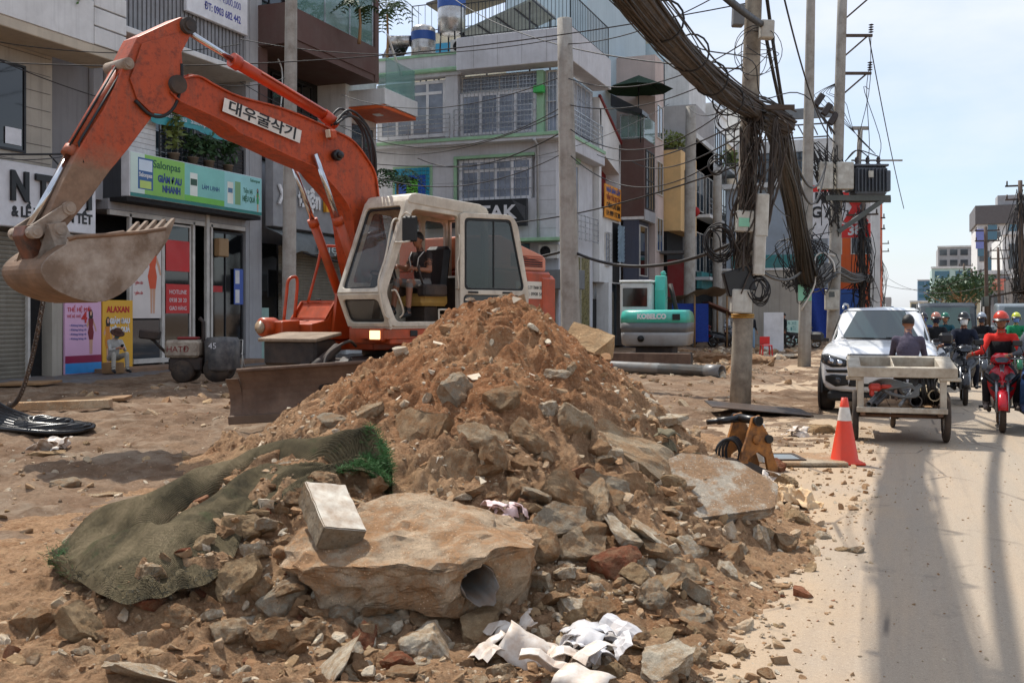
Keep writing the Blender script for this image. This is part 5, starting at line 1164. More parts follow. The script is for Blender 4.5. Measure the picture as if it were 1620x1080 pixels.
def ride(lab_b,lab_p,px,py,paint,accent,colors,hel,msk=None,rz=R(-90),t_=None,look=(0,0),skin=None,lean=.12,knee=.2,voxel=.016,**k):
 p = G(px,py) if t_ is None else P(px,497 + CAM_H * FPX / t_,t_)
 d = Vector((math.cos(rz),math.sin(rz),0));base = p - d * .62;base.z = 0
 scooter(lab_b,base,rz,paint,accent)
 def ex(root,hm):
  helmet(hel)(root,hm)
  if msk: mask(msk)(root,hm)
  if k.get('more'): k['more'](root,hm)
 J = seated_ride(lean,(.22,.36,1.04),.26,(.18,.36),.2)
 J['kn'] = [(.26,.2,.70),(.26,-.2,.70)];J['an'] = [(.06,.2,.36),(.06,-.2,.36)];J['toe'] = [(.24,.21,.31),(.24,-.21,.31)];J['pelvis'] = (-.28,0,.88);J['hip'] = [(-.24,.1,.86),(-.24,-.1,.86)]
 dx = -.2
 for key in ('chest','neck','head'): J[key] = (J[key][0] + dx,J[key][1],J[key][2] + .03)
 for key in ('sh','el'): J[key] = [(a + dx * (.9 if key == 'sh' else .5),b,c + .02) for a,b,c in J[key]]
 J['wr'] = [(.13,.36,1.09),(.13,-.36,1.09)]
 person(lab_p,J,colors,base,rz,voxel,extra=ex,look=look,skin=skin,hair=k.get('hair','none'))
def vest(c1):
 def f(root,hm): pass
 return f
def red_more(root,hm):
 b = MB();b.loft([[(x,y * w,z) for x,y in ((.0,1),(.14,.7),(.17,0),(.14,-.7),(0,-1),(-.06,0))] for z,w,in ((1.0,.17),(1.15,.178),(1.28,.165))]);o = b.build('vest',cloth('black_vest',(26,26,28)),root);o.location.x = -.125;o.rotation_euler = (0,R(8),0)
 o.location = (-.27,0,.02)
ride('red and black motorbike with its front wheel turned to the camera, at the right','rider in red jacket, dark vest and red helmet on the red motorbike',1586,684,(178,20,34),(26,26,28),dict(top=cloth('red_jacket',(206,52,44)),bottom=cloth('dark_trousers',(44,42,46)),shoe=cloth('sandal',(120,110,104))),(196,62,40),rz=R(-93),look=(.0,.05),skin=M_skin2,more=red_more,voxel=.014)
def shirt_more(root,hm):
 b = MB();b.loft([[(x,y * w,z) for x,y in ((.13,1),(.16,.5),(.165,0),(.16,-.5),(.13,-1),(.1,0))] for z,w in ((1.02,.06),(1.2,.07),(1.34,.06),(1.40,.04))]);o = b.build('shirt_front',cloth('light_blue_shirt',(150,176,214)),root);o.location = (-.245,0,.03)
ride('black motorbike ridden towards the camera, between the cart and the red motorbike','rider in dark jacket and blue shirt with white face mask and black helmet',1527,641,(30,30,32),(70,72,74),dict(top=cloth('dark_jacket',(36,40,54)),bottom=cloth('navy_trousers',(30,34,46))),(38,38,40),(232,232,232),rz=R(-91),more=shirt_more,voxel=.016)
ride('white motorbike half hidden behind the cart driver','rider in black jacket with a pale stripe on the white motorbike behind the cart driver',1484,618,(206,210,214),(150,154,158),dict(top=cloth('black_jacket',(32,34,38)),bottom=cloth('navy_trousers',(30,34,46))),(176,120,104),(40,44,60),rz=R(-88),voxel=.018)
ride('motorbike cut off by the right edge of the picture','rider in blue jeans cut off by the right edge of the picture',1652,690,(60,62,66),(30,30,32),dict(top=cloth('grey_jacket',(90,92,98)),bottom=cloth('blue_jeans',(58,84,124)),shoe=cloth('blue_sandals',(90,100,130))),(60,60,64),rz=R(-90),voxel=.018)
ride('dark motorbike far back under the silver helmeted rider','rider in black with a silver grey helmet behind the masked rider',1556,608,(60,64,70),(30,30,32),dict(top=cloth('black_top',(30,30,34)),bottom=cloth('navy_trousers',(30,34,46))),(150,158,170),(60,64,76),voxel=.022)
ride('motorbike under the green jacketed rider at the right edge','rider in green jacket and yellow green helmet behind the red rider',1612,605,(30,100,70),(30,30,32),dict(top=cloth('green_jacket',(40,130,90)),bottom=cloth('black_trousers',(30,30,32))),(198,204,74),(110,140,200),voxel=.022)
ride('motorbike in the pack in front of the dark van','rider in blue with green helmet in front of the dark van',1497,598,(70,74,80),(40,40,44),dict(top=cloth('teal_top',(40,80,90)),bottom=cloth('black_trousers',(30,30,32))),(40,110,90),voxel=.022)
ride('motorbike left of the dark van among the pack','rider with dark helmet half hidden by the cart driver, left of the dark van',1462,600,(90,94,100),(40,40,44),dict(top=cloth('blue_top',(60,80,130)),bottom=cloth('black_trousers',(30,30,32))),(50,52,56),(70,90,150),voxel=.022)
# ---- cart with its load and driver
M_cartw = mat('worn_white_wood',(188,180,164),.85,var=.15,dirt=(120,100,78),da=.75,ds=5,streak=.4,bump=.5,bs=40)
M_cartm = mat('rusty_cart_steel',(104,78,62),.75,var=.3,dirt=(150,120,96),da=.6,ds=6,bump=.4)
M_wood = mat('raw_wood',(150,116,80),.85,var=.25,dirt=(110,84,58),da=.6,ds=3,bump=.4,bs=30)
def cart():
 o = G(1424,697);t = thing('cargo_cart','worn wooden three wheeled cargo cart under a white frame in front of the pickup','cart',(o.x,o.y,0),R(-90 + 3))
 # x forward = towards camera ; y left = image right
 for y in (.56,-.56):
  w = wheel_parts(t,0,y,.33,.33,.075,spokes=8,seg=28)
 wheel_parts(t,-1.7,-.02,.31,.31,.07,spokes=8,seg=28)
 b = MB();b.tube([(0,-.6,.33),(0,.6,.33)],.025,8);b.box(-1.3,.35,-.5,-.44,.36,.42);b.box(-1.3,.35,.44,.5,.36,.42);b.tube([(-.9,0,.4),(-1.7,.08,.31)],.03,8);b.tube([(-.9,0,.4),(-1.7,-.12,.31)],.03,8);b.build('undercarriage',M_cartm,t)
 b = MB()
 for i in range(7): pass
 for i in range(8):
  b = MB();y0 = -.53 + .1325 * i;b.box(-1.15,.38,y0 + .003,y0 + .1295,.43,.462,.004);b.build('floor_board',M_wood,t)
 b = MB();b.box(.36,.41,-.55,.55,.40,.47,.008);b.build('front_rail',M_cartw,t)
 for y in (.5,-.5):
  b = MB();b.box(.28,.36,y - .04,y + .04,.46,.88,.008);b.build('corner_post',M_cartw,t);b = MB();b.box(-1.12,-1.04,y - .04,y + .04,.46,.88,.008);b.build('corner_post',M_cartw,t)
  for z in (.58,.76):
   b = MB();b.box(-1.12,.3,y - .012,y + .012,z,z + .10,.004);b.build('side_board',M_cartw,t)
 b = MB();b.rbox((.33,.58,.84),(.10,.26,.05),b=.01);b.build('handle_block',M_cartw,t);b = MB();b.rbox((.33,-.58,.84),(.10,.2,.05),b=.01);b.build('handle_block',M_cartw,t)
 # frame laid across the top
 f = thing('wooden_frame','worn white rectangular wooden frame lying across the top of the cart','frame',t.location + Vector((0,0,.905)),t.rotation_euler.z + R(1))
 for nm,bx in (('rail',(.30,.40,-.66,.66)),('rail',(-.55,-.45,-.66,.66)),('stile',(-.448,.298,-.66,-.5)),('stile',(-.448,.298,.46,.66)),('panel',(-.44,.29,-.1,-.085))):
  b = MB();b.box(*bx,0,.13 if nm == 'rail' else .125,.008);b.build(nm,M_cartw,f)
 f.rotation_euler = (0,R(7),t.rotation_euler.z + R(1))
 M = Matrix.Translation(t.location) @ Matrix.Rotation(t.rotation_euler.z,4,'Z')
 def put(o,lab,cat): o.matrix_world = M;return tag(o,lab,cat)
 mp = mat('grey_pvc',(120,124,126),.4,dirt=(120,96,72),da=.5);mdk = mat('dark_pvc',(58,62,66),.4,dirt=(110,90,70),da=.4)
 def hollow(p,q,r):
  b = MB();a,bb,d = frame_from(np.array(q) - np.array(p));L = np.linalg.norm(np.array(q) - np.array(p))
  b.lathe([(r * .86,0),(r,0),(r,L),(r * .86,L),(r * .86,.0)],p,d,18,caps=False,smooth=False);b.lathe([(0,L * .4),(r * .87,L * .4)],p,d,14,caps=False);return b
 put(hollow((.30,.18,.55),(-.9,.1,.62),.075).build('plastic_pipe',mdk),'dark grey open pipe end in the middle of the cart load','pipe')
 put(hollow((.30,.40,.63),(-.9,.36,.62),.075).build('plastic_pipe',mat('pale_pipe',(178,162,130),.5,dirt=(120,96,72),da=.5)),'cream rimmed open pipe end at the right of the cart load','pipe')
 put(hollow((.34,-.40,.50),(-.5,-.12,.72),.035).build('plastic_pipe',mp),'thin pipe slanting down at the left of the cart load','pipe')
 put(hollow((.36,-.33,.49),(-.5,-.02,.70),.03).build('plastic_pipe',mdk),'second thin pipe slanting beside the first in the cart','pipe')
 b = MB();b.tube([(.34,-.02,.5),(-.3,.22,.72)],.022,8);put(b.build('steel_rod',mp),'grey rod leaning in the middle of the cart load','rod')
 b = MB()
 for k in range(5): b.tube(spline([(.1 - .1 * k,-.38 + .03 * k,.75 - .02 * k),(.25,-.2,.82 - .03 * k),(.30,.08 + .03 * k,.76),(.32,.2,.64 + .02 * k),(.28,.05,.60),(.15,-.2,.66),(-.2,-.35 + .1 * k,.7)],40),.018,8)
 put(b.build('hose_coil',mat('grey_hose',(92,98,100),.55,dirt=(130,110,90),da=.4)),'loosely coiled grey hose filling the cart','hose')
 b = MB();b.rbox((.28,-.32,.72),(.10,.16,.10),(0,0,.1),.03);b.tube([(.28,-.24,.73),(.28,-.08,.735)],.03,10);b.rbox((.28,-.36,.66),(.06,.06,.12),b=.02);put(b.build('power_tool',mat('red_tool',(190,56,44),.45,dirt=(110,80,64),da=.4)),'red power tool on top of the hoses in the cart','tool')
 b = MB()
 for k in range(9): b.tube(spline([(.26,.12 + .04 * k,.88),(.30,.15 + .035 * k + RU(-.04,.04),.75),(.24,.14 + .04 * k,.62 + RU(-.05,.05)),(.1,.2 + .03 * k,.5)],12),RU(.014,.03),8)
 put(b.build('black_rags',M_black),'black straps and rags hanging at the right of the cart load','rags')
 # driver on the saddle behind, seen from the back
 M2 = Matrix.Translation(t.location)
 drv = t.location + Vector((.10,1.35,.0))
 b = MB();b.tube([(-1.7,0,.31),(-1.45,.0,.78)],.02,8);b.rbox((-1.42,0,.80),(.26,.2,.07),b=.03);b.tube([(-1.45,0,.7),(-1.0,0,.45)],.022,8);b.build('saddle_frame',M_cartm,t)
 J = dict(pelvis=(0,0,.84),chest=(.06,0,1.17),neck=(.13,0,1.40),head=(.20,.0,1.53),sh=[(.1,.2,1.33),(.1,-.2,1.33)],el=[(.22,.27,1.06),(.22,-.27,1.06)],wr=[(.42,.25,.98),(.42,-.25,.98)],hip=[(.03,.1,.82),(.03,-.1,.82)],kn=[(.38,.17,.62),(.4,-.17,.7)],an=[(.32,.16,.2),(.36,-.16,.3)],toe=[(.46,.17,.14),(.5,-.17,.24)])
 person('cart driver in faded purple grey shirt seen from behind above the white frame',J,dict(top=cloth('purple_grey_shirt',(84,78,92)),bottom=cloth('dark_trousers',(44,42,46))),drv,R(88),.015,look=(-.15,.12),skin=M_skin2)
cart()
# ---- dark van and green truck further back
def van():
 p = P(1500,497 + CAM_H * FPX / 33,33);t = thing('van','dark grey van with a wide windscreen behind the riders','van',(p.x,p.y + 1,0),R(-90))
 prof = [(.95,.45),(.98,.8),(.80,1.12),(.10,1.95),(-.1,2.05),(-3.6,2.05),(-3.7,.45)]
 mv = mat('dark_van_paint',(66,72,76),.25,var=.06,bump=0)
 b = MB();rings = []
 for y,k in ((-.88,.93),(-.84,.985),(-.7,1),(.7,1),(.84,.985),(.88,.93)): rings.append([(x * k,y,.4 + (z - .4) * k) for x,z in prof])
 b.loft(rings,smooth=False);b.build('body',mv,t,bev=.04)
 b = MB();b.add([(.80,-.72,1.14),(.80,.72,1.14),(.20,.66,1.86),(.20,-.66,1.86)],[(0,1,2,3)]);o = b.build('windscreen',glass('van_screen',(40,66,62),.03),t);o.location = (.045,0,.03)
 for s in (1,-1):
  b = MB();b.rbox((.97,s * .66,.84),(.06,.26,.15),(0,0,-s * .1),.03);b.build('headlight',M_lampg,t);b = MB();b.rbox((.55,s * 1.02,1.25),(.08,.18,.26),b=.04);b.build('side_mirror',M_blackp,t)
  for x in (.25,-2.7): wheel_parts(t,x,s * .78,.33,.33,.2)
 b = MB();b.box(.98,1.02,-.5,.5,.62,.78,.01);b.box(.99,1.04,-.85,.85,.42,.58,.03);b.build('bumper_and_grille',M_gask,t)
van()
def truck():
 p = P(1618,497 + CAM_H * FPX / 30,30);t = thing('truck','open truck with a dark canvas frame at the right edge behind the riders','truck',(p.x + .2,p.y,0),R(-90))
 mt_ = mat('truck_blue',(120,132,140),.4,dirt=(110,96,84),da=.4)
 b = MB();b.prism([(.7,.5),(.75,1.1),(.55,1.3),(.2,1.95),(-.9,2.0),(-.9,.5)],(0,0,0),(1,0,0),(0,0,1),(0,-1,0),-.9,.9);b.build('cab',mt_,t,bev=.06)
 b = MB();b.add([(.56,-.76,1.32),(.56,.76,1.32),(.26,.7,1.88),(.26,-.7,1.88)],[(0,1,2,3)]);o = b.build('windscreen',M_wind,t);o.location.x = .04
 b = MB();b.box(-4.6,-1.0,-1.0,1.0,.75,1.3,.03);b.build('bed',mt_,t)
 for x in (-1.1,-2.8,-4.5): b = MB();b.tube([(x,-1,1.3),(x,-1,2.2),(x,0,2.4),(x,1,2.2),(x,1,1.3)],.03,6);b.build('hoop',M_darksteel,t)
 b = MB();V = [(x,y,z + .02) for x in (-1.05,-4.55) for y,z in ((-1.02,1.9),(-1.02,2.22),(0,2.42),(1.02,2.22),(1.02,1.9))];b.grid(np.array(V),2,5);b.build('canvas',cloth('dark_canvas',(48,52,50)),t)
 for s in (1,-1):
  for x in (.0,-3.6): wheel_parts(t,x,s * .82,.38,.38,.22)
  b = MB();b.rbox((.76,s * .7,.85),(.05,.24,.18),b=.02);b.build('headlight',M_lampg,t)
truck()
# ------------------------------------------------------------------ buildings
def wall_mat(name,c,streak=.4,dirt=(110,104,96),da=.3,ds=.8): return mat(name,c,.85,var=.06,vs=.7,dirt=dirt,da=da,ds=ds,streak=streak,bump=.12,bs=25)
M_wgrey = wall_mat('grey_render',(166,166,168));M_wbeige = wall_mat('beige_render',(176,168,154),.5);M_wdark = wall_mat('dark_render',(92,90,90));M_wwhite = wall_mat('white_render',(222,222,220),.35)
M_lilac = wall_mat('lilac_grey_render',(204,205,209),.3);M_pale = wall_mat('pale_blue_render',(186,204,212),.35,(150,168,176),.6,.35);M_brown = wall_mat('brown_render',(92,66,60),.15);M_pink = wall_mat('pink_render',(200,182,174),.25)
M_yell = wall_mat('yellow_render',(222,184,128),.1);M_green = mat('green_trim',(148,188,152),.6,dirt=(120,130,110),da=.4);M_dkblue = wall_mat('slate_blue_render',(72,76,92));M_cream = wall_mat('cream_render',(216,206,178),.4)
M_redw = wall_mat('dark_red_wall',(128,30,30),.1);M_orangew = wall_mat('orange_wall',(206,92,40),.3)
M_alu = mat('window_aluminium',(206,202,194),.45,dirt=(120,112,104),da=.4);M_iron = mat('black_ironwork',(34,34,36),.5);M_stain = mat('stainless_rail',(176,178,180),.3,metal=.7)
M_pane = glass('window_pane',(52,62,70),.06);M_paned = glass('dark_pane',(16,18,20),.06);M_gglass = glass('green_glass',(120,160,152),.05,.45);M_curt = mat('curtained_pane',(136,144,158),.35,var=.3,vs=1.2)
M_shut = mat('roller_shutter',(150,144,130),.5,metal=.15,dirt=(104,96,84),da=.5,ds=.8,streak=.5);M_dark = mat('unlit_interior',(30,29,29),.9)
M_signw = mat('white_sign',(222,222,224),.4,dirt=(160,158,156),da=.25);M_teal = mat('teal_paint',(62,140,140),.5,dirt=(110,110,104),da=.4)
M_tank = mat('steel_tank',(196,196,194),.3,metal=.6,dirt=(140,120,96),da=.5,ds=3,streak=.5);M_blue = mat('blue_band',(44,84,156),.5)
def bld(name,label,X0,Y0,rz,cat='building',group=None): return thing(name,label,cat,(X0,Y0,0),R(rz),group)
def bx(t,name,mt,x0,x1,y0,y1,z0,z1,b=0.0,par=None,**k):
 m = MB();m.box(x0,x1,y0,y1,z0,z1,b);return m.build(name,mt,par or t,**k)
def window(t,x0,x1,z0,z1,y=0.0,nx=2,nz=1,fr=None,gl=None,fw=.06,grille=None,sill=None,trans=None,name='window'):
 """frame standing 3 cm proud of the wall with each pane a sub-part"""
 fr = fr or M_alu;gl = gl or M_pane;m = MB();yo,yi = y - .03,y + .05
 m.box(x0,x1,yo,yi,z0,z0 + fw);m.box(x0,x1,yo,yi,z1 - fw,z1);m.box(x0,x0 + fw,yo,yi,z0 + fw,z1 - fw);m.box(x1 - fw,x1,yo,yi,z0 + fw,z1 - fw)
 zs = [z0 + fw + (z1 - z0 - 2 * fw) * k / nz for k in range(nz + 1)]
 if trans: zs = [z0 + fw,z0 + (z1 - z0) * trans,z1 - fw]
 xs = [x0 + fw + (x1 - x0 - 2 * fw) * k / nx for k in range(nx + 1)];h = fw * .45
 for q in xs[1:-1]: m.box(q - h,q + h,yo + .004,yi - .004,z0 + fw,z1 - fw)
 for q in zs[1:-1]:
  for a,b in zip(xs[:-1],xs[1:]): m.box(a + h,b - h,yo + .006,yi - .006,q - h,q + h)
 o = m.build(name,fr,t)
 for a,b in zip(xs[:-1],xs[1:]):
  for c,d in zip(zs[:-1],zs[1:]):
   p = MB();p.box(a + .002,b - .002,y + .002,y + .012,c + .002,d - .002);p.build('pane',gl,o)
 if grille:
  p = MB();n = max(3,int((x1 - x0) / grille))
  for k in range(n + 1): q = x0 + (x1 - x0) * k / n;p.box(q - .009,q + .009,yo - .09,yo - .07,z0,z1)
  for q in np.linspace(z0,z1,5): p.box(x0,x1,yo - .068,yo - .05,q - .012,q + .012)
  p.build('grille',M_stain,o,kind='stuff')
 if sill: p = MB();p.box(x0 - .08,x1 + .08,yo - .10,yo - .002,z0 - .09,z0 - .002);p.build('sill',sill,o)
 return o
def rail(t,p,q,z0,z1,n,mt,name='railing',hbars=0,r=.018):
 p,q = np.array(p,float),np.array(q,float);m = MB();top = lambda a,z: (a[0],a[1],z)
 m.bar(top(p,z1),top(q,z1),r * 2.6,r * 2);m.bar(top(p,z0 + .06),top(q,z0 + .06),r * 2,r * 2)
 for k in range(n + 1): a = p + (q - p) * k / n;m.bar(top(a,z0),top(a,z1),r * (2.2 if k in (0,n) else 1.1))
 for k in range(hbars): z = z0 + .1 + (z1 - z0 - .1) * (k + 1) / (hbars + 1);m.bar(top(p,z),top(q,z),r * 1.6)
 return m.build(name,mt,t)
def shutter(t,x0,x1,z0,z1,y=.05,mt=None,pitch=.11,name='roller_shutter'):
 n = int((z1 - z0) / pitch);V = []
 for k in range(n):
  z = z0 + (z1 - z0) * k / n
  for dz,dy in ((0,.0),(.55,-.02),(.8,-.02),(.95,.012)): zz = z + dz * (z1 - z0) / n;V += [(x0,y + dy,zz),(x1,y + dy,zz)]
 m = MB();m.grid(np.array(V),n * 4,2,smooth=False);return m.build(name,mt or M_shut,t)
def txt(t,s,size,mt,x,y,z,par=None,**k):
 return lettering(s,size,mt,par or t,Matrix(((1,0,0,x),(0,0,-1,y),(0,1,0,z),(0,0,0,1))),**k)
def leafy(t,c,r,n,mt,ls=.10,name='foliage',seed=0,flat=1.0):
 """many small leaf blades through a crown's volume"""
 g = np.random.default_rng(seed);V = np.zeros((n * 4,3));ctr = np.array(c)
 d = g.normal(0,1,(n,3));d /= np.linalg.norm(d,axis=1)[:,None];rad = g.random(n) ** .45;P0 = ctr + d * rad[:,None] * np.array(r) * (.75 + .35 * g.random((n,1)))
 a = g.normal(0,1,(n,3));a /= np.linalg.norm(a,axis=1)[:,None];b = np.cross(a,g.normal(0,1,(n,3)));b /= np.linalg.norm(b,axis=1)[:,None];s = ls * (.6 + .8 * g.random((n,1)))
 V[0::4] = P0;V[1::4] = P0 + a * s * .5 + b * s * .22;V[2::4] = P0 + a * s;V[3::4] = P0 + a * s * .5 - b * s * .22
 return link(fast_mesh(name,V,np.arange(n * 4).reshape(n,4),mt,False),name,t)
M_leaf = mat('leaf_green',(70,100,44),.6,var=.45,vs=5);M_leaf2 = mat('leaf_olive',(104,116,54),.6,var=.4,vs=4);M_leafd = mat('leaf_dark',(48,76,40),.6,var=.5,vs=4)
def ac_unit(x,y,z,rz,label,w=.85):
 t = thing('air_conditioner',label,'air conditioner',(x,y,z),rz);mt = mat('ac_casing',(206,204,198),.5,dirt=(130,120,108),da=.5,streak=.4)
 m = MB();m.box(-w / 2,w / 2,-.3,0,0,.6,.02);m.build('casing',mt,t)
 m = MB();m.lathe([(0,0),(.22,0),(.22,.006)],(-.12,-.302,.3),(0,-1,0),24);f = m.build('fan_recess',M_dark,t)
 m = MB()
 for r in (.07,.13,.19,.23): m.tube([(-.12 + r * math.cos(a),-.316,.3 + r * math.sin(a)) for a in np.linspace(0,2 * PI,20,endpoint=False)],.007,5,closed=True)
 for k in range(6): a = k * PI / 3;m.bar((-.12,-.316,.3),(-.12 + .23 * math.cos(a),-.316,.3 + .23 * math.sin(a)),.01)
 m.build('fan_guard',M_iron,t);m = MB();m.bar((-.3,0,-.02),(-.3,-.32,-.02),.03);m.bar((.3,0,-.02),(.3,-.32,-.02),.03);m.build('bracket',M_iron,t);return t
def figure_print(par,x,z,h,y,dress,skin=(206,158,130),flip=1):
 """plain printed woman on a poster: hair, face, body in a dress, legs"""
 pc = lambda n,c: mat('print_' + n + '_' + '_'.join(map(str,c)),c,.45,var=.03,bump=0);L = [('hair',(40,26,22),[(-.05,.80),(-.065,.92),(-.03,.995),(.03,.995),(.06,.92),(.06,.82),(.03,.78)],0),('face',skin,[(-.028,.90),(-.02,.965),(.02,.97),(.032,.92),(.012,.865),(-.012,.865)],.003),('arm',skin,[(-.07,.78),(-.13,.66),(-.10,.60),(-.05,.70)],.001),('arm',skin,[(.07,.78),(.14,.64),(.17,.52),(.14,.52),(.10,.63),(.05,.72)],.001),('dress',dress,[(-.075,.80),(.075,.80),(.07,.70),(.055,.62),(.085,.50),(.06,.34),(-.05,.34),(-.09,.50),(-.055,.62),(-.07,.70)],.004),('leg',skin,[(-.045,.34),(.0,.34),(-.005,.02),(-.035,.02)],.002),('leg',skin,[(.005,.34),(.055,.34),(.04,.02),(.012,.02)],.002)]
 for n,c,pl,dy in L:
  m = MB();m.prism([(x + flip * a * h,z + b * h) for a,b in pl],(0,y,0),(1,0,0),(0,0,1),(0,-1,0),0,.0015 + dy * .5);m.build('printed_' + n,pc(n,c),par)
  # ---- far left shop with the black lettering: local x = Y - 15, y into the house
def house_a():
 t = bld('shop_house','beige house with black lettered white sign above a grey roller shutter at far left',-21,15,90)
 bx(t,'wall',M_wbeige,-3,7.6,.9,9,0,14.5);bx(t,'pier',M_wbeige,5.85,6.2,-.05,.9,0,3.84);bx(t,'upper_wall',M_wbeige,-3,5.9,.0,.9,5.5,8.45);bx(t,'side_wall',mat('grey_side_wall',(128,126,126),.85,streak=.4,vs=.7),5.9,7.55,.35,.9,3.9,12)
 shutter(t,-3,5.15,.02,3.75,.12);bx(t,'dark_doorway',M_dark,5.15,5.85,.3,.9,0,3.8);bx(t,'shutter_rail',M_alu,5.12,5.2,.02,.2,0,3.75)
 s = bx(t,'sign_board',M_signw,-3,7.1,-.35,-.12,3.84,5.46,.02)
 txt(t,'N THỦY',1.0,M_blackp,5.6,-.40,4.82,s,depth=.07,bold=.04,width=2.9);txt(t,'& LỀ VÁY ĐẦM TẾT',.36,M_blackp,5.6,-.36,4.22,s,depth=.02,bold=.012,width=2.7);txt(t,'0971 96',.22,M_blackp,5.35,-.36,3.98,s,depth=.02,width=.9)
 m = MB()
 for k in range(9): m.box(-3,5.84,-.012,0,5.6 + .46 * k - .006,5.6 + .46 * k + .006) if k < 7 else 0
 m.build('wall_joint',M_wdark,t,kind='stuff')
 window(t,2.6,5.0,5.78,8.0,-.02,2,1,M_iron,M_paned)
 m = MB();m.rbox((4.6,-.045,6.15),(.5,.01,.42));m.build('paper',M_signw,t.children[-1] if False else t)
 # balcony with plant boxes
 b_ = bx(t,'balcony_slab',wall_mat('balcony_soffit',(196,184,164),.3),-3,7.3,-1.2,.0,8.45,8.72,.02);bx(t,'balcony_front',M_wwhite,-3,6.1,-1.22,-1.08,8.72,9.85,.01)
 for k in range(3): bx(t,'cladding_panel',M_wwhite,6.12,7.3,-1.22,-1.10,8.74 + .5 * k,9.2 + .5 * k,.012)
 bx(t,'trough',M_iron,3.0,5.6,-1.24,-.9,9.86,10.05);leafy(t,(5.5,-1.15,10.0),(.35,.2,.4),260,M_leaf,.14,'trailing_plant',3)
 rail(t,(-3,-1.15),(6,-1.15),9.85,10.8,30,M_iron)
 m = MB();m.tube(spline([(3.4,-.4,5.5),(5.2,-.65,5.75),(6.4,-.7,5.95),(7.4,-.3,6.0)],14),.03,6);m.tube([(5.2,-.6,5.75),(6.2,-.1,5.5)],.02,6);m.build('iron_bracket',M_iron,t)
 # downpipes
 for x in (7.75,8.2):
  m = MB();m.tube([(x,-.12,6.2),(x,-.12,14)],.075 if x < 8 else .06,10);m.build('downpipe',mat('grey_pipe',(168,170,172),.4),t)
house_a()
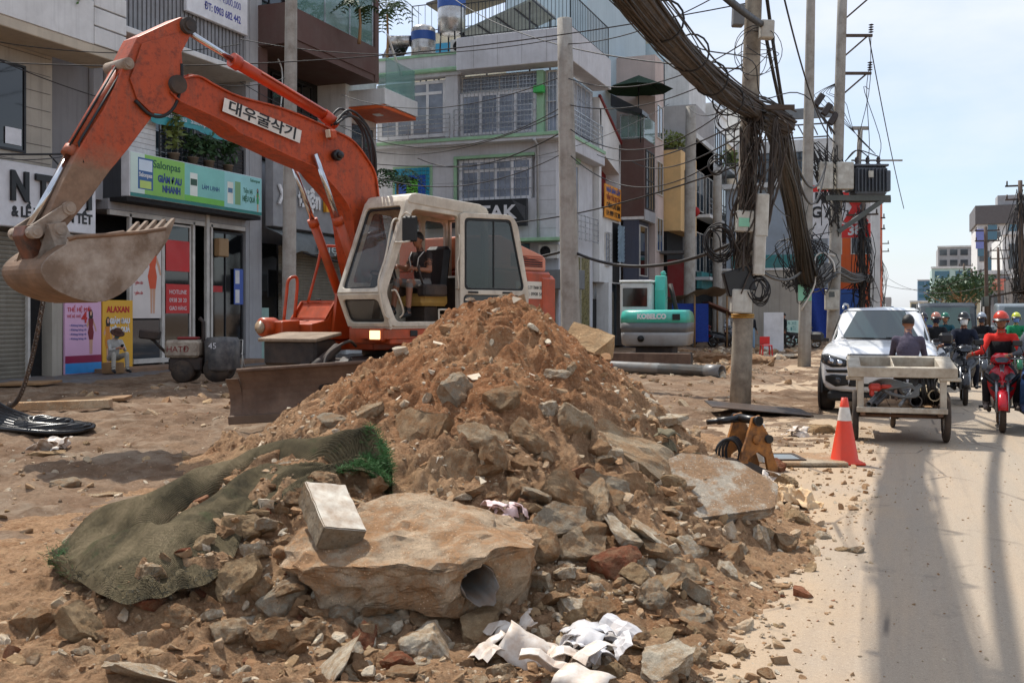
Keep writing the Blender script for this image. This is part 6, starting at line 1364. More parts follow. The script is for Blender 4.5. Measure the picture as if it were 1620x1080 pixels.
# ---- pharmacy house: local x = Y - 22.7
def house_b():
 t = bld('pharmacy_house','grey house with green and teal medicine banner above an open shop front',-21,22.7,90)
 bx(t,'wall',M_wgrey,0,7.5,2.2,9,0,16);bx(t,'pier',M_wgrey,6.72,7.4,0,2.2,0,16);bx(t,'pier',M_wgrey,-.1,.25,.2,2.2,4.9,16);bx(t,'floor_slab',M_wgrey,.25,6.72,0,2.2,4.65,4.95);bx(t,'step',mat('worn_step',(126,104,86),.9,var=.2,dirt=(150,110,80),da=.6),-.4,7.0,-.9,.0,0,.16,.01)
 # medicine banner
 s = bx(t,'sign_box',M_signw,.4,6.75,-.62,-.30,5.0,6.28,.02);pm = lambda n,c: mat('print_' + n,c,.4,var=.10,vs=.9,bump=0)
 y = -.623
 bx(t,'green_panel',pm('lime',(132,190,84)),1.0,2.75,y - .006,y,5.12,6.26,par=s);bx(t,'pale_panel',pm('mint',(206,226,214)),.42,1.0,y - .006,y,5.12,6.26,par=s);bx(t,'teal_panel',pm('aqua',(128,196,186)),2.75,4.7,y - .006,y,5.12,6.26,par=s);bx(t,'aqua_panel',pm('aqua2',(150,206,206)),4.7,6.73,y - .006,y,5.12,6.26,par=s);bx(t,'teal_border',pm('deepteal',(32,120,112)),.42,6.73,y - .006,y,5.01,5.115,par=s)
 for a,b,c,d,e in ((.72,1.35,5.25,6.15,(48,96,150)),(.80,1.27,5.28,5.5,(190,214,110)),(.76,1.31,5.78,6.1,(206,220,232)),(3.0,3.35,5.3,6.0,(226,232,222)),(3.02,3.33,5.62,5.82,(40,80,60)),(4.85,5.15,5.25,5.95,(226,226,214)),(5.25,5.55,5.25,6.0,(120,160,110)),(4.88,5.12,5.6,5.75,(80,120,150)),(2.76,4.68,5.12,5.3,(110,186,70))): bx(t,'printed_pack',pm('pack_%d_%d' % (e[0],e[1]),e),a,b,y - .008 - (.003 if d - c < .4 else 0),y - .0061,c,d,par=s)
 W = M_signw;dg = pm('dkgreen',(30,96,60));db = pm('dkblue',(30,60,130));yy = y - .012
 txt(t,'Salonpas',.32,dg,1.95,yy,6.03,s,bold=.004,width=1.2);txt(t,'Salonpas',.17,W,1.03,yy,5.66,s,bold=.006,width=.55);txt(t,'GIẢM ĐAU',.27,db,2.08,yy,5.63,s,bold=.014,width=1.05);txt(t,'NHANH',.27,db,2.15,yy,5.35,s,bold=.014,width=.8);txt(t,'LÀM LẠNH',.2,db,4.0,yy,5.62,s,width=.85);txt(t,'Tiện lợi',.24,dg,5.95,yy,5.75,s,width=.5);txt(t,'HIỆU QUẢ',.24,dg,6.0,yy,5.48,s,bold=.006,width=.7);txt(t,'Salonpas',.15,dg,6.35,yy,6.14,s,width=.55)
 figure_print(s,6.5,5.1,.8,y - .0075,(60,150,90))
 bx(t,'soffit',M_dark,.3,6.72,-.6,0,4.86,4.98)
 # shop front below
 bx(t,'shop_back',M_dark,.25,6.72,1.3,1.34,.1,4.6)
 bx(t,'shop_floor',mat('shop_tiles',(120,118,112),.3),.25,6.72,.02,1.3,.1,.16)
 for x in (1.1,2.5,3.95,4.85): bx(t,'white_post',M_alu,x,x + .10,.0,.12,.16,4.6,.01)
 bx(t,'white_post',M_alu,4.55,4.7,-.06,.06,.1,4.9,.01);bx(t,'door_head',M_alu,.3,6.7,.0,.1,4.5,4.64)
 p = bx(t,'white_poster',pm('posterwhite',(218,210,204)),1.25,2.48,.03,.05,1.55,4.3)
 figure_print(p,2.1,1.65,2.3,.028,(214,84,44));rr = pm('red',(196,40,40))
 txt(t,'TRẺ & ĐẸP',.3,rr,1.85,.024,4.05,p,width=.9)
 for k in range(5): txt(t,'• giảm cân',.14,rr,1.5,.024,3.5 - .3 * k,p,width=.36)
 window(t,2.62,3.9,.2,4.45,.08,1,1,M_alu,M_paned,name='glass_door')
 bx(t,'red_poster',rr,2.72,3.82,.04,.06,3.0,3.95);bx(t,'red_poster',rr,2.72,3.82,.04,.06,.95 + .75,2.6)
 for k,s_ in enumerate(('HOTLINE','0938 20 20','GIAO HÀNG')): txt(t,s_,.18,W,3.27,.036,2.35 - .25 * k,None,width=.8)
 bx(t,'low_window',M_pane,1.25,2.45,.06,.08,.3,1.5);bx(t,'white_sill',M_alu,1.2,3.9,-.06,.02,.22,.36)
 window(t,4.75,6.65,.2,4.4,.1,2,1,M_iron,M_paned,name='glass_door')
 bx(t,'price_panel',pm('pricered',(176,40,44)),5.0,5.5,.05,.07,2.4,2.6);bx(t,'blue_notice',pm('noticeblue',(70,96,170)),6.1,6.6,.02,.04,2.0,3.2);bx(t,'notice_photo',W,6.15,6.38,.012,.018,2.7,3.15);bx(t,'notice_photo',W,6.15,6.38,.012,.018,2.05,2.5);bx(t,'meter_box',mat('meter_box',(150,120,84),.5),5.0,5.5,-.22,.02,3.55,4.15,.03)
 # terrace over the banner
 m = MB()
 for k in range(9): m = MB();m.box(.9,2.45,.20,.24,6.3 + .155 * k,6.3 + .155 * k + .145,.004);m.build('cladding_board',M_wwhite,t)
 bx(t,'terrace_wall',wall_mat('terrace_wall',(120,118,120)),.25,6.72,1.8,2.2,4.95,9.6)
 window(t,3.6,6.3,6.3,9.0,1.78,3,1,M_alu,M_pane,grille=.25)
 rail(t,(2.5,.1),(6.7,.1),6.3,7.25,6,M_iron,hbars=6)
 m = MB();V = [(x,-.05 + .04 * math.sin(x * 9),z + .06 * math.sin(x * 2.1)) for x in np.linspace(1.9,6.7,25) for z in (8.05,7.75,7.45)];m.grid(np.array(V),25,3);m.build('hanging_banner',pm('bannerteal',(60,150,156)),t)
 txt(t,'Salonpas  Salonpas  GIẢM ĐAU',.22,W,4.4,-.11,7.72,None,width=3.8)
 for k,(x,h,mt) in enumerate(((2.9,1.5,M_leaf2),(4.6,.8,M_leafd),(5.6,1.0,M_leafd),(3.8,.7,M_leafd))):
  pt = thing('potted_plant',['tall light green potted plant on the terrace over the medicine banner','dark potted plant right of the middle of the terrace','bushy dark potted plant at the right end of the terrace','low dark potted plant beside the tall light green one'][k],'plant',(-21 + .1,22.7 + x,6.3),0)
  m = MB();m.lathe([(.12,0),(.17,.3),(.19,.3),(.17,.26)],(0,0,0),(0,0,1),14);m.build('pot',mat('clay_pot',(120,104,84),.8,dirt=(80,70,60),da=.5),pt);leafy(pt,(0,0,.35 + h * .5),(.32,.3,h * .55),200,mt,.22,'foliage',40 + k)
  # upper storey: white gutter lines, ribbed wall, lettered board
 bx(t,'canopy',M_wwhite,.2,6.9,-.55,2.2,9.62,9.8,.02)
 m = MB()
 for k in range(34): m.box(.3 + .19 * k,.42 + .19 * k,-.02,.02,9.85,15.8)
 m.box(.25,6.75,.02,.1,9.82,15.8);m.build('ribbed_wall',mat('ribbed_sheet',(140,140,142),.5,metal=.2,streak=.5,dirt=(100,92,84),da=.4),t)
 b2 = bx(t,'company_board',M_signw,3.4,6.55,-.2,-.05,11.1,14.2,.02);ind = pm('indigo',(70,72,150))
 txt(t,'CÔNG NGHIỆP',.5,ind,5.0,-.206,12.6,b2,bold=.01,width=2.6);txt(t,'CƠ SỞ: 4,000,000',.34,ind,5.2,-.206,11.95,b2,width=1.9);txt(t,'ĐT: 0903 682 442',.34,ind,5.2,-.206,11.5,b2,bold=.008,width=1.9)
 bx(t,'red_awning',mat('red_cloth',(166,36,36),.8),.5,1.4,-.1,.3,8.6,9.4,.05)
house_b()
# ---- shop with the big raised lettering: local x = Y - 30.2
def house_c():
 t = bld('bike_shop_house','brown balconied house with raised white and yellow letters on a grey board',-21,30.2,90)
 bx(t,'wall',M_wgrey,-.05,6.4,1.5,9,0,16);bx(t,'pier',M_wgrey,-.6,.12,-.02,1.5,0,16);bx(t,'corner_pier',M_wwhite,5.9,6.4,.0,1.5,4.9,16)
 s = bx(t,'sign_board',mat('grey_sign',(150,150,152),.5,dirt=(110,110,108),da=.3),.2,6.9,-.45,-.1,4.75,7.45,.02);mo = mat('yellow_letter',(232,166,48),.4,bump=0);ml = mat('letter_white',(226,226,226),.4,bump=0)
 txt(t,'Xe',.92,ml,.85,-.52,5.85,s,depth=.06,bold=.03,width=.95);txt(t,'Điện',.92,ml,2.42,-.52,5.88,s,depth=.06,bold=.03,width=1.45);txt(t,'KU',1.25,mo,4.25,-.56,5.95,s,depth=.14,bold=.04,width=1.7);txt(t,'RIN',1.25,mo,6.0,-.56,5.95,s,depth=.14,bold=.04,width=1.5)
 m = MB();m.tube([(2.2 + .22 * math.cos(a),-.5,6.95 + .22 * math.sin(a)) for a in np.linspace(0,2 * PI,18,endpoint=False)],.05,6,closed=True);m.tube([(3.7 + .22 * math.cos(a),-.5,6.85 + .22 * math.sin(a)) for a in np.linspace(0,2 * PI,18,endpoint=False)],.05,6,closed=True);m.tube([(2.2,-.5,6.95),(2.6,-.5,7.5),(3.3,-.5,7.3),(3.7,-.5,6.85)],.05,6);m.build('bicycle_emblem',mat('mint_emblem',(150,206,190),.4),s)
 aw = MB();V = [(x,y_,z) for x in np.linspace(.1,6.6,20) for y_,z in ((-.12,4.72),(-.7,4.5 - .03 * math.sin(x * 3)),(-1.2,4.25 - .05 * math.sin(x * 4)),(-1.22,3.85 - .06 * math.sin(x * 5)))];aw.grid(np.array(V),20,4);a = aw.build('awning',mat('grey_awning',(112,116,116),.7,dirt=(80,84,82),da=.5),t);txt(t,'Điện KU',.42,mat('faded_letter',(190,200,196),.7),3.5,-1.30,4.05,a,width=3.6)
 shutter(t,1.6,5.8,.02,4.2,.3);bx(t,'glass_front',M_paned,-.4,1.5,.3,.34,0,4.2);bx(t,'mint_panel',mat('mint_panel',(150,180,170),.5),.2,.9,.22,.26,.1,1.9);bx(t,'notice',M_signw,1.42,2.1,-.03,-.02 + .02,2.3,3.3)
 txt(t,'NHẬN SỬA XE',.16,M_blackp,1.76,-.036,2.95,None,width=.56);txt(t,'THAY BÌNH',.16,M_blackp,1.76,-.036,2.65,None,width=.5)
 # deep dark loggia, brown balcony with glass
 bx(t,'loggia_back',M_dark,.12,5.9,1.3,1.5,7.45,11.0);bx(t,'brown_side',M_brown,-.1,.12,-1.2,1.4,11.0,12.4);bx(t,'brown_soffit',M_brown,.12,6.0,-1.25,1.4,10.95,11.2);bx(t,'brown_front',M_brown,.12,6.0,-1.3,-1.1,11.2,12.3,.01);bx(t,'brown_return',M_brown,6.0,6.3,-1.3,1.4,10.95,15.9)
 bx(t,'brown_column',M_brown,-.1,.35,-.1,1.4,7.4,10.95)
 for k in range(3): m = MB();m.box(.5 + 1.8 * k,2.24 + 1.8 * k,-1.24,-1.22,12.32,14.2);m.build('glass_panel',M_gglass,t);bx(t,'rail_post',M_stain,2.24 + 1.8 * k,2.30 + 1.8 * k,-1.26,-1.2,12.3,14.3)
 bx(t,'handrail',M_iron,.5,6.0,-1.27,-1.21,14.2,14.27);window(t,.6,5.7,11.3,15.4,.9,4,1,M_iron,M_paned);window(t,2.6,5.4,7.6,10.8,1.26,4,1,M_iron,M_paned);bx(t,'top_wall',M_wgrey,-.05,6.4,.95,1.5,12.0,17)
 m = MB();m.tube(spline([(.6,-.3,8.0),(.75,-.4,9.2),(.95,-.3,10.3),(.7,-.3,10.7)],12),.03,6);m.build('cable',mat('white_cable',(190,190,186),.5),t)
house_c()
# ---- white house with orange soffit at the corner: local x = Y - 36.6
def house_d():
 t = bld('corner_house','white corner house with orange canopy underside and glass balcony',-21,36.65,90)
 bx(t,'wall',M_wwhite,0,2.6,.3,9,0,13.0);bx(t,'orange_canopy',mat('orange_soffit',(206,92,40),.6),-.3,2.6,-1.6,.3,9.9,10.05,.02);bx(t,'canopy_top',M_wwhite,-.3,2.65,-1.65,.3,10.06,10.7,.01)
 bx(t,'lamp',M_signw,.6,1.0,-.9,-.6,9.86,9.9);bx(t,'glass_panel',M_gglass,.0,2.6,-1.55,-1.52,10.72,12.0);bx(t,'glass_panel',M_gglass,2.57,2.6,-1.5,.2,10.72,12.0)
 window(t,.3,2.3,7.2,9.6,.28,2,1,M_alu,M_pane);window(t,.3,2.3,3.0,6.0,.28,2,1,M_alu,M_pane);m = MB();m.tube([(0,-1.6,12.9),(2.6,-.9,11.9)],.05,8);m.build('white_bar',M_wwhite,t);bx(t,'tower',M_wgrey,.0,1.2,.6,5,12.9,17)
house_d()
# ---- lilac grey corner house with green trim: local x = X + 22.4, front at Y = 41
def house_e():
 t = bld('green_trimmed_house','lilac grey corner house with green trim, barred windows and a black lettered board',-22.4,41,0)
 W8 = 8.7
 bx(t,'wall',M_lilac,0,W8,.32,5.4,0,12.05);bx(t,'front_left',M_lilac,0,4.05,.0,.32,6.0,9.0);bx(t,'front_mid',M_lilac,7.75,W8,0,.32,4.8,9.0)
 bx(t,'front_band',M_lilac,4.05,7.75,0,.32,4.8,6.62);bx(t,'lintel',M_lilac,4.05,7.75,0,.32,8.45,9.0)
 bx(t,'ledge',M_lilac,-.25,W8 + .6,-.6,.3,9.0,9.25,.02);bx(t,'ledge_trim',M_green,-.28,W8 + .63,-.66,-.602,9.14,9.28,.008)
 bx(t,'pier',M_lilac,3.6,4.2,-.1,.3,9.28,12.1,.01);bx(t,'pier',M_green,7.85,8.15,-.1,.3,9.28,12.0,.01);bx(t,'upper_band',M_lilac,-.2,4.4,-.2,.3,12.1,13.1,.02);bx(t,'green_moulding',M_green,-.1,4.4,-.36,-.2,12.25,12.45,.05);bx(t,'roof_band',M_lilac,4.4,W8 + .9,-.7,.3,12.15,13.55,.02);bx(t,'roof_band_side',M_lilac,W8,W8 + .9,.3,5.4,12.15,13.55,.02);bx(t,'parapet_trim',M_green,-.2,4.4,-.24,-.2,13.0,13.12)
 window(t,.25,3.55,9.5,12.0,.1,4,1,M_signw,M_curt,trans=.78,fw=.14);window(t,4.25,7.8,9.4,11.3,.1,4,1,M_signw,M_curt,grille=.17,fw=.16)
 window(t,4.25,7.8,11.35,12.05,.26,4,1,M_alu,M_curt,grille=.16);window(t,8.2,W8,9.4,12.0,.2,1,2,M_alu,M_curt,grille=.16)
 rail(t,(.0,-.5),(4.0,-.5),9.28,10.35,4,M_stain,hbars=4);rail(t,(4.2,-.5),(7.8,-.5),9.28,10.5,4,M_stain,hbars=4)
 window(t,4.2,7.6,6.6,8.4,.1,4,1,M_signw,M_curt,trans=.72,grille=.24,fw=.14)
 for z0,z1,x0,x1 in ((8.42,8.55,4.0,7.75),(6.55,8.42,4.0,4.14)): bx(t,'green_reveal',M_green,x0,x1,-.1,-.002,z0,z1,.01)
 m = MB()
 for z in (7.4,8.1,10.4,11.5): m.box(0,4.0 if z < 9 else .2,-.006,-.001,z,z + .02)
 for z in np.arange(5.3,9,.6): m.box(7.78,W8,-.006,-.001,z,z + .02)
 for x in np.arange(5.2,9.5,1.1): m.box(x,x + .02,-.706,-.701,12.2,13.5)
 m.build('tile_joint',M_wgrey,t,kind='stuff')
 # coloured window block
 bx(t,'window_frame_green',M_green,1.0,2.95,-.06,-.002,6.75,8.25,.01)
 for i in range(9):
  for k in range(8):
   c = (96,176,60) if 3 <= i <= 5 and k <= 4 else ((44,140,170) if (i in (0,8) or k > 5) else (40,84,170));bx(t,'glass_block',mat('glass_block_%d' % c[0],c,.2,var=.2,vs=9,bump=.1),1.12 + .192 * i,1.30 + .192 * i,-.10,-.061,6.85 + .165 * k,7.0 + .165 * k,.012)
 s = bx(t,'sign_board',mat('black_board',(30,32,36),.4),2.0,7.55,-.5,-.3,5.4,6.56,.02);txt(t,'TIKTAK',.8,M_signw,5.55,-.51,5.98,s,bold=.022,width=3.1);bx(t,'sign_line',M_signw,5.0,7.1,-.508,-.501,5.52,5.55,par=s)
 m = MB()
 for k in range(16): m.bar((6.9 + .04 * k,-.503,6.5 - .06 * k),(7.5,-.503,6.5 - .06 * k - (.6 - .04 * k) * .5),.012)
 m.build('printed_hatching',mat('hatch_grey',(110,112,116),.5),s)
 bx(t,'shop_canopy',M_green,7.0,9.3,-.9,0,4.72,4.86,.01);bx(t,'shop_front',M_pane,.5,7.4,.28,.31,.3,4.7);bx(t,'dark_window',M_dkblue,5.2,7.0,.2,.26,3.3,4.6);shutter(t,7.6,8.6,.1,2.6,.25);bx(t,'low_canopy',mat('tin_canopy',(110,112,112),.6,streak=.5),6.8,9.9,-1.3,.2,2.7,3.5,.02)
 # side on the main street
 q = Matrix(((0,-1,0,W8),(1,0,0,0),(0,0,1,0),(0,0,0,1)))
 sd = thing('street_side',None,None,(W8,0,0),R(90));sd.parent = t
 bx(t,'ledge',M_lilac,.35,5.4,-.6,.0,8.6,9.25,.02,par=sd);bx(t,'ledge_trim',M_green,.3,5.4,-.65,-.602,9.14,9.28,par=sd);bx(t,'door_reveal',M_green,.8,1.1,-.1,-.004,5.0,8.4,par=sd);bx(t,'door_reveal',M_green,.8,3.2,-.1,-.004,8.4,8.6,par=sd)
 for f in (lambda: window(sd,.4,2.4,9.35,12.0,-.03,3,1,M_signw,M_curt,grille=.2),lambda: window(sd,2.7,4.9,9.35,12.0,-.03,3,1,M_signw,M_curt,grille=.2),lambda: window(sd,1.2,3.0,5.1,8.3,-.03,2,1,M_alu,M_curt),lambda: window(sd,.6,4.8,.2,4.3,-.03,3,1,M_alu,mat('shop_window_stock',(120,112,70),.3,var=.5,vs=3))): f()
 rail(sd,(.6,-.55),(5.2,-.55),9.28,10.4,5,M_stain,hbars=4);rail(sd,(.6,-.5),(4.6,-.5),4.9,6.0,6,M_stain,hbars=3)
 # roof terrace rail
 rail(t,(4.6,-.62),(W8 + .82,-.62),13.55,15.0,30,M_iron);rail(t,(W8 + .82,-.62),(W8 + .82,5.2),13.55,15.0,24,M_iron)
 m = MB();m.tube([(7.95,-.68,9.0),(7.95,-.25,8.8),(7.95,-.15,4.9)],.06,8);m.build('downpipe',mat('grey_pipe',(168,170,172),.4),t)
 bx(t,'letter_box',mat('bright_green_box',(60,170,80),.5),7.8,8.25,-.4,-.12,11.0,11.3,.02)
 fl = MB();fl.loft([[(9.35,.6,6.3),(9.35,.75,6.3),(9.36,.7,6.3)],[(9.36,.5,5.6),(9.36,.8,5.7),(9.4,.65,5.6)],[(9.36,.6,5.1),(9.36,.66,5.1),(9.38,.63,5.1)]]);fl.build('red_flag',mat('red_cloth',(166,36,36),.8),t)
 m = MB();m.prism([(0,0),(3.4,1.1),(3.4,1.2),(0,.1)],(4.2,.2,14.0),(1,0,0),(0,0,1),(0,1,0),0,3.0)
 sh = thing('solar_canopy','tilted canopy roof on thin posts over the roof terrace by the water tanks','canopy',(-22.4,41,0))
 m.build('sheet',mat('translucent_sheet',(140,146,136),.4,dirt=(100,104,96),da=.5),sh)
 for x,y in ((4.3,.3),(7.4,.3),(4.3,3.0),(7.4,3.0)): m = MB();m.tube([(x,y,12.1),(x,y,14.0 + (x - 4.2) * .32)],.04,6);m.build('post',M_iron,sh)
 for k in range(5): m = MB();m.bar((4.2 + .85 * k,.15,13.97 + .275 * k),(4.2 + .85 * k,3.2,13.97 + .275 * k),.06);m.build('rafter',M_iron,sh)
 for x,z,h,r,lb in ((3.55,14.1,2.1,.62,'larger steel water tank with blue band standing higher on the roof'),(2.15,13.1,1.55,.55,'smaller steel water tank with blue band on the roof edge')):
  w = thing('water_tank',lb,'water tank',(-22.4 + x,41.7,z));m = MB();m.lathe([(r * .6,0),(r,.1),(r,h * .3),(r * 1.02,h * .32),(r,h * .34),(r,h * .9),(r * .8,h * .97),(r * .3,h),(r * .3,h * 1.03),(.0,h * 1.03)],(0,0,0),(0,0,1),28);m.build('drum',M_tank,w)
  m = MB();m.lathe([(r * 1.015,h * .55),(r * 1.015,h * .8)],(0,0,0),(0,0,1),28,caps=False);bd = m.build('band',M_blue,w)
  m = MB()
  for a in range(4): an = a * PI / 2 + .7;m.tube([(r * .8 * math.cos(an),r * .8 * math.sin(an),.1),(r * .95 * math.cos(an),r * .95 * math.sin(an),-(z - 12.05))],.035,6)
  m.build('stand',M_iron,w)
 ac_unit(-22.4 + 4.2,41.5,13.15,0,'air conditioner on the roof under the larger water tank',1.0);ac_unit(-13.95,40.95,4.0,0,'air conditioner on the wall under the black lettered board')
 w = thing('solar_heater','slanted roof water heater left of the water tanks','water heater',(-22.4 + .8,41.6,13.1));m = MB();m.tube([(-.3,0,1.0),(.8,0,.9)],.25,14);m.build('cylinder',M_tank,w);m = MB();m.rbox((.2,-.3,.5),(1.1,.06,1.0),(-.7,0,0));m.build('collector',M_paned,w)
house_e()
def house_f():
 t = bld('pale_blue_block','tall pale blue and cream block rising behind the green trimmed house',-24,47.5,0)
 bx(t,'wall',M_cream,0,5.5,.5,12,0,16.2);bx(t,'teal_band',mat('blue_band_wall',(54,132,164),.7),1.0,5.4,.4,.5,14.6,15.6);bx(t,'wall',M_pale,5.5,9.7,.0,12,0,19.6);bx(t,'front',wall_mat('faded_blue_render',(176,204,216),.3,(214,218,216),.8,.35),5.5,10.3,12.5,22,0,17.8)
 for x in (7.2,9.3): bx(t,'roof_post',M_cream,x,x + .8,12.7,13.5,17.8,20.4)
 bx(t,'roof_beam',M_wwhite,6.5,10.2,12.6,14,20.4,22);bx(t,'roof_rail',M_iron,6,10.2,12.55,12.6,18.2,18.26);window(t,5.9,9.4,17.3,19.3,-.02,3,1,M_alu,M_pane);rail(t,(.2,.2),(5.4,.2),16.2,17.6,14,M_iron);m = MB();m.prism([(0,0),(4.6,.9),(4.6,1.0),(0,.1)],(1.0,.2,17.6),(1,0,0),(0,0,1),(0,1,0),0,3);m.build('roof_sheet',M_wdark,t)
house_f()
def house_g():
 t = bld('narrow_white_house','narrow white house with red upper room and orange banner',-13.4,46.5,90)
 bx(t,'wall',M_wwhite,0,3.9,.8,6,0,10.2);bx(t,'lower_front',M_wwhite,0,3.9,0,.8,3.2,6.7);bx(t,'front_left',M_wwhite,0,.35,0,.8,6.7,11.4);bx(t,'front_right',M_wwhite,3.6,3.9,0,.8,6.7,10.2);m = MB();m.prism([(.35,9.4),(3.6,8.7),(3.9,10.3),(0,11.9)],(0,0,0),(1,0,0),(0,0,1),(0,1,0),0,.8);m.build('sloping_front',M_wwhite,t);m = MB();m.bar((-.05,-.02,11.95),(3.95,-.02,10.3),.12);m.build('red_coping',M_redw,t)
 bx(t,'red_room',M_redw,.35,3.6,.7,.8,6.7,9.4);b = bx(t,'banner',mat('orange_banner',(222,146,44),.6,var=.15),.6,3.5,-.12,-.06,6.3,7.9)
 for k,(s_,c) in enumerate((('NHÀ BÁN GẤP',M_blue),('VẬN TẢI XE TẢI',M_redw),('CHÍNH CHỦ BÁN',M_blackp),('LH: 0909 113 200',M_blackp))): txt(t,s_,.34,c,2.05,-.13,7.65 - .37 * k,b,width=2.5,bold=.01)
 window(t,.9,1.7,4.0,5.6,-.02,2,1,M_alu,M_curt,grille=.2);bx(t,'dark_opening',M_dark,2.3,3.6,-.02,.0,3.25,6.2);m = MB()
 for k in range(9): m.rbox((2.9,-.3 + .0 * k,5.95 - .2 * k),(1.15,.03,.2),(.25,0,0));
 m.build('striped_awning',mat('blue_grey_awning',(130,152,168),.8,var=.3),t)
 shutter(t,1.9,3.6,.1,2.8,.3);bx(t,'post',M_wwhite,.9,1.5,-.2,.4,0,3.2);bx(t,'doorway',M_dark,.1,.9,.4,.5,0,2.4)
house_g()
def house_h():
 t = bld('brown_box_house','house with a brown windowless box jutting out under a terrace with a parasol',-13.4,50.42,0)
 bx(t,'wall',M_dkblue,.1,.9,.1,2.3,0,6.6);bx(t,'box',M_brown,0,1.2,0,2.3,6.6,10.5,.01);bx(t,'soffit',M_wwhite,-.0,1.2,.02,2.3,6.45,6.6);sd = thing('street_side',None,None,(1.2,0,0),R(90));sd.parent = t
 window(sd,.3,2.1,7.0,10.0,-.02,3,2,M_iron,M_pane);bx(t,'sill_band',M_wgrey,0,2.3,-.06,-.002,6.4,6.95,par=sd)
 bx(t,'glass_rail',M_gglass,0,1.2,-.02,.0,10.52,11.7);bx(t,'glass_rail',M_gglass,0,2.3,-.02,0,10.52,11.7,par=sd);rail(t,(0,-.03),(1.2,-.03),10.52,11.75,3,M_stain)
 lw = thing('low_front',None,None,(.9,0,0),R(90));lw.parent = t;window(lw,.2,1.9,3.6,6.2,-.02,1,1,M_alu,M_paned)
 bx(t,'shop_recess',mat('tan_shop_wall',(150,124,90),.8),.4,1.0,-.05,-.0,.1,3.4)
 u = thing('parasol','dark green parasol open over the terrace of the brown box house','parasol',(-12.7,51.3,10.5));m = MB();m.tube([(0,0,0),(0,0,3.3)],.03,8);m.build('pole',M_iron,u)
 mg = cloth('dark_green_canvas',(38,58,44))
 m = MB();n = 8;apex = (0,0,3.4)
 V = [apex] + [(1.75 * math.cos(2 * PI * k / n + .2),1.75 * math.sin(2 * PI * k / n + .2),2.65) for k in range(n)];m.add(V,[(0,k + 1,(k + 1) % n + 1) for k in range(n)],False);o = m.build('canopy',mg,u);m = MB()
 for k in range(n): m.bar((0,0,3.36),V[k + 1],.02)
 m.build('ribs',M_iron,u)
 u2 = thing('awning','small black awning left of the green parasol','awning',(-13.6,49.2,11.0));m = MB();m.prism([(0,0),(1.6,-.5),(1.6,-.3),(0,.6)],(0,0,1.0),(1,0,0),(0,0,1),(0,1,0),0,1.5);m.build('cloth',M_blackp,u2);m = MB();m.tube([(1.5,.1,-.9),(1.5,.1,.6)],.03,6);m.build('post',M_iron,u2)
 p = bld('pink_pier_house','narrow pink house edge right of the brown box',-15,52.9,0);bx(p,'wall',M_pink,0,2.8,0,2.0,0,15.3)
 s2 = thing('street_side',None,None,(2.8,0,0),R(90));s2.parent = p
 for z in (5,8,11): window(s2,.3,1.7,z,z + 1.8,-.02,2,1,M_alu,M_pane)
 y = bld('yellow_box_house','house with a plain yellow upper box and plants on its roof',-14.5,55.1,0);bx(y,'box',M_yell,0,3.2,0,4.5,6.2,10.6,.01);bx(y,'wall',M_dark,.0,2.4,.2,4.5,0,6.2);sd = thing('street_side',None,None,(3.2,0,0),R(90));sd.parent = y;window(sd,1.0,3.5,7.2,9.6,-.02,2,1,M_iron,M_paned);bx(y,'shop_sign',M_redw,2.6,3.6,-.6,-.5,2.6,4.6)
 bx(y,'tin_roof',M_wdark,1.0,4.0,-1.2,0,4.9,5.05)
 for k,(x,yy_,r) in enumerate(((1.4,.8,1.1),(2.5,1.4,.9))): pl = thing('roof_plant',['pale green roof plant over the left of the yellow box','olive roof plant over the right corner of the yellow box'][k],'plant',(-14.5 + x,55.1 + yy_,10.6));leafy(pl,(0,0,.6),(r,r,.7),500,M_leaf2,.22,'foliage',60 + k);m = MB();m.box(-.6,.6,-.3,.3,0,.3);m.build('trough',M_wdark,pl)
 d = thing('red_decoration','red hanging decorations on the side of the yellow box house','decoration',(-11.1,57.0,7.2));m = MB();m.ell((0,0,1.0),(.2,.2,.35));m.ell((.1,.2,.2),(.35,.2,.3));m.ell((0,.1,1.7),(.15,.15,.3));m.build('lantern',mat('red_cloth',(166,36,36),.8),d)
 g_ = bld('grey_blank_house','tall plain grey house behind the yellow box',-16,61,0);bx(g_,'wall',wall_mat('plain_grey',(170,166,164),.2),2.4,4.4,0,6,0,14.2);bx(g_,'upper',M_wwhite,2.4,3.9,.5,6,14.2,17.2)
house_h()
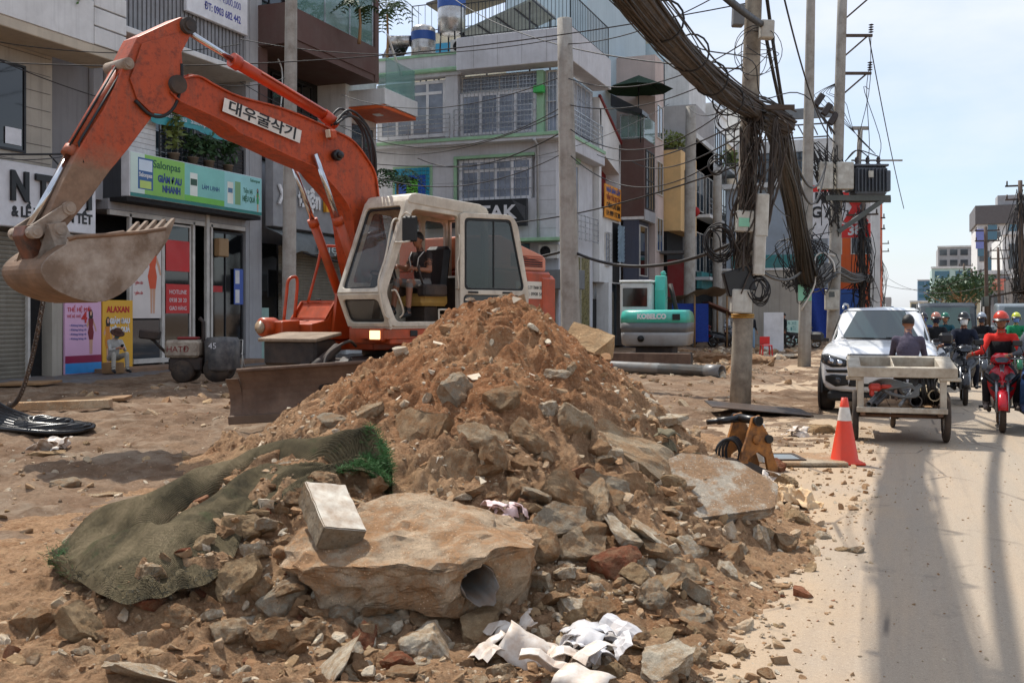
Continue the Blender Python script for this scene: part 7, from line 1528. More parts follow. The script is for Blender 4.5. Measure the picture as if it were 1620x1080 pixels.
def row():
 specs = [(60.5,6.5,12.5,M_wgrey,'grey town house with tall windows beyond the yellow box'),(67.2,5.0,15.5,M_wwhite,'white town house with a planted upper balcony'),(72.4,7.0,14.0,M_cream,'cream town house with rounded balconies in the middle of the row'),(79.6,8.0,17.5,M_wwhite,'tall white town house with slit windows in the row'),(87.8,8.0,15.0,M_wgrey,'last grey town house of the row before the concrete poles')]
 for i,(y0,w,h,mt,lb) in enumerate(specs):
  t = bld('town_house',lb,-11.6,y0,90,group='town houses along the left of the street');bx(t,'wall',mt,0,w - .05,0,9,0,h);n = int(h // 3.6)
  for k in range(1,n):
   z = 3.7 * k
   for j in range(2):
    x0 = .4 + j * (w / 2);window(t,x0,x0 + w / 2 - .7,z + .5,z + 2.9,-.02,2,1,M_iron if i % 2 else M_alu,M_pane)
   bx(t,'balcony_slab',M_wwhite,.1,w - .2,-.9,-.002,z,z + .18);rail(t,(.2,-.85),(w - .3,-.85),z + .18,z + 1.15,12,M_iron if k % 2 else M_stain,hbars=2)
  bx(t,'cornice',M_wwhite,-.05,w,-.15,.0,h - .4,h - .1);bx(t,'shop_front',M_dark,.3,w - .4,-.02,-.001,.1,3.2);bx(t,'shop_sign',[M_teal,M_redw,M_signw,M_blue,M_teal][i],.2,w - .3,-.4,-.1,3.2,4.2)
  if i in (1,2): leafy(t,(w / 2,-.7,3.7 * (3 if i == 1 else 2) + 1.0),(w * .4,.5,.7),380,M_leaf2,.28,'balcony_plants',70 + i)
  if i in (1,3): rail(t,(.1,.1),(w - .2,.1),h,h + 1.2,14,M_iron,hbars=2)
row()
def house_i():
 t = bld('blue_grey_house','blue grey flat roofed house with a teal band and roof frame behind the poles',-10.6,66,0);W_ = 6.2
 bx(t,'wall',wall_mat('blue_grey_render',(170,182,194),.3),0,W_,0,8,0,9.6);bx(t,'teal_band',M_teal,.3,W_ - .2,-.06,-.001,3.7,5.4);bx(t,'ledge',M_wwhite,-.2,W_ + .2,-.5,0,9.6,9.9);bx(t,'blue_panel',M_blue,.6,1.6,-.07,-.002,5.5,6.4)
 bx(t,'rear_storey',M_wwhite,0,W_,4,8,9.6,13.2)
 for x in (1.0,3.4): window(t,x,x + 1.6,10.2,12.4,3.98,2,2,M_iron,M_pane)
 m = MB()
 for x in np.linspace(0,W_,6): m.bar((x,-.3,9.9),(x,-.3,13.4),.09)
 for z in (11.2,12.6,13.4): m.bar((0,-.3,z),(W_,-.3,z),.08)
 for x in np.linspace(0,W_,8): m.bar((x,-.3,13.42),(x,3.8,13.42),.06)
 m.build('roof_frame',M_wdark,t);bx(t,'steel_beam',mat('grey_beam',(120,124,126),.5),1.5,W_ + 1.0,-.9,-.5,13.7,14.3)
 s = thing('boundary_wall','beige concrete boundary wall in front of the blue grey house','wall',(-9.6,58,0));m = MB();m.box(0,4.6,0,.25,0,4.1);m.build('wall',wall_mat('beige_wall',(176,168,156),.4),s);m = MB();m.box(-.1,4.7,-.08,.33,4.1,4.22);m.build('coping',M_wwhite,s)
 o = bld('orange_house','narrow orange fronted house between the concrete poles',-6.2,78,0);bx(o,'wall',M_orangew,0,4.6,0,8,0,11.2);window(o,.6,2.0,6,8,-.02,2,1,M_alu,M_pane);window(o,2.6,4.0,6,8,-.02,2,1,M_alu,M_pane);bx(o,'white_edge',M_wwhite,3.9,4.6,-.05,-.001,0,11);bx(o,'shop',M_blue,.2,3.6,-.05,-.001,.2,3.5);window(o,.6,3.2,8.6,10.4,-.02,3,1,M_alu,M_pane)
 b = thing('billboard','large red and white billboard behind the transformer pole','billboard',(-6.0,64,0),R(-6));rdm = mat('billboard_red',(214,46,40),.5);z0,z1 = 6.2,9.4
 m = MB();m.box(0,4.2,0,.2,z0,z1);m.build('panel',M_signw,b);m = MB();m.box(0,2.9,-.02,-.001,9.0,9.4);m.build('red_band',rdm,b);m = MB();m.box(2.4,4.2,-.024,-.003,6.2,7.0);m.build('red_field',rdm,b);m = MB();m.prism([(2.6,7.1),(3.0,7.1),(4.1,8.9),(3.7,8.9)],(0,-.03,0),(1,0,0),(0,0,1),(0,1,0),0,.02);m.prism([(3.7,7.1),(4.1,7.1),(3.0,8.9),(2.6,8.9)],(0,-.055,0),(1,0,0),(0,0,1),(0,1,0),0,.02);m.build('red_cross',rdm,b)
 L = lambda s_,sz,mt,x,z,**k: lettering(s_,sz,mt,b,Matrix(((1,0,0,x),(0,0,-1,-.035),(0,1,0,z),(0,0,0,1))),**k)
 L('M',.9,M_blackp,1.35,8.6,bold=.03);L('GA',.9,M_blackp,1.5,7.75,bold=.03,spacing=1.4);L('38',.8,M_signw,3.3,6.6,bold=.03)
 m = MB();m.tube([(.6,.2,0),(.6,.2,9.2)],.1,8);m.tube([(3.6,.2,0),(3.6,.2,9.2)],.1,8);m.build('legs',M_darksteel,b)
house_i()
# ---- far end of the street
def far_block(name,label,px0,px1,ytop,t_,mt,floors,nwin,wm,ybase=None,rz=None,group='buildings at the far end of the street',depth=20,extra=None):
 a = P(px0,497,t_);b_ = P(px1,497,t_);b_ = Vector((a.x + (b_ - a).length * 1.08,a.y,0));w = (b_ - Vector((a.x,a.y,0))).length;h = CAM_H + t_ * (HOR - ytop) / FPX;rot = math.degrees(math.atan2((b_ - a).y,(b_ - a).x));t = bld(name,label,a.x,a.y,rot,group=group)
 bx(t,'wall',mt,0,w,0,depth,0,h);fh = h / floors
 for k in range(1,floors):
  for j in range(nwin):
   x0 = w * (j + .15) / nwin;bx(t,'window',wm,x0,x0 + w * .7 / nwin,-.15,-.01,fh * k + fh * .25,fh * k + fh * .8)
 bx(t,'roof_edge',M_wwhite,-.2,w + .2,-.3,.0,h,h + .5)
 if extra: extra(t,w,h)
 return t
M_fgl = glass('far_blue_glass',(40,96,120),.1);M_fwin = glass('far_dark_window',(60,66,72),.1)
def hotel(t,w,h):
 bx(t,'dark_crown',mat('dark_cladding',(96,92,92),.6),-.4,w,-.6,20,h - 3.0,h + .8);bx(t,'roof_plant',M_wgrey,w * .3,w * .7,2,8,h + .8,h + 3);g = np.random.default_rng(4)
 for k in range(6):
  for j in range(7):
   if g.random() < .6: x0 = w * j / 7;bx(t,'glass_tile',M_fgl,x0 + .1,x0 + w / 7 - .1,-.35,-.16,h - 6.2 - 3.3 * k,h - 3.2 - 3.3 * k)
 bx(t,'lit_sign',mat('blue_sign_far',(120,130,190),.5),-.3,1.2,-.5,-.36,h - 8,h - 4)
far_block('hotel_block','blue tiled tall block with a dark crown at the right edge',1546,1640,332,210,M_wwhite,6,5,M_fwin,extra=hotel)
far_block('white_block','blank white block in front of the blue tiled block at the right edge',1586,1640,372,150,M_wwhite,2,1,M_fwin)
far_block('grey_hospital_block','wide grey block with banded windows left of the blue tiled block',1484,1540,392,300,M_wgrey,7,4,M_fwin)
far_block('teal_glass_block','teal banded low block below the wide grey block',1474,1530,425,260,mat('mint_cladding',(176,200,194),.5),4,2,M_fgl)
far_block('blue_tower','small blue glass tower at the very end of the street',1452,1472,444,420,mat('far_blue_tower',(96,130,156),.4),6,2,M_fgl)
far_block('low_shops','row of low shops under the teal banded block',1440,1500,478,330,M_cream,2,6,M_fwin)
far_block('pink_shop','low building with coral sign right of the street trees',1556,1604,434,130,M_wgrey,3,4,M_fwin,depth=6,extra=lambda t,w,h: bx(t,'coral_sign',mat('coral_sign',(224,130,110),.6),0,w * .6,-.5,-.2,h - 2.0,h - .6))
far_block('dark_shop_row','shadowed shop row at the right edge above the truck',1604,1670,440,75,M_wdark,3,4,M_fwin,depth=8)
far_block('awning_shop','beige shop under wires behind the trees at the right',1505,1560,452,160,M_cream,3,3,M_fwin)
for k,(px,yt,t_,w,h,mt) in enumerate(((1346,370,100,8,None,M_wgrey),(1366,400,130,10,None,M_cream),(1382,430,175,12,None,M_wgrey),(1398,455,240,16,None,M_wbeige),(1412,470,330,20,None,M_wgrey))):
 p = P(px,497,t_);hh = CAM_H + t_ * (HOR - yt) / FPX;t = bld('street_house',['grey house just beyond the orange house, behind the wires','cream house third from last on the left of the street','grey house second from last on the left of the street','beige house near the end of the left row','smallest grey house at the end of the left row'][k],p.x - 0.5,p.y,90)
 bx(t,'wall',mt,0,w,0,8,0,hh);bx(t,'end_wall',mt,-.02,0,-.0,8,0,hh)
 for z in np.arange(3.5,hh - 2,3.4):
  for j in range(2): bx(t,'window',M_fwin,.6 + j * w / 2,.6 + j * w / 2 + w * .35,-.06,-.001,z,z + 1.7)
 bx(t,'shop_sign',[M_redw,M_teal,M_orangew,M_signw,M_blue][k],.2,w - .3,-.7,-.1,3.0,4.2)
# ------------------------------------------------------------------ poles, cables, transformer
M_box = mat('pale_meter_box',(196,194,184),.5,dirt=(130,116,98),da=.6,ds=4,streak=.5);M_insul = mat('dark_insulator',(46,36,34),.4)
def pole(name,label,px,py,t_,px1,z1,r0,r1,group=None,mt=None,base_z=-.3):
 p = P(px,py,t_);p.z = 0;zt = z1;py1 = HOR - (zt - CAM_H) * FPX / t_;q = P(px1,py1,t_)
 t = thing(name,label,'utility pole',p,0,group);m = MB();d = q - p;n = 8
 m.tube([(d.x * k / n,d.y * k / n,base_z + (zt - base_z) * k / n) for k in range(n + 1)],[r0 + (r1 - r0) * k / n for k in range(n + 1)],14);m.build('pole',mt or M_polec,t);t['top'] = zt;return t,p,q
def on(p,q,z): k = z / q.z;return Vector((p.x + (q.x - p.x) * k,p.y + (q.y - p.y) * k,z))
PA,a0,a1 = pole('concrete_pole','old mottled concrete pole carrying the thick cable bundle right of the heap',1170,645,18.3,1196,8.6,.19,.14,mt=mat('old_pole',(158,148,132),.9,dirt=(84,72,62),da=.8,ds=3.5,streak=.5,bump=.6,bs=25,bd=.012))
PB,b0,b1 = pole('concrete_pole','tall thin concrete pole between the mottled pole and the transformer pole',1272,580,32.6,1284,13.0,.21,.13)
PC,c0,c1 = pole('concrete_pole','tall concrete pole carrying the transformer behind the pickup',1316,565,38,1334,14.5,.24,.17)
PD,d0,d1 = pole('concrete_pole','plain square topped concrete pole in front of the green trimmed house',905,611,23.7,893,8.5,.24,.17)
PE_,e0,e1 = pole('concrete_pole','grey concrete pole in front of the bike shop sign, behind the boom',456,597,27,462,12.5,.19,.15)
PF,f0,f1 = pole('concrete_pole','short grey pole in front of the far town houses',1090,549,52,1093,12.2,.3,.26)
PG,g0,g1 = pole('concrete_pole','second grey pole among the town houses',1135,545,56,1135,9.5,.28,.22)
for k,(px,t_,z,lb) in enumerate(((1364,60,8.6,'wire hung pole just right of the red and white billboard'),(1380,75,9.0,'wire hung pole second beyond the transformer'),(1392,105,9.2,'smaller wire hung pole third beyond the transformer'),(1562,80,8.5,'pole with cross arms in front of the blue tiled block'),(1582,100,8.2,'grey pole right of the pole with cross arms'),(1528,140,8.6,'far pole above the street trees'),(1540,120,7,'thin far pole right of the street trees'),(1617,60,9.5,'pole at the right edge of the picture'))):
 t,p,q = pole('utility_pole',lb,px,497 + CAM_H * FPX / t_,t_,px + (2 if px < 1450 else -3),z,.17,.12,mt=mat('dark_pole',(98,84,74),.9,var=.2))
 for zz in (z - .3,z - 1.1): m = MB();m.bar((-.9,0,zz),(.9,0,zz),.1);m.tube([(.8,0,zz),(.8,0,zz + .3)],.05,6);m.tube([(-.8,0,zz),(-.8,0,zz + .3)],.05,6);m.build('cross_arm',M_darksteel,t)
 if px < 1450 or k == 7:
  m = MB();g = np.random.default_rng(k)
  for i in range(34): m.tube(spline([(g.normal(0,.2),g.normal(0,.2),z - .4 - g.random()),(g.normal(0,.45),g.normal(0,.45),z - 3 - g.random() * 1.5),(g.normal(0,.35),g.normal(0,.3),1.2 + g.random() * 2.4),(g.normal(0,.3),g.normal(0,.3),2.8 + g.random())],10),.022,4)
  m.build('tangled_cables',M_cable,t,kind='stuff')
  # the big bundle along the kerb
def strands(m,path,R0,n,r=(.012,.026),seed=0,samples=70,seg=5,wild=.12):
 g = np.random.default_rng(seed);c = spline(path,samples);tg = np.gradient(c,axis=0);tg /= np.linalg.norm(tg,axis=1)[:,None];up = np.array((0,0,1.0));A = np.cross(tg,up);A /= np.linalg.norm(A,axis=1)[:,None] + 1e-9;B = np.cross(A,tg);s = np.linspace(0,1,samples);R0 = np.broadcast_to(R0,(samples,)) if np.isscalar(R0) else np.interp(s,np.linspace(0,1,len(R0)),R0)
 for i in range(n):
  a0_,k = g.uniform(0,2 * PI),math.sqrt(g.random()) * (1.0 if g.random() < .9 else 1.0 + 3 * wild);an = a0_ + g.normal(0,1.4) * s * 2 + .5 * np.sin(s * g.uniform(4,14) + g.uniform(0,6));rr = R0 * k * (1 + wild * np.sin(s * g.uniform(8,30) + g.uniform(0,6)))
  pts = c + A * (rr * np.cos(an))[:,None] + B * (rr * np.sin(an))[:,None];m.tube(pts,g.uniform(*r),seg,caps=False)
top = on(a0,a1,5.25)
path1 = [(-2.55,-7,5.9),(-2.6,0,5.55),(-2.66,6,5.3),(-2.72,11,5.1),(-2.72,15,5.15),tuple(top + Vector((.05,-.3,.05))),tuple(top + Vector((.55,1.0,-.08)))]
path2 = [tuple(top + Vector((.1,-.2,-.05))),tuple(P(1222,195,19.6)),tuple(P(1236,240,21.5)),tuple(P(1252,310,26)),tuple(P(1266,385,30.5)),tuple(P(1276,440,32.3)),tuple(P(1290,445,34)),tuple(P(1312,430,37.6)),tuple(P(1345,440,50)),tuple(P(1372,440,68)),tuple(P(1390,450,100))]
bun = thing('cable_bundle','thick brown black bundle of overhead cables running along the poles','cable bundle',(0,0,0))
m = MB();m.tube(spline(path1,60),.17,12);m.tube(spline(path2,60),np.interp(np.linspace(0,1,60),(0,.5,1),(.15,.2,.1)),12);m.build('core',M_cable_d,bun)
m = MB();strands(m,path1,.195,110,seed=1,samples=60);m.build('strands',M_cable_d,bun,kind='stuff');m = MB();strands(m,path2,(.2,.24,.34,.2),90,seed=2,samples=50);strands(m,path1,.21,26,(.008,.014),5,60,4,.4);m.build('loose_strands',M_cable,bun,kind='stuff')
for k in range(9):
 m = MB();c = Vector((-2.66 - .006 * (k % 3),4 + 1.6 * k,5.27 - .02 * k if k < 5 else 5.15));m.tube([(c.x + .25 * math.cos(a),c.y,c.z + .25 * math.sin(a)) for a in np.linspace(0,2 * PI,16,endpoint=False)],.014,5,closed=True);m.build('binding_wire',M_cable,bun)
 # tangle, coils and boxes on the mottled pole
def loops(m,c,R_,n,seed,r=.013,ax=None,flat=.25):
 g = np.random.default_rng(seed)
 for i in range(n):
  rr = R_ * g.uniform(.75,1.15);e = Euler((g.normal(0,flat),g.normal(0,flat),g.normal(0,.5) + YAW)).to_matrix();o = Vector(c) + Vector((g.normal(0,R_ * .12),g.normal(0,R_ * .12),g.normal(0,R_ * .12)))
  m.tube([tuple(o + e @ Vector((rr * math.cos(a),.02 * math.sin(3 * a),rr * 1.15 * math.sin(a)))) for a in np.linspace(0,2 * PI,22,endpoint=False)],r,5,closed=True)
lp = lambda z,dx=0.0,dy=-.2: tuple(on(a0,a1,z) - a0 + Vector((dx,dy,0)))
m = MB();g = np.random.default_rng(8)
for i in range(44):
 z0 = 5.2 - g.random() * .3;z1 = 2.0 + g.random() * 1.6
 m.tube(spline([lp(z0,g.normal(.05,.12),g.normal(-.15,.1)),lp((z0 + z1) / 2 + .5,g.normal(.1,.14),g.normal(-.22,.1)),lp((z0 + z1) / 2 - .5,g.normal(.0,.14),g.normal(-.24,.1)),lp(z1,g.normal(-.05,.12),g.normal(-.2,.1))],14),g.uniform(.009,.02),5)
for i in range(14): m.tube(spline([lp(5.2,.45,.2),lp(4.4 + g.normal(0,.3),.5 + g.normal(0,.12),.0),lp(3.2,.3 + g.normal(0,.12),-.2),lp(2.5 + g.normal(0,.2),.1,-.25)],14),.014,5)
m.build('hanging_cables',M_cable_d,PA,kind='stuff')
m = MB();loops(m,lp(2.95,-.42,-.3),.26,12,1);loops(m,lp(2.1,.28,-.2),.2,10,2,.011);loops(m,lp(4.35,-.55,-.1),.15,3,3,.014);loops(m,lp(6.3,.15,-.2),.35,6,4,.007,flat=.6);loops(m,lp(5.2,-.3,-.2),.28,5,6,.008,flat=.6);m.build('cable_coil',M_cable,PA,kind='stuff')
for z,dx,w,h,mt,nm in ((3.3,.02,.32,.38,M_box,'meter_box'),(3.4,.30,.22,.75,M_box,'meter_box'),(2.7,.28,.2,.7,M_box,'meter_box'),(2.25,-.05,.5,.45,M_blackp,'black_box'),(1.9,-.0,.36,.42,M_box,'meter_box'),(6.95,-.22,.2,.38,mat('grey_box',(112,112,112),.5),'junction_box'),(6.65,.28,.24,.32,M_box,'junction_box')):
 m = MB();m.rbox(lp(z,dx,-.26),(w,.2,h),(0,.04 if nm != 'black_box' else -.25,YAW),.02);o = m.build(nm,mt,PA)
 if z in (3.3,): m = MB();m.rbox(lp(z - .02,dx + .005,-.372),(w * .6,.01,h * .4),(0,.04,YAW));m.build('sticker',mat('green_sticker',(130,190,160),.5),o)
m = MB()
for z in (1.62,1.66): m.tube([lp(z,.19 * math.cos(a),.19 * math.sin(a)) for a in np.linspace(0,2 * PI,18,endpoint=False)],.018,6,closed=True)
m.build('yellow_band',mat('ochre_band',(176,130,50),.7),PA)
m = MB();m.bar(lp(5.35,-.1,-.1),lp(5.35,.75,.2),.08);m.build('bracket',M_darksteel,PA);m = MB();m.bar(lp(8.0,-.8,0),lp(8.0,.8,0),.1);m.build('cross_arm',M_darksteel,PA)
m = MB();q = lambda z,dx=0.0,dy=-.25: tuple(on(b0,b1,z) - b0 + Vector((dx,dy,0)));g = np.random.default_rng(3)
for i in range(40): m.tube(spline([q(4.2 + g.normal(0,.3),g.normal(0,.3),g.normal(-.2,.2)),q(3.4 + g.normal(0,.3),g.normal(0,.45)),q(2.6 + g.normal(0,.3),g.normal(0,.35)),q(3.4 + g.normal(0,.5),g.normal(0,.4))],12),.016,5)
m.build('tangled_cables',M_cable,PB,kind='stuff');m = MB();m.tube(spline([q(3.5,.9),q(3.6,.5),q(3.4,.3),q(2.6,.3),q(1.8,-.1)],16),.03,6);m.tube(spline([q(3.6,.6),q(3.3,.85),q(3.0,.9)],8),.03,6);m.build('white_cable',M_white,PB);m = MB();m.rbox(q(2.35,0,-.22),(.42,.04,.5),(0,0,YAW));m.rbox(q(2.9,0,-.22),(.4,.04,.4),(0,0,YAW));m.build('notice',mat('green_sticker',(130,190,160),.5),PB)
# transformer set
q = lambda z,dx=0.0,dy=0.0: tuple(on(c0,c1,z) - c0 + Vector((dx * _rx,dx * _ry + dy,0)))
RT = (0,0,YAW)
tr = thing('transformer','grey finned transformer on a steel platform high on the concrete pole','transformer',c0 + Vector(q(6.05,1.15)),YAW);mg = mat('transformer_grey',(84,90,98),.45,dirt=(70,64,60),da=.4)
m = MB();m.box(-.58,.58,-.4,.4,0,1.05,.06);m.build('tank',mg,tr);m = MB();m.box(-.64,.64,-.45,.45,1.05,1.13,.02);m.build('lid',mg,tr)
for k in range(9): m = MB();m.box(-.52 + .13 * k - .012,-.52 + .13 * k + .012,-.56,-.402,.12,.95);m.build('fin',mg,tr)
for s in (1,-1):
 m = MB();m.box(s * .60,s * .76,-.3,.3,.15,.92,.03);m.build('side_radiator',mg,tr)
for x in (-.4,0,.4): m = MB();m.lathe([(.05,0),(.09,.06),(.05,.10),(.09,.16),(.05,.2),(.08,.26),(.03,.34)],(x,0,1.13),(0,0,1),12);m.build('bushing',M_insul,tr)
m = MB();m.box(-.16,.02,-.575,-.563,.62,.86);m.build('plate',M_box,tr)
m = MB();m.bar(q(5.95,-.35,-.3),q(5.95,2.0,-.3),.1,.2);m.bar(q(5.95,-.35,.35),q(5.95,2.0,.35),.1,.2);m.bar(q(4.7,.1,-.25),q(5.88,1.75,-.25),.16);m.build('platform',mat('green_grey_steel',(84,88,84),.6),PC)
for dx,w in ((-.42,.5),(.28,.62)): m = MB();m.rbox(q(6.75,dx,-.35),(w,.35,1.0),RT,.03);m.build('switch_cabinet',M_box,PC)
m = MB();m.rbox(q(2.2,-.05,-.3),(.5,.2,.75),RT,.03);o = m.build('meter_box',M_box,PC);m = MB();m.rbox(q(2.4,-.05,-.408),(.22,.01,.2),RT);m.build('meter_window',M_paned,o)
for z in (10.6,12.0,13.4):
 m = MB();m.bar(q(z,-.1),q(z,1.15),.1);m.bar(q(z - .8,.1),q(z,1.0),.06);m.build('cross_arm',M_darksteel,PC);m = MB()
 for k in range(4): m.lathe([(.04,0),(.1,.03),(.04,.06)],q(z + .1 + .09 * k,1.1),(0,0,1),10)
 m.build('insulator',M_insul,PC)
for k,(z,dx) in enumerate(((9.6,-.75),(9.25,-.45),(8.9,-.2))): m = MB();m.rbox(q(z,dx,-.1),(.24,.16,.5),(0,.6,YAW),.03);m.bar(q(z - .3,dx - .1,-.1),q(z - .9,dx + .3,-.1),.05);m.build('fuse_cutout',M_insul,PC)
m = MB();m.bar(q(9.4,-1.0),q(9.0,.2),.08);m.build('fuse_arm',M_darksteel,PC);m = MB();m.tube([q(5.9,.75,.2),q(8.6,.8,.2)],.09,8);m.bar(q(8.6,.5,.2),q(8.6,1.1,.2),.12);m.bar(q(7.4,.5,.2),q(7.4,2.4,.2),.06);m.build('post',M_polec,PC)
m = MB()
for k in range(26): g = np.random.default_rng(k);m.tube(spline([q(6.4 + g.random() * .6,g.uniform(-.6,.5),-.3),q(7.2 + g.random(),g.uniform(-1.2,.2),-.4),q(6.0,g.uniform(-.6,.3),-.3),q(4.5 + g.random(),g.normal(0,.25),-.3)],12),.018,5)
for k,dx in enumerate((.75,1.15,1.55)): m.tube(spline([q(12.0 - k,1.1),q(10,1.1 - .1 * k),q(8.2,dx),q(7.5,dx)],12),.014,5);m.tube(spline([q(7.5,dx),q(7.75,.7),q(7.3,.3,-.3)],10),.022,5)
for k in range(5): m.tube(spline([q(10.4,.2),q(9.9,-.8 + .1 * k),q(9.6,-.8 + .25 * k),q(8.4,.6),q(7.6,1.4)],12),.012,5)
m.build('jumper_cables',M_cable,PC,kind='stuff')
# wires between supports: every span one object
def wire(p,q_,sag,r,n=24,mt=None,group='overhead wires across the street',lab='thin black overhead wire sagging between poles and house fronts'):
 pts = []
 for i in range(n): k = i / (n - 1);v = p.lerp(q_,k);v.z -= sag * 4 * k * (1 - k);pts.append(v)
 m = MB();m.tube(pts,r,5);o = m.build('overhead_wire',mt or M_cable);return tag(o,lab,'wire',group)
for a in ((-60,95,21,1183,5,18.3,.5),(380,62,28,893,60,23.7,.4),(540,150,33,896,118,23.7,.6),(893,122,23.7,1186,62,18.3,.5),(560,232,38,896,175,23.7,.6),(896,165,23.7,1186,95,18.3,.4),(460,240,27,1058,165,40,1.2),(600,320,42,1186,255,18.3,1.0),(-40,78,20,460,190,27,.5),(240,100,25,462,120,27,.4),(462,150,27,896,165,23.7,1.2),(945,245,45,1186,185,18.3,.5),(1000,255,48,1186,205,18.3,.5),(660,250,43,896,205,23.7,.6),(896,200,23.7,1186,140,18.3,.8),(462,210,27,896,240,23.7,1.1),(896,240,23.7,1186,210,18.3,.9),(1090,170,52,1184,150,18.3,.4),(380,130,28,620,200,42,.5),(1186,250,18.3,1272,330,32.6,.6),(893,70,23.7,1190,-40,18.3,.3),(720,0,44,1186,110,18.3,.6),(-40,60,24,380,70,28,.3),(0,250,19,130,240,26,.1)):
 wire(P(*a[:3]),P(*a[3:6]),a[6],.012 if a[2] < 40 else .018)
for a in ((480,400,30,900,395,24,.5),(900,395,24,1158,385,18.3,.4),(1160,385,18.3,1272,425,32.6,.5)): wire(P(*a[:3]),P(*a[3:6]),a[6],.035,lab='heavy low black cable crossing at first floor height',group='heavy low cables')
for dz,s in ((6.9,2.6),(6.2,1.8)):
 wire(on(a0,a1,dz + .6) + Vector((.2,0,0)),c0 + Vector(q(7.3,-.4,-.3)),s,.035,lab='heavy slack cable swooping down from the mottled pole to the transformer',group='slack cables to the transformer')
 wire(Vector((-2.62,-8,dz - .25)),on(a0,a1,dz + .6) + Vector((.2,0,0)),1.0,.06,lab='heavy cable overhead along the kerb',group='heavy cables along the kerb')
for a in ((1240,-5,22,1320,225,38,.6),(1405,440,130,1625,432,60,1.5),(1398,450,105,1562,425,80,1.0),(1375,60,38,1430,330,60,.3),(1364,360,60,1316,330,38,.3),(1380,380,75,1364,370,60,.3),(1528,440,140,1562,420,80,.4),(1562,400,80,1617,330,60,.5),(1582,430,100,1617,400,60,.5),(1528,450,140,1490,470,220,.6)): wire(P(*a[:3]),P(*a[3:6]),a[6],.022,lab='thin wire strung between the far street poles',group='far street wires')
wire(Vector((-6,4.2,6.2)),Vector((9,8.5,7.2)),.3,.018,lab='wire crossing the road above the camera',group='wire above the camera')
# ---- trees
def tree(label,p,h,r,mt,n,ls,seed,name='street_tree'):
 t = thing(name,label,'tree',p);m = MB();m.tube(spline([(0,0,-.2),(.1,0,h * .3),(-.05,.1,h * .6),(0,0,h * .85)],10),np.linspace(.22,.08,10) * h / 6,8)
 for k in range(6): a = k * 1.05;m.tube(spline([(0,0,h * (.4 + .05 * k)),(math.cos(a) * r * .4,math.sin(a) * r * .4,h * .65),(math.cos(a) * r * .75,math.sin(a) * r * .75,h * .8)],6),np.linspace(.09,.03,6) * h / 6,5)
 m.build('trunk',M_wood,t);g = np.random.default_rng(seed);cl = []
 for k in range(9): leafy(t,(g.normal(0,r * .45),g.normal(0,r * .45),h * (.7 + .22 * g.random())),(r * .5,r * .5,r * .38),n,mt,ls,'crown',seed + k)
 return t
for k,(px,t_,h,r) in enumerate(((1500,115,5.2,3.4),(1520,105,5.6,3.2),(1538,125,6.0,3.4))): tree(['leftmost of the three street trees behind the dark van','middle street tree behind the dark van','rightmost of the three street trees behind the dark van'][k],P(px,497 + CAM_H * FPX / t_,t_),h,r,M_leafd,160,.45,90 + 10 * k)
def palm(label,p,h,n,L_,seed):
 t = thing('palm',label,'palm',p);m = MB();m.tube(spline([(0,0,0),(.05,0,h * .5),(0,.03,h)],8),np.linspace(.07,.04,8),7);m.build('trunk',M_wood,t);g = np.random.default_rng(seed)
 for k in range(n):
  a = 2 * PI * k / n + g.normal(0,.2);e = g.uniform(.2,1.1);m = MB();c = spline([(0,0,h),(math.cos(a) * L_ * .45,math.sin(a) * L_ * .45,h + L_ * .45 * e),(math.cos(a) * L_,math.sin(a) * L_,h + L_ * (.35 * e - .35))],12);m.tube(c,.012,4)
  for i in range(2,12):
   s = np.array((-math.sin(a),math.cos(a),0));l = L_ * .3 * (1 - abs(i - 6) / 9)
   for sg in (1,-1): m.add([c[i],c[i] + s * sg * l * .5 + (0,0,-.05 * l + .03),c[i] + s * sg * l + np.array((math.cos(a) * l * .4,math.sin(a) * l * .4,-.35 * l)),c[i] + np.array((math.cos(a),math.sin(a),0)) * .05],[(0,1,2,3)])
  m.build('frond',M_leafd,t)
palm('slender young palm in front of the green trimmed house, left of the barred windows',P(628,497 + CAM_H * FPX / 37,37),6.4,11,1.1,5);palm('palm growing high on the roof left of the water tanks',P(612,100,46),2.2,12,1.5,9);palm('small dark palm on the white corner house balcony',P(568,70,38),1.3,9,1.0,12)
# ------------------------------------------------------------------ things on and around the heap
def gz(p): return float(terrain(p.x,p.y))
def at(px,py): return hit(px,py)[0]
def cone():
 p = G(1336,733);t = thing('traffic_cone','orange traffic cone with a white collar at the road edge','traffic cone',(p.x,p.y,.004),.3);mo = mat('cone_orange',(232,66,36),.45,var=.1,vs=6,dirt=(130,70,50),da=.4,ds=6)
 m = MB();m.box(-.19,.19,-.19,.19,0,.03,.012);m.lathe([(.165,.03),(.15,.05),(.075,.48)],(0,0,0),(0,0,1),28,caps=False);m.build('body',mo,t);m = MB();m.lathe([(.0765,.48),(.052,.63)],(0,0,0),(0,0,1),28,caps=False);m.build('collar',mat('cone_white',(220,214,204),.5,dirt=(150,136,120),da=.5,ds=8),t);m = MB();m.lathe([(.052,.63),(.034,.735),(.02,.735),(.02,.6)],(0,0,0),(0,0,1),28,caps=False);m.build('tip',mo,t)
cone()
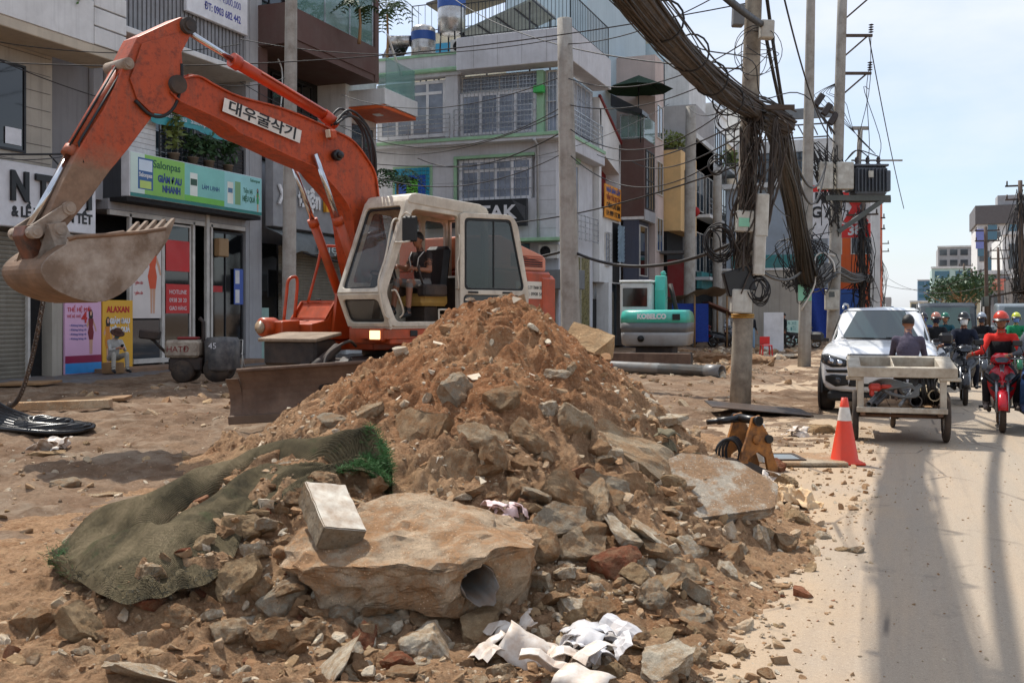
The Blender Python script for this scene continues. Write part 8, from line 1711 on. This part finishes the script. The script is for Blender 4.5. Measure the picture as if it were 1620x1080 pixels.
def coupler():
 p = at(1178,742);t = thing('excavator_coupler','rusty ochre excavator bucket coupler with black hoses lying beside the heap','excavator attachment',(p.x,p.y,p.z - .03),YAW + R(20));t.scale = (.88,) * 3;mo = mat('ochre_worn_paint',(166,108,46),.7,var=.35,dirt=(78,54,38),da=1.0,ds=9,bump=.4)
 prof = [(-.28,.0),(-.22,.26),(-.16,.40),(-.10,.58),(-.07,.68),(.03,.70),(.06,.6),(.16,.46),(.20,.28),(.28,.06),(.24,-.02),(.15,.0),(.11,.2),(.0,.27),(-.12,.2),(-.16,.02)]
 for y in (-.26,.12): me = plate([prof],.045,.006);as_obj(me,'side_plate',mo,t,Matrix(((1,0,0,0),(0,0,-1,y),(0,1,0,0),(0,0,0,1))))
 m = MB();m.tube([(-.02,-.34,.64),(-.02,.2,.64)],.05,14);m.tube([(.14,-.32,.42),(.14,.18,.42)],.05,14);m.tube([(-.02,-.31,.64),(-.02,-.34,.64)],.06,14);m.build('pin',M_blackp,t);m = MB();m.tube([(-.46,.10,.60),(-.1,-.0,.64)],.03,12);m.tube([(-.34,.06,.61),(-.1,.0,.64)],.042,12);m.build('cylinder',M_blackp,t)
 m = MB();m.loft([[(-.55,-.3,.02),(.24,-.3,.0),(.24,.3,.0),(-.55,.3,.02)],[(-.5,-.28,.22),(-.1,-.28,.16),(-.1,.28,.16),(-.5,.28,.22)]],smooth=False);m.build('base',M_darksteel,t);m = MB()
 for k in range(4): m.tube([(-.36 + .06 * k + .16 * math.cos(a) * (1 - .1 * k),-.2 + .05 * k,.26 + .17 * math.sin(a)) for a in np.linspace(0,2 * PI,22,endpoint=False)],.016,7,closed=True)
 m.build('hose_loops',M_black,t);m = MB();m.box(.26,.285,.0,.3,.1,.56);m.build('white_side',M_white,t);m = MB();m.lathe([(.05,0),(.06,.01),(.05,.02)],(-.02,-.285,.42),(0,-1,0),20);m.build('boss',mo,t)
coupler()
p = G(1203,656);o = MB().box(-.82,.82,-.45,.45,0,.02,.004).build('steel_plate',M_darksteel);o.location = (p.x - .05,p.y,.10);o.rotation_euler = (R(2),R(5),YAW - R(2));tag(o,'dark steel plate lying behind the bucket coupler at the mottled pole','steel plate')
a,b = P(958,590,29.2),P(1142,598,26.2);a.z = .2;b.z = .2;m = MB();aa,bb,d = frame_from(b - a);L_ = (b - a).length;m.lathe([(.15,0),(.15,L_ - .5),(.175,L_ - .48),(.175,L_),(.15,L_),(.15,L_ * .5)],a,d,24,caps=False);o = m.build('plastic_pipe',mat('grey_pvc',(120,124,126),.4,dirt=(120,96,72),da=.5));tag(o,'long grey plastic sewer pipe lying in front of the teal mini excavator','pipe')
p = G(1262,734);t = thing('manhole_slab','flat concrete slab with an iron manhole frame behind the traffic cone','manhole',(p.x,p.y + .2,.012),YAW);m = MB();m.box(-.45,.42,-.42,.42,0,.04,.008);m.build('slab',M_conc_g,t);m = MB();m.box(-.36,.0,-.28,-.24,.04,.056);m.box(-.36,.0,.2,.24,.04,.056);m.box(-.36,-.32,-.24,.2,.04,.056);m.box(-.04,0,-.24,.2,.04,.056);m.build('iron_frame',M_darksteel,t);m = MB();m.box(-.318,-.042,-.238,.198,.04,.048);m.build('cover',mat('cover_bluegrey',(120,134,142),.6,dirt=(120,100,80),da=.5),t)
# crumpled sheets and rags
def crumple(name,label,cat,px,py,w,h,mt,seed,amp=.10,fr=5,lift=.05,rz=0.0,n=70,base=None):
 c = at(px,py) if base is None else base;U,V = np.meshgrid(np.linspace(-1,1,n),np.linspace(-1,1,n),indexing='ij');r = 1 + .22 * fbm(np.arctan2(V,U) * 1.3,U * 0,seed,3,seed);x,y = U * w * r,V * h * r
 ca,sa = math.cos(YAW + rz),math.sin(YAW + rz);X = c.x + x * ca - y * sa + .05 * fbm(U * 3,V * 3,7,2,seed + 3);Y = c.y + x * sa + y * ca + .05 * fbm(U * 3,V * 3,1,2,seed + 4)
 Z = terrain(X,Y) + lift * np.clip(1.2 - (U ** 2 + V ** 2),0,1) + amp * (.6 - np.abs(fbm(U * fr * w / .4,V * fr * h / .4,0,3,seed + 1))) + .01
 o = link(fast_mesh(name,np.stack([X,Y,Z],-1).reshape(-1,3),np.array([(i * n + j,(i + 1) * n + j,(i + 1) * n + j + 1,i * n + j + 1) for i in range(n - 1) for j in range(n - 1)]),mt),name);md = o.modifiers.new('s','SOLIDIFY');md.thickness = .006;return tag(o,label,cat)
M_sheet = mat('white_plastic_sheet',(214,206,196),.5,var=.08,dirt=(170,136,104),da=.8,ds=11,bump=.3,bs=30);M_rag = cloth('beige_rag',(214,184,146))
def folded(name,label,cat,px,py,S,mt,seed,n=16,ruf=1.0):
 """torn crumpled sheet: angular folded facets heaped on the ground"""
 c = at(px,py);g = np.random.default_rng(seed);m = MB()
 for k in range(n):
  o = np.array((c.x,c.y,0)) + np.array((g.normal(0,S * .42),g.normal(0,S * .3),0));o[2] = float(terrain(o[0],o[1])) + g.uniform(.0,.09);s = S * g.uniform(.3,.75);q = Euler((g.normal(0,.45),g.normal(0,.45),g.uniform(0,6.28))).to_matrix();V = []
  for i in range(7):
   for j in range(6): u,v = i / 6 - .5,j / 5 - .5;V.append(o + np.array(q @ Vector((s * u,s * .75 * v,s * (.16 * abs(math.sin(3.2 * u + k)) + .10 * abs(math.sin(4 * v + 2 * k)) + ruf * g.normal(0,.02) - .5 * (u * u + v * v))))))
  m.grid(np.array(V),7,6,smooth=(k % 2 == 0))
 o = m.build(name,mt);md = o.modifiers.new('s','SOLIDIFY');md.thickness = .004;return tag(o,label,cat)
folded('plastic_sheet','crumpled torn white sheet at the bottom of the heap, left and larger of two','plastic sheet',842,1050,.40,M_sheet,3,13);folded('plastic_bag','crumpled thin whitish plastic bag right of the torn white sheet','plastic bag',955,1030,.26,mat('thin_plastic',(214,212,212),.25,var=.08,dirt=(180,156,132),da=.4,ds=8),5,12)
folded('rag','white and pink rag stuffed between the slabs right of the holed block','rag',806,828,.2,cloth('pinkish_rag',(226,200,196)),8,9);crumple('rag','beige cloth spread at the right foot of the heap behind the squared tan stone','rag',1235,795,.26,.2,M_rag,9,.10,4,.10);folded('scrap','white torn packing scraps behind the coupler beside the tan boulder','scrap',1262,690,.28,M_sheet,21,8);folded('scrap','white scraps on the trampled ground by the black hose','scrap',82,712,.34,M_sheet,22,9);folded('tarpaulin','olive tarpaulin crumpled on the right shoulder of the heap above the earth strewn plate','tarpaulin',1062,715,.26,cloth('olive_canvas',(112,104,84)),31,12);folded('sack','dirty white sack between the coupler and the earth strewn plate','sack',1205,762,.22,M_sheet,33,8);folded('scrap','small white scraps left of the net on the bare ground','scrap',190,820,.18,M_sheet,35,4)
# geotextile net
def net_mat():
 t = NT('geotextile_net');a = t.noise(3,6,.65);c = t.ramp(a,[(.34,lin((94,86,68))),(.5,lin((138,124,96))),(.66,lin((172,154,122)))]);c = t.mix(t.ramp(t.noise(4.2,5,.7),[(.6,0.0),(.72,.6)]),c,lin((84,104,68)))
 w1 = t.wave(42,'X',1.2);w2 = t.wave(42,'Y',1.2);w = t.math('MULTIPLY',w1,w2);c = t.mix(t.ramp(w,[(.05,.42),(.5,0.0)]),c,(.012,.014,.008));n = t.bump(w,1.0,.02);n = t.bump(t.noise(18,5,.7),.6,.02,n);return t.done(c,.95,n,Specular_IOR_Level=.1)
M_net = net_mat()
def net():
 t = thing('ground_net','dirty grey green net draped in folds over the left front of the heap','net',(0,0,0));n1,n2 = 150,60
 up = [(78,905),(150,868),(235,815),(330,758),(420,712),(500,706),(550,722),(598,752),(622,785)];lo = [(80,935),(150,955),(235,978),(310,968),(362,900),(405,822),(470,782),(548,776),(612,797)]
 A = np.array([hit(*q)[0][:] for q in up]);B = np.array([hit(*q)[0][:] for q in lo]);A,B = spline(A,n1),spline(B,n1);s = np.linspace(0,1,n1)[:,None];v = np.linspace(0,1,n2)[None]
 X = A[:,None,0] * (1 - v) + B[:,None,0] * v;Y = A[:,None,1] * (1 - v) + B[:,None,1] * v
 roll = np.exp(-((v - .16) / .13) ** 2) * (.13 + .06 * np.sin(s * 9)) * smst(s,.0,.12) * (1 - .75 * smst(s,.82,1.0));fl = np.exp(-((v - .62) / .22) ** 2) * np.exp(-((s - .26) / .2) ** 2) * .08;dip = -np.exp(-((v - .36 - .05 * np.sin(s * 7)) / .06) ** 2) * .17 * smst(s,.1,.3)
 Z = heap_base(X,Y) + .09 + (roll + fl + dip) * np.sin(np.clip(v,0,1) * PI) ** .35 + .018 * fbm(s * 9,v * 2.6,0,2,91) + .075 * (.45 - np.abs(fbm(s * 6 + v * 3,v * 3.4 - s * 2,4,3,92))) * (1 - np.abs(2 * v - 1))
 Z = Z + .07 * np.exp(-((v - .95) / .04) ** 2) * smst(.42 - s,0,.1) * (.7 + .6 * np.sin(s * 60)) - .05 * np.exp(-((v - .86) / .04) ** 2) * smst(.42 - s,0,.1)
 X = X + .04 * fbm(s * 5,v * 3,2,2,93);Y = Y + .04 * fbm(s * 5,v * 3,5,2,94)
 F = np.array([(i * n2 + j,(i + 1) * n2 + j,(i + 1) * n2 + j + 1,i * n2 + j + 1) for i in range(n1 - 1) for j in range(n2 - 1)]);link(fast_mesh('cloth',np.stack([X,Y,Z],-1).reshape(-1,3),F,M_net),'cloth',t)
 g = np.random.default_rng(5);V = [];k = 0
 def tuft(ii,jj,n,ln,nm,mt):
  q = g.integers(0,len(ii),n);b = np.stack([X[ii[q],jj[q]],Y[ii[q],jj[q]],Z[ii[q],jj[q]]],-1) + g.normal(0,.012,(n,3));d = g.normal(0,1,(n,3));d[:,2] = np.abs(d[:,2]) * .6;d /= np.linalg.norm(d,axis=1)[:,None];w = np.cross(d,g.normal(0,1,(n,3)));w /= np.linalg.norm(w,axis=1)[:,None];L = ln * (.4 + g.random((n,1)));V = np.zeros((n * 4,3));V[0::4] = b - w * .0014;V[1::4] = b + w * .0014;V[2::4] = b + d * L + w * .001;V[3::4] = b + d * L - w * .001
  link(fast_mesh(nm,V,np.arange(n * 4).reshape(n,4),mt,False),nm,t,kind='stuff')
 I,J = np.meshgrid(np.arange(n1),np.arange(n2),indexing='ij');sel = (I > n1 * .84) & (fbm(I / 7,J / 7,0,3,3) > .0);tuft(I[sel],J[sel],4000,.035,'green_fibres',mat('green_fibre',(66,104,54),.8,var=.4,vs=8));sel = ((J > n2 - 5) | (J < 3)) & (I < n1 * .8);tuft(I[sel],J[sel],1600,.028,'frayed_edge',mat('dark_fibre',(40,40,30),.9,var=.4,vs=8));sel = (I < n1 * .05);tuft(I[sel],J[sel],300,.04,'green_fibres',mat('green_fibre',(64,116,52),.8))
net()
# black hose, chain, boards at the far left
t = thing('black_hose','thick black rubber hoses coiled on the ground at the left edge','hose',P(50,680,14.4),YAW);t.location.z = 0;m = MB()
for k in range(7): m.tube(spline([(-.9 - .05 * k,.1 * k,.5 + .09 * k),(-.62,.1,.18 + .05 * k),(-.2,-.12 + .07 * k,.08 + .02 * k),(.45,-.1 + .05 * k,.08),(.68,.12,.08),(.4,.36 + .03 * k,.09),(-.3,.4,.10),(-.8,.3 - .05 * k,.12)],40),.038,9)
m.build('hose',mat('shiny_black_rubber',(18,18,19),.28,var=.2),t);m = MB()
for k in range(11): m.tube([(.1 + (.66 - .05 * k) * math.cos(a) + .03 * math.sin(3 * a + k),.16 + (.42 - .03 * k) * math.sin(a),.05 + .012 * k + .03 * math.sin(2 * a + k)) for a in np.linspace(0,2 * PI,36,endpoint=False)],.036,8,closed=True)
m.build('coil',mat('shiny_black_rubber',(18,18,19),.28),t,kind='stuff')
p0,p1 = P(14,640,15.5),P(68,478,13.2);ch = thing('chain','rusty chain hanging from the bucket down to the black hoses','chain',p0);v = p1 - p0;n = 54
me = MB();me.tube([(.028 * math.cos(a),0,.045 * math.sin(a)) for a in np.linspace(0,2 * PI,12,endpoint=False)],.011,5,closed=True);me = me.mesh('link',M_darksteel)
for k in range(n): f = k / (n - 1);q_ = v * f;q_.z -= .75 * 4 * f * (1 - f) * .5;o = link(me,'link',ch,q_,(0,R(35) * (1 - f),(k % 2) * PI / 2))
for px,py,w,d,th,rz,lb,mt in ((42,614,1.3,.75,.05,-.2,'weathered board lying by the roller shutter at the far left',M_wood),(150,636,1.25,.5,.06,.05,'grey brown sheet of board on the gravel in front of the pink poster stand',M_wood),(95,656,1.7,.16,.14,.0,'long pale kerb stone behind the black hoses',M_conc),(1090,565,.9,.6,.08,.3,'flat broken slab near the teal mini excavator',M_conc_w),(1235,565,1.6,.8,.06,0,'pale broken pavement slab by the red stool',M_conc_w)): p = G(px,py);m = MB();m.box(-w / 2,w / 2,-d / 2,d / 2,0,th,.006);o = m.build('board' if mt is M_wood else 'slab',mt);o.location = (p.x,p.y,max(0,gz(p)) + .03);o.rotation_euler = (R(2),R(-2),YAW + rz);tag(o,lb,'board' if mt is M_wood else 'slab')
# poster stands by the pharmacy
for px,lb,c0_,y0 in ((128,'pink poster stand with a printed woman and a big red 4 beside the shutter',(222,176,206),21.93),(183,'yellow poster stand behind the seated man',(226,172,50),23.3)):
 s = thing('poster_stand',lb,'poster stand',(-20.9,y0 - .68,.05),R(90));W_ = 1.32 if px == 128 else 1.2;bx(s,'panel',mat('poster_%d' % px,c0_,.4,var=.06,vs=.6),0,W_,0,.08,0,2.02,.01);A_ = mat('print_red',(190,30,60),.5)
 if px == 128:
  bx(s,'blue_strip',mat('poster_blue',(54,140,206),.4),.0,W_,-.006,-.001,.02,.3);bx(s,'maroon_strip',mat('poster_maroon',(140,24,70),.4),0,W_,-.006,-.001,.3,.5);figure_print(s,.92,.5,1.25,-.004,(120,24,36));txt(s,'THẾ HỆ MỚI',.17,A_,.5,-.01,1.74,width=.85);txt(s,'4',.42,A_,.68,-.01,1.52,bold=.01);txt(s,'THẾ HỆ THỨ',.1,A_,.3,-.01,1.56,width=.5)
  for k in range(4): txt(s,'› Không bóng rít',.08,M_blue,.45,-.01,1.32 - .12 * k,width=.6)
 else: txt(s,'ALAXAN',.24,A_,.6,-.01,1.75,bold=.008,width=.9);txt(s,'GIẢM ĐAU',.2,M_signw,.66,-.01,1.42,bold=.012,width=.8);txt(s,'HIỆU QUẢ',.2,M_signw,.66,-.01,1.18,bold=.012,width=.8);figure_print(s,.2,.2,1.35,-.004,(206,130,40))
def sitter():
 J = dict(pelvis=(0,0,.40),chest=(.10,0,.72),neck=(.19,0,.92),head=(.27,0,1.04),sh=[(.14,.19,.86),(.14,-.19,.86)],el=[(.30,.25,.60),(.30,-.25,.60)],wr=[(.50,.08,.66),(.50,-.08,.66)],hip=[(.03,.1,.38),(.03,-.1,.38)],kn=[(.48,.17,.50),(.46,-.17,.50)],an=[(.46,.2,.09),(.5,-.2,.09)],toe=[(.62,.22,.03),(.66,-.22,.03)])
 def ex(root,hm):
  m = MB(hm);m.lathe([(.17,.05),(.19,.035),(.115,.065),(.105,.13),(.06,.16),(0,.165)],(0,0,0),(.1,0,1),24);m.build('hat',cloth('brown_hat',(84,60,52)),root);mask((110,150,150))(root,hm);m = MB();m.rbox((.58,0,.70),(.02,.08,.15),(0,.5,0),.005);m.build('phone',M_blackp,root)
 p = PX(186,588,-19.9);person('man in pale work clothes and brown hat sitting by the pharmacy with a phone',J,dict(top=cloth('pale_shirt',(186,184,178)),bottom=cloth('pale_trousers',(176,170,158))),(-20.1,p.y + .05,.10),R(-25),.018,extra=ex,look=(0,.5),hair='none')
 m = MB();m.box(-.2,.2,-.22,.22,0,.3,.02);o = m.build('crate',M_wood);o.location = (-20.1,p.y + .05,.06);tag(o,'low box the seated man sits on','box')
sitter()
def compactor():
 p = G(318,606);t = thing('roller_machine','old walk behind roller with white tank and dark drum in front of the pharmacy','roller',(p.x,p.y,.03),YAW)
 m = MB();m.lathe([(0,-.38),(.25,-.38),(.27,-.34),(.27,.34),(.25,.38),(0,.38)],(-.35,0,.27),(0,1,0),26);m.lathe([(0,-.34),(.30,-.34),(.32,.3),(0,.34)],(.45,0,.32),(0,1,0),24);m.build('drum',M_tyre,t);m = MB();m.box(-.7,.1,-.30,.26,.28,.6,.04);m.build('frame',M_chas,t);m = MB();m.box(-.78,.05,-.36,.3,.60,1.02,.06);o = m.build('tank',mat('dirty_white_tank',(176,164,146),.6,dirt=(90,70,56),da=.8,ds=5),t);lettering('HATĐ',.2,M_redw,o,Matrix(((1,0,0,-.45),(0,0,-1,-.365),(0,1,0,.8),(0,0,0,1))));m = MB();m.lathe([(0,0),(.38,0),(.42,.06),(.42,.7),(.36,.8),(0,.82)],(.52,.0,.28),(0,0,1),24);o = m.build('engine_shroud',mat('sooty_shroud',(66,66,68),.5,dirt=(140,134,126),da=.6,ds=4,streak=.5),t);lettering('45',.2,M_signw,o,Matrix(((1,0,0,.4),(0,0,-1,-.425),(0,1,0,.88),(0,0,0,1))))
 m = MB();m.tube([(.06,0,.2),(.06,0,1.45),(-.04,0,1.55)],.05,8);m.tube([(-.75,0,.6),(-1.1,-.1,1.0),(-1.25,-.1,1.1)],.035,8);m.rbox((-1.2,-.1,1.15),(.45,.3,.22),(0,.1,0),.03);m.build('handle',M_chas,t);m = MB();m.rbox((-.3,0,1.06),(.5,.3,.07),b=.03);m.build('red_cover',M_redw,t)
compactor()
p = G(372,585);t = thing('folding_chair','black metal folding chair by the dark shop front','chair',(p.x,p.y,0),YAW);m = MB();m.tube([(-.2,0,0),(-.22,.1,.9),(.2,.1,.9),(.2,0,0)],.02,6);m.tube([(-.2,.35,0),(-.2,0,.5)],.02,6);m.tube([(.2,.35,0),(.2,0,.5)],.02,6);m.build('frame',M_alu,t);m = MB();m.box(-.2,.2,-.05,.36,.44,.47,.01);m.build('seat',M_blackp,t);m = MB();m.box(-.2,.2,.08,.1,.6,.88);m.build('backrest',M_blackp,t)
# ---- teal mini excavator seen from behind
def mini():
 p = G(1032,586);t = thing('mini_excavator','teal and grey mini excavator with its counterweight turned to the camera','excavator',(p.x,p.y + .6,0),R(90) + YAW * .2);tl = mat('teal_machine',(66,186,168),.35,var=.06,dirt=(120,130,120),da=.3,streak=.3);gr = mat('grey_machine',(96,102,106),.45,dirt=(120,100,84),da=.4)
 # x forward (away from camera), y left
 def ring(z,k): return [(x * k,y * k,z) for x,y in [(-.55 - .45 * math.cos(a) if abs(a) < PI / 2 else .9,1.0 * math.sin(a) if abs(a) < PI / 2 else math.copysign(1.0,math.sin(a))) for a in np.linspace(-PI * .5,PI * .5,15)] + [(.9,1.0),(.9,-1.0)]]
 for nm,zz,mt in (('lower_counterweight',((.72,.88),(.78,.98),(1.05,1.0),(1.14,1.0)),mat('light_grey_machine',(150,152,152),.45,dirt=(120,100,84),da=.4)),('counterweight',((1.142,1.005),(1.42,1.01)),gr),('engine_cover',((1.422,1.012),(1.60,1.01),(1.74,.97),(1.80,.88)),tl)): m = MB();m.loft([ring(z,k) for z,k in zz]);m.build(nm,mt,t)
 q = Matrix(((0,0,-1,-1.03),(-1,0,0,0),(0,1,0,1.6),(0,0,0,1)));lettering('KOBELCO',.2,M_signw,t,q,bold=.01,depth=.02,width=.85);m = MB();m.box(-.96,-.93,-.82,-.6,1.5,1.68);m.build('vent',M_gask,t);m = MB();m.lathe([(0,0),(.08,0),(.1,.03)],(-1.0,.32,.95),(-1,0,0),14);m.build('exhaust_hole',M_gask,t)
 m = MB();m.box(-.3,1.0,.12,1.08,1.2,2.62,.06);cb = m.build('cab',mat('pale_grey_cab',(206,208,206),.4,dirt=(130,120,108),da=.3),t);m = MB();m.box(-.325,-.302,.24,.98,1.9,2.46,.02);m.build('rear_window',M_paned,cb);m = MB();m.box(-.1,.9,1.082,1.10,1.7,2.45,.02);m.build('side_window',M_paned,cb);m = MB();m.box(-.32,1.02,.1,1.1,2.625,2.70,.03);m.build('roof',M_wwhite,cb)
 m = MB();m.prism([(.2,1.3),(.7,1.3),(.75,2.5),(.6,2.85),(.3,2.85),(.15,2.4)],(0,-.06,0),(1,0,0),(0,0,1),(0,-1,0),-.16,.16);m.tube([(.45,-.16,2.85),(.45,-.1,2.98)],.08,8);m.build('boom',tl,t,bev=.03);m = MB();m.tube([(.6,-.55,1.6),(.75,-.3,2.6)],.07,8);m.build('cylinder',M_chas,t)
 for s in (1,-1):
  m = MB();m.loft([[(x,s * .75 + w,z) for x,z in [(-1.0,.05),(1.0,.05),(1.2,.25),(1.0,.5),(-1.0,.5),(-1.2,.25)]] for w in (-.2,.2)],smooth=False)
  for k in range(10): m.box(-.95 + .21 * k,-.86 + .21 * k,s * .75 - .21,s * .75 + .21,.02,.07)
  m.build('track',M_tyre,t)
 m = MB();m.box(-.6,.6,-.55,.55,.35,.72,.03);m.build('undercarriage',M_chas,t);m = MB();m.box(-1.62,-1.5,-1.2,1.2,.02,.56,.02);m.bar((-1.5,.4,.3),(-.8,.4,.4),.12);m.bar((-1.5,-.4,.3),(-.8,-.4,.4),.12);m.build('dozer_blade',M_blade,t)
mini()
# ---- the far pavement: stalls, people, bikes
def far_people():
 for px,py,a_,lb,top_,bot,ww in ((1188,553,-1.2,'person in dark top and light jeans standing left of the red stool',(36,38,42),(140,166,190),48),(1241,551,-2.6,'person in dark clothes walking in front of the boundary wall',(40,42,44),(60,54,50),50),(1150,549,-.5,'person in pale shirt by the tarpaulin stall',(186,190,196),(50,50,56),50)): person(lb,standing(),dict(top=cloth('top_%d' % px,top_),bottom=cloth('bottom_%d' % px,bot)),G(px,py),a_,.03)
 scooter('grey motorbike parked by the tarpaulin stall',G(1145,550),R(-20),(110,112,116),(40,40,42));scooter('dark motorbike parked side on behind the thin concrete pole',G(1270,551),R(20),(44,44,48),(90,40,40));scooter('red motorbike parked at the stall corner behind the teal mini excavator',G(1112,548),R(40),(150,40,40),(40,40,42))
 p = G(1212,565);s = thing('plastic_stool','bright red plastic stool on the broken pavement','stool',(p.x,p.y,0),.4);mr = mat('red_plastic',(206,40,40),.4)
 m = MB();m.box(-.2,.2,-.2,.2,.44,.48,.015);m.build('seat',mr,s);m = MB();m.box(-.2,.2,.18,.2,.5,.8,.01);m.build('backrest',mr,s)
 for x in (-.17,.17):
  for y in (-.17,.17): m = MB();m.bar((x * 1.15,y * 1.15,0),(x,y,.46),.045);m.build('leg',mr,s)
 p = G(1249,548);s = thing('street_sign','white and mint shop board standing against the wall beyond the red stool','sign',(p.x,p.y,0),YAW);m = MB();m.box(-.55,.55,0,.06,.1,1.35,.01);m.build('board',mat('mint_board',(190,220,208),.5),s)
 for k,w in enumerate(('SỬA XE','RẺ','AN TOÀN','0907 118')): txt(s,w,.24,M_teal,0,-.005,1.2 - .3 * k,width=.7)
 p = G(1222,556);s = thing('white_board','tall blank white board propped behind the red stool','board',(p.x,p.y + .5,0),YAW);m = MB();m.box(-.45,.45,0,.05,0,1.75,.01);m.build('board',M_signw,s)
 p = P(1085,545,52);s = thing('market_stall','street stall with a sagging tarpaulin roof behind the teal mini excavator','stall',(p.x,p.y,0),YAW);m = MB();V = [(x,y,2.55 + .25 * math.sin(x * 1.3) - .12 * y + .05 * math.sin(7 * x)) for x in np.linspace(-2.2,2.0,18) for y in np.linspace(-1.6,1.2,8)];m.grid(np.array(V),18,8);m.build('tarpaulin_roof',cloth('grey_tarpaulin',(146,136,120)),s)
 for x in (-2.0,.2,1.8):
  for y in (-1.4,1.0): m = MB();m.tube([(x,y,0),(x,y,2.6)],.05,6);m.build('post',M_wood,s)
 m = MB();m.box(-.9,.9,-1.3,-1.25,.3,2.2);m.build('blue_sheet',cloth('blue_tarpaulin',(44,66,140)),s);m = MB();m.box(-2.0,-.2,-1.35,.4,0,.8,.03);m.build('counter',M_wood,s);m = MB();m.loft([[(.9,-1.4,2.3),(2.3,-1.9,1.7),(2.3,-1.9,1.6),(.9,-1.4,2.2)],[(.9,.4,2.3),(2.3,.4,1.7),(2.3,.4,1.6),(.9,.4,2.2)]],smooth=False);m.build('brown_flap',cloth('brown_tarpaulin',(128,92,78)),s)
 p = P(1305,545,60);s = thing('blue_tarpaulin','blue tarpaulin hanging below the orange house between the poles','tarpaulin',(p.x,p.y,0),YAW);m = MB();V = [(x,.25 * math.sin(x * 5 + z),z) for x in np.linspace(-.9,.9,14) for z in np.linspace(.2,3.2,8)];m.grid(np.array(V),14,8);m.build('sheet',cloth('blue_tarpaulin',(44,66,140)),s)
far_people()
for k,(px,py,s) in enumerate(((1120,572,.9),(1190,575,.8),(1075,560,.7))):
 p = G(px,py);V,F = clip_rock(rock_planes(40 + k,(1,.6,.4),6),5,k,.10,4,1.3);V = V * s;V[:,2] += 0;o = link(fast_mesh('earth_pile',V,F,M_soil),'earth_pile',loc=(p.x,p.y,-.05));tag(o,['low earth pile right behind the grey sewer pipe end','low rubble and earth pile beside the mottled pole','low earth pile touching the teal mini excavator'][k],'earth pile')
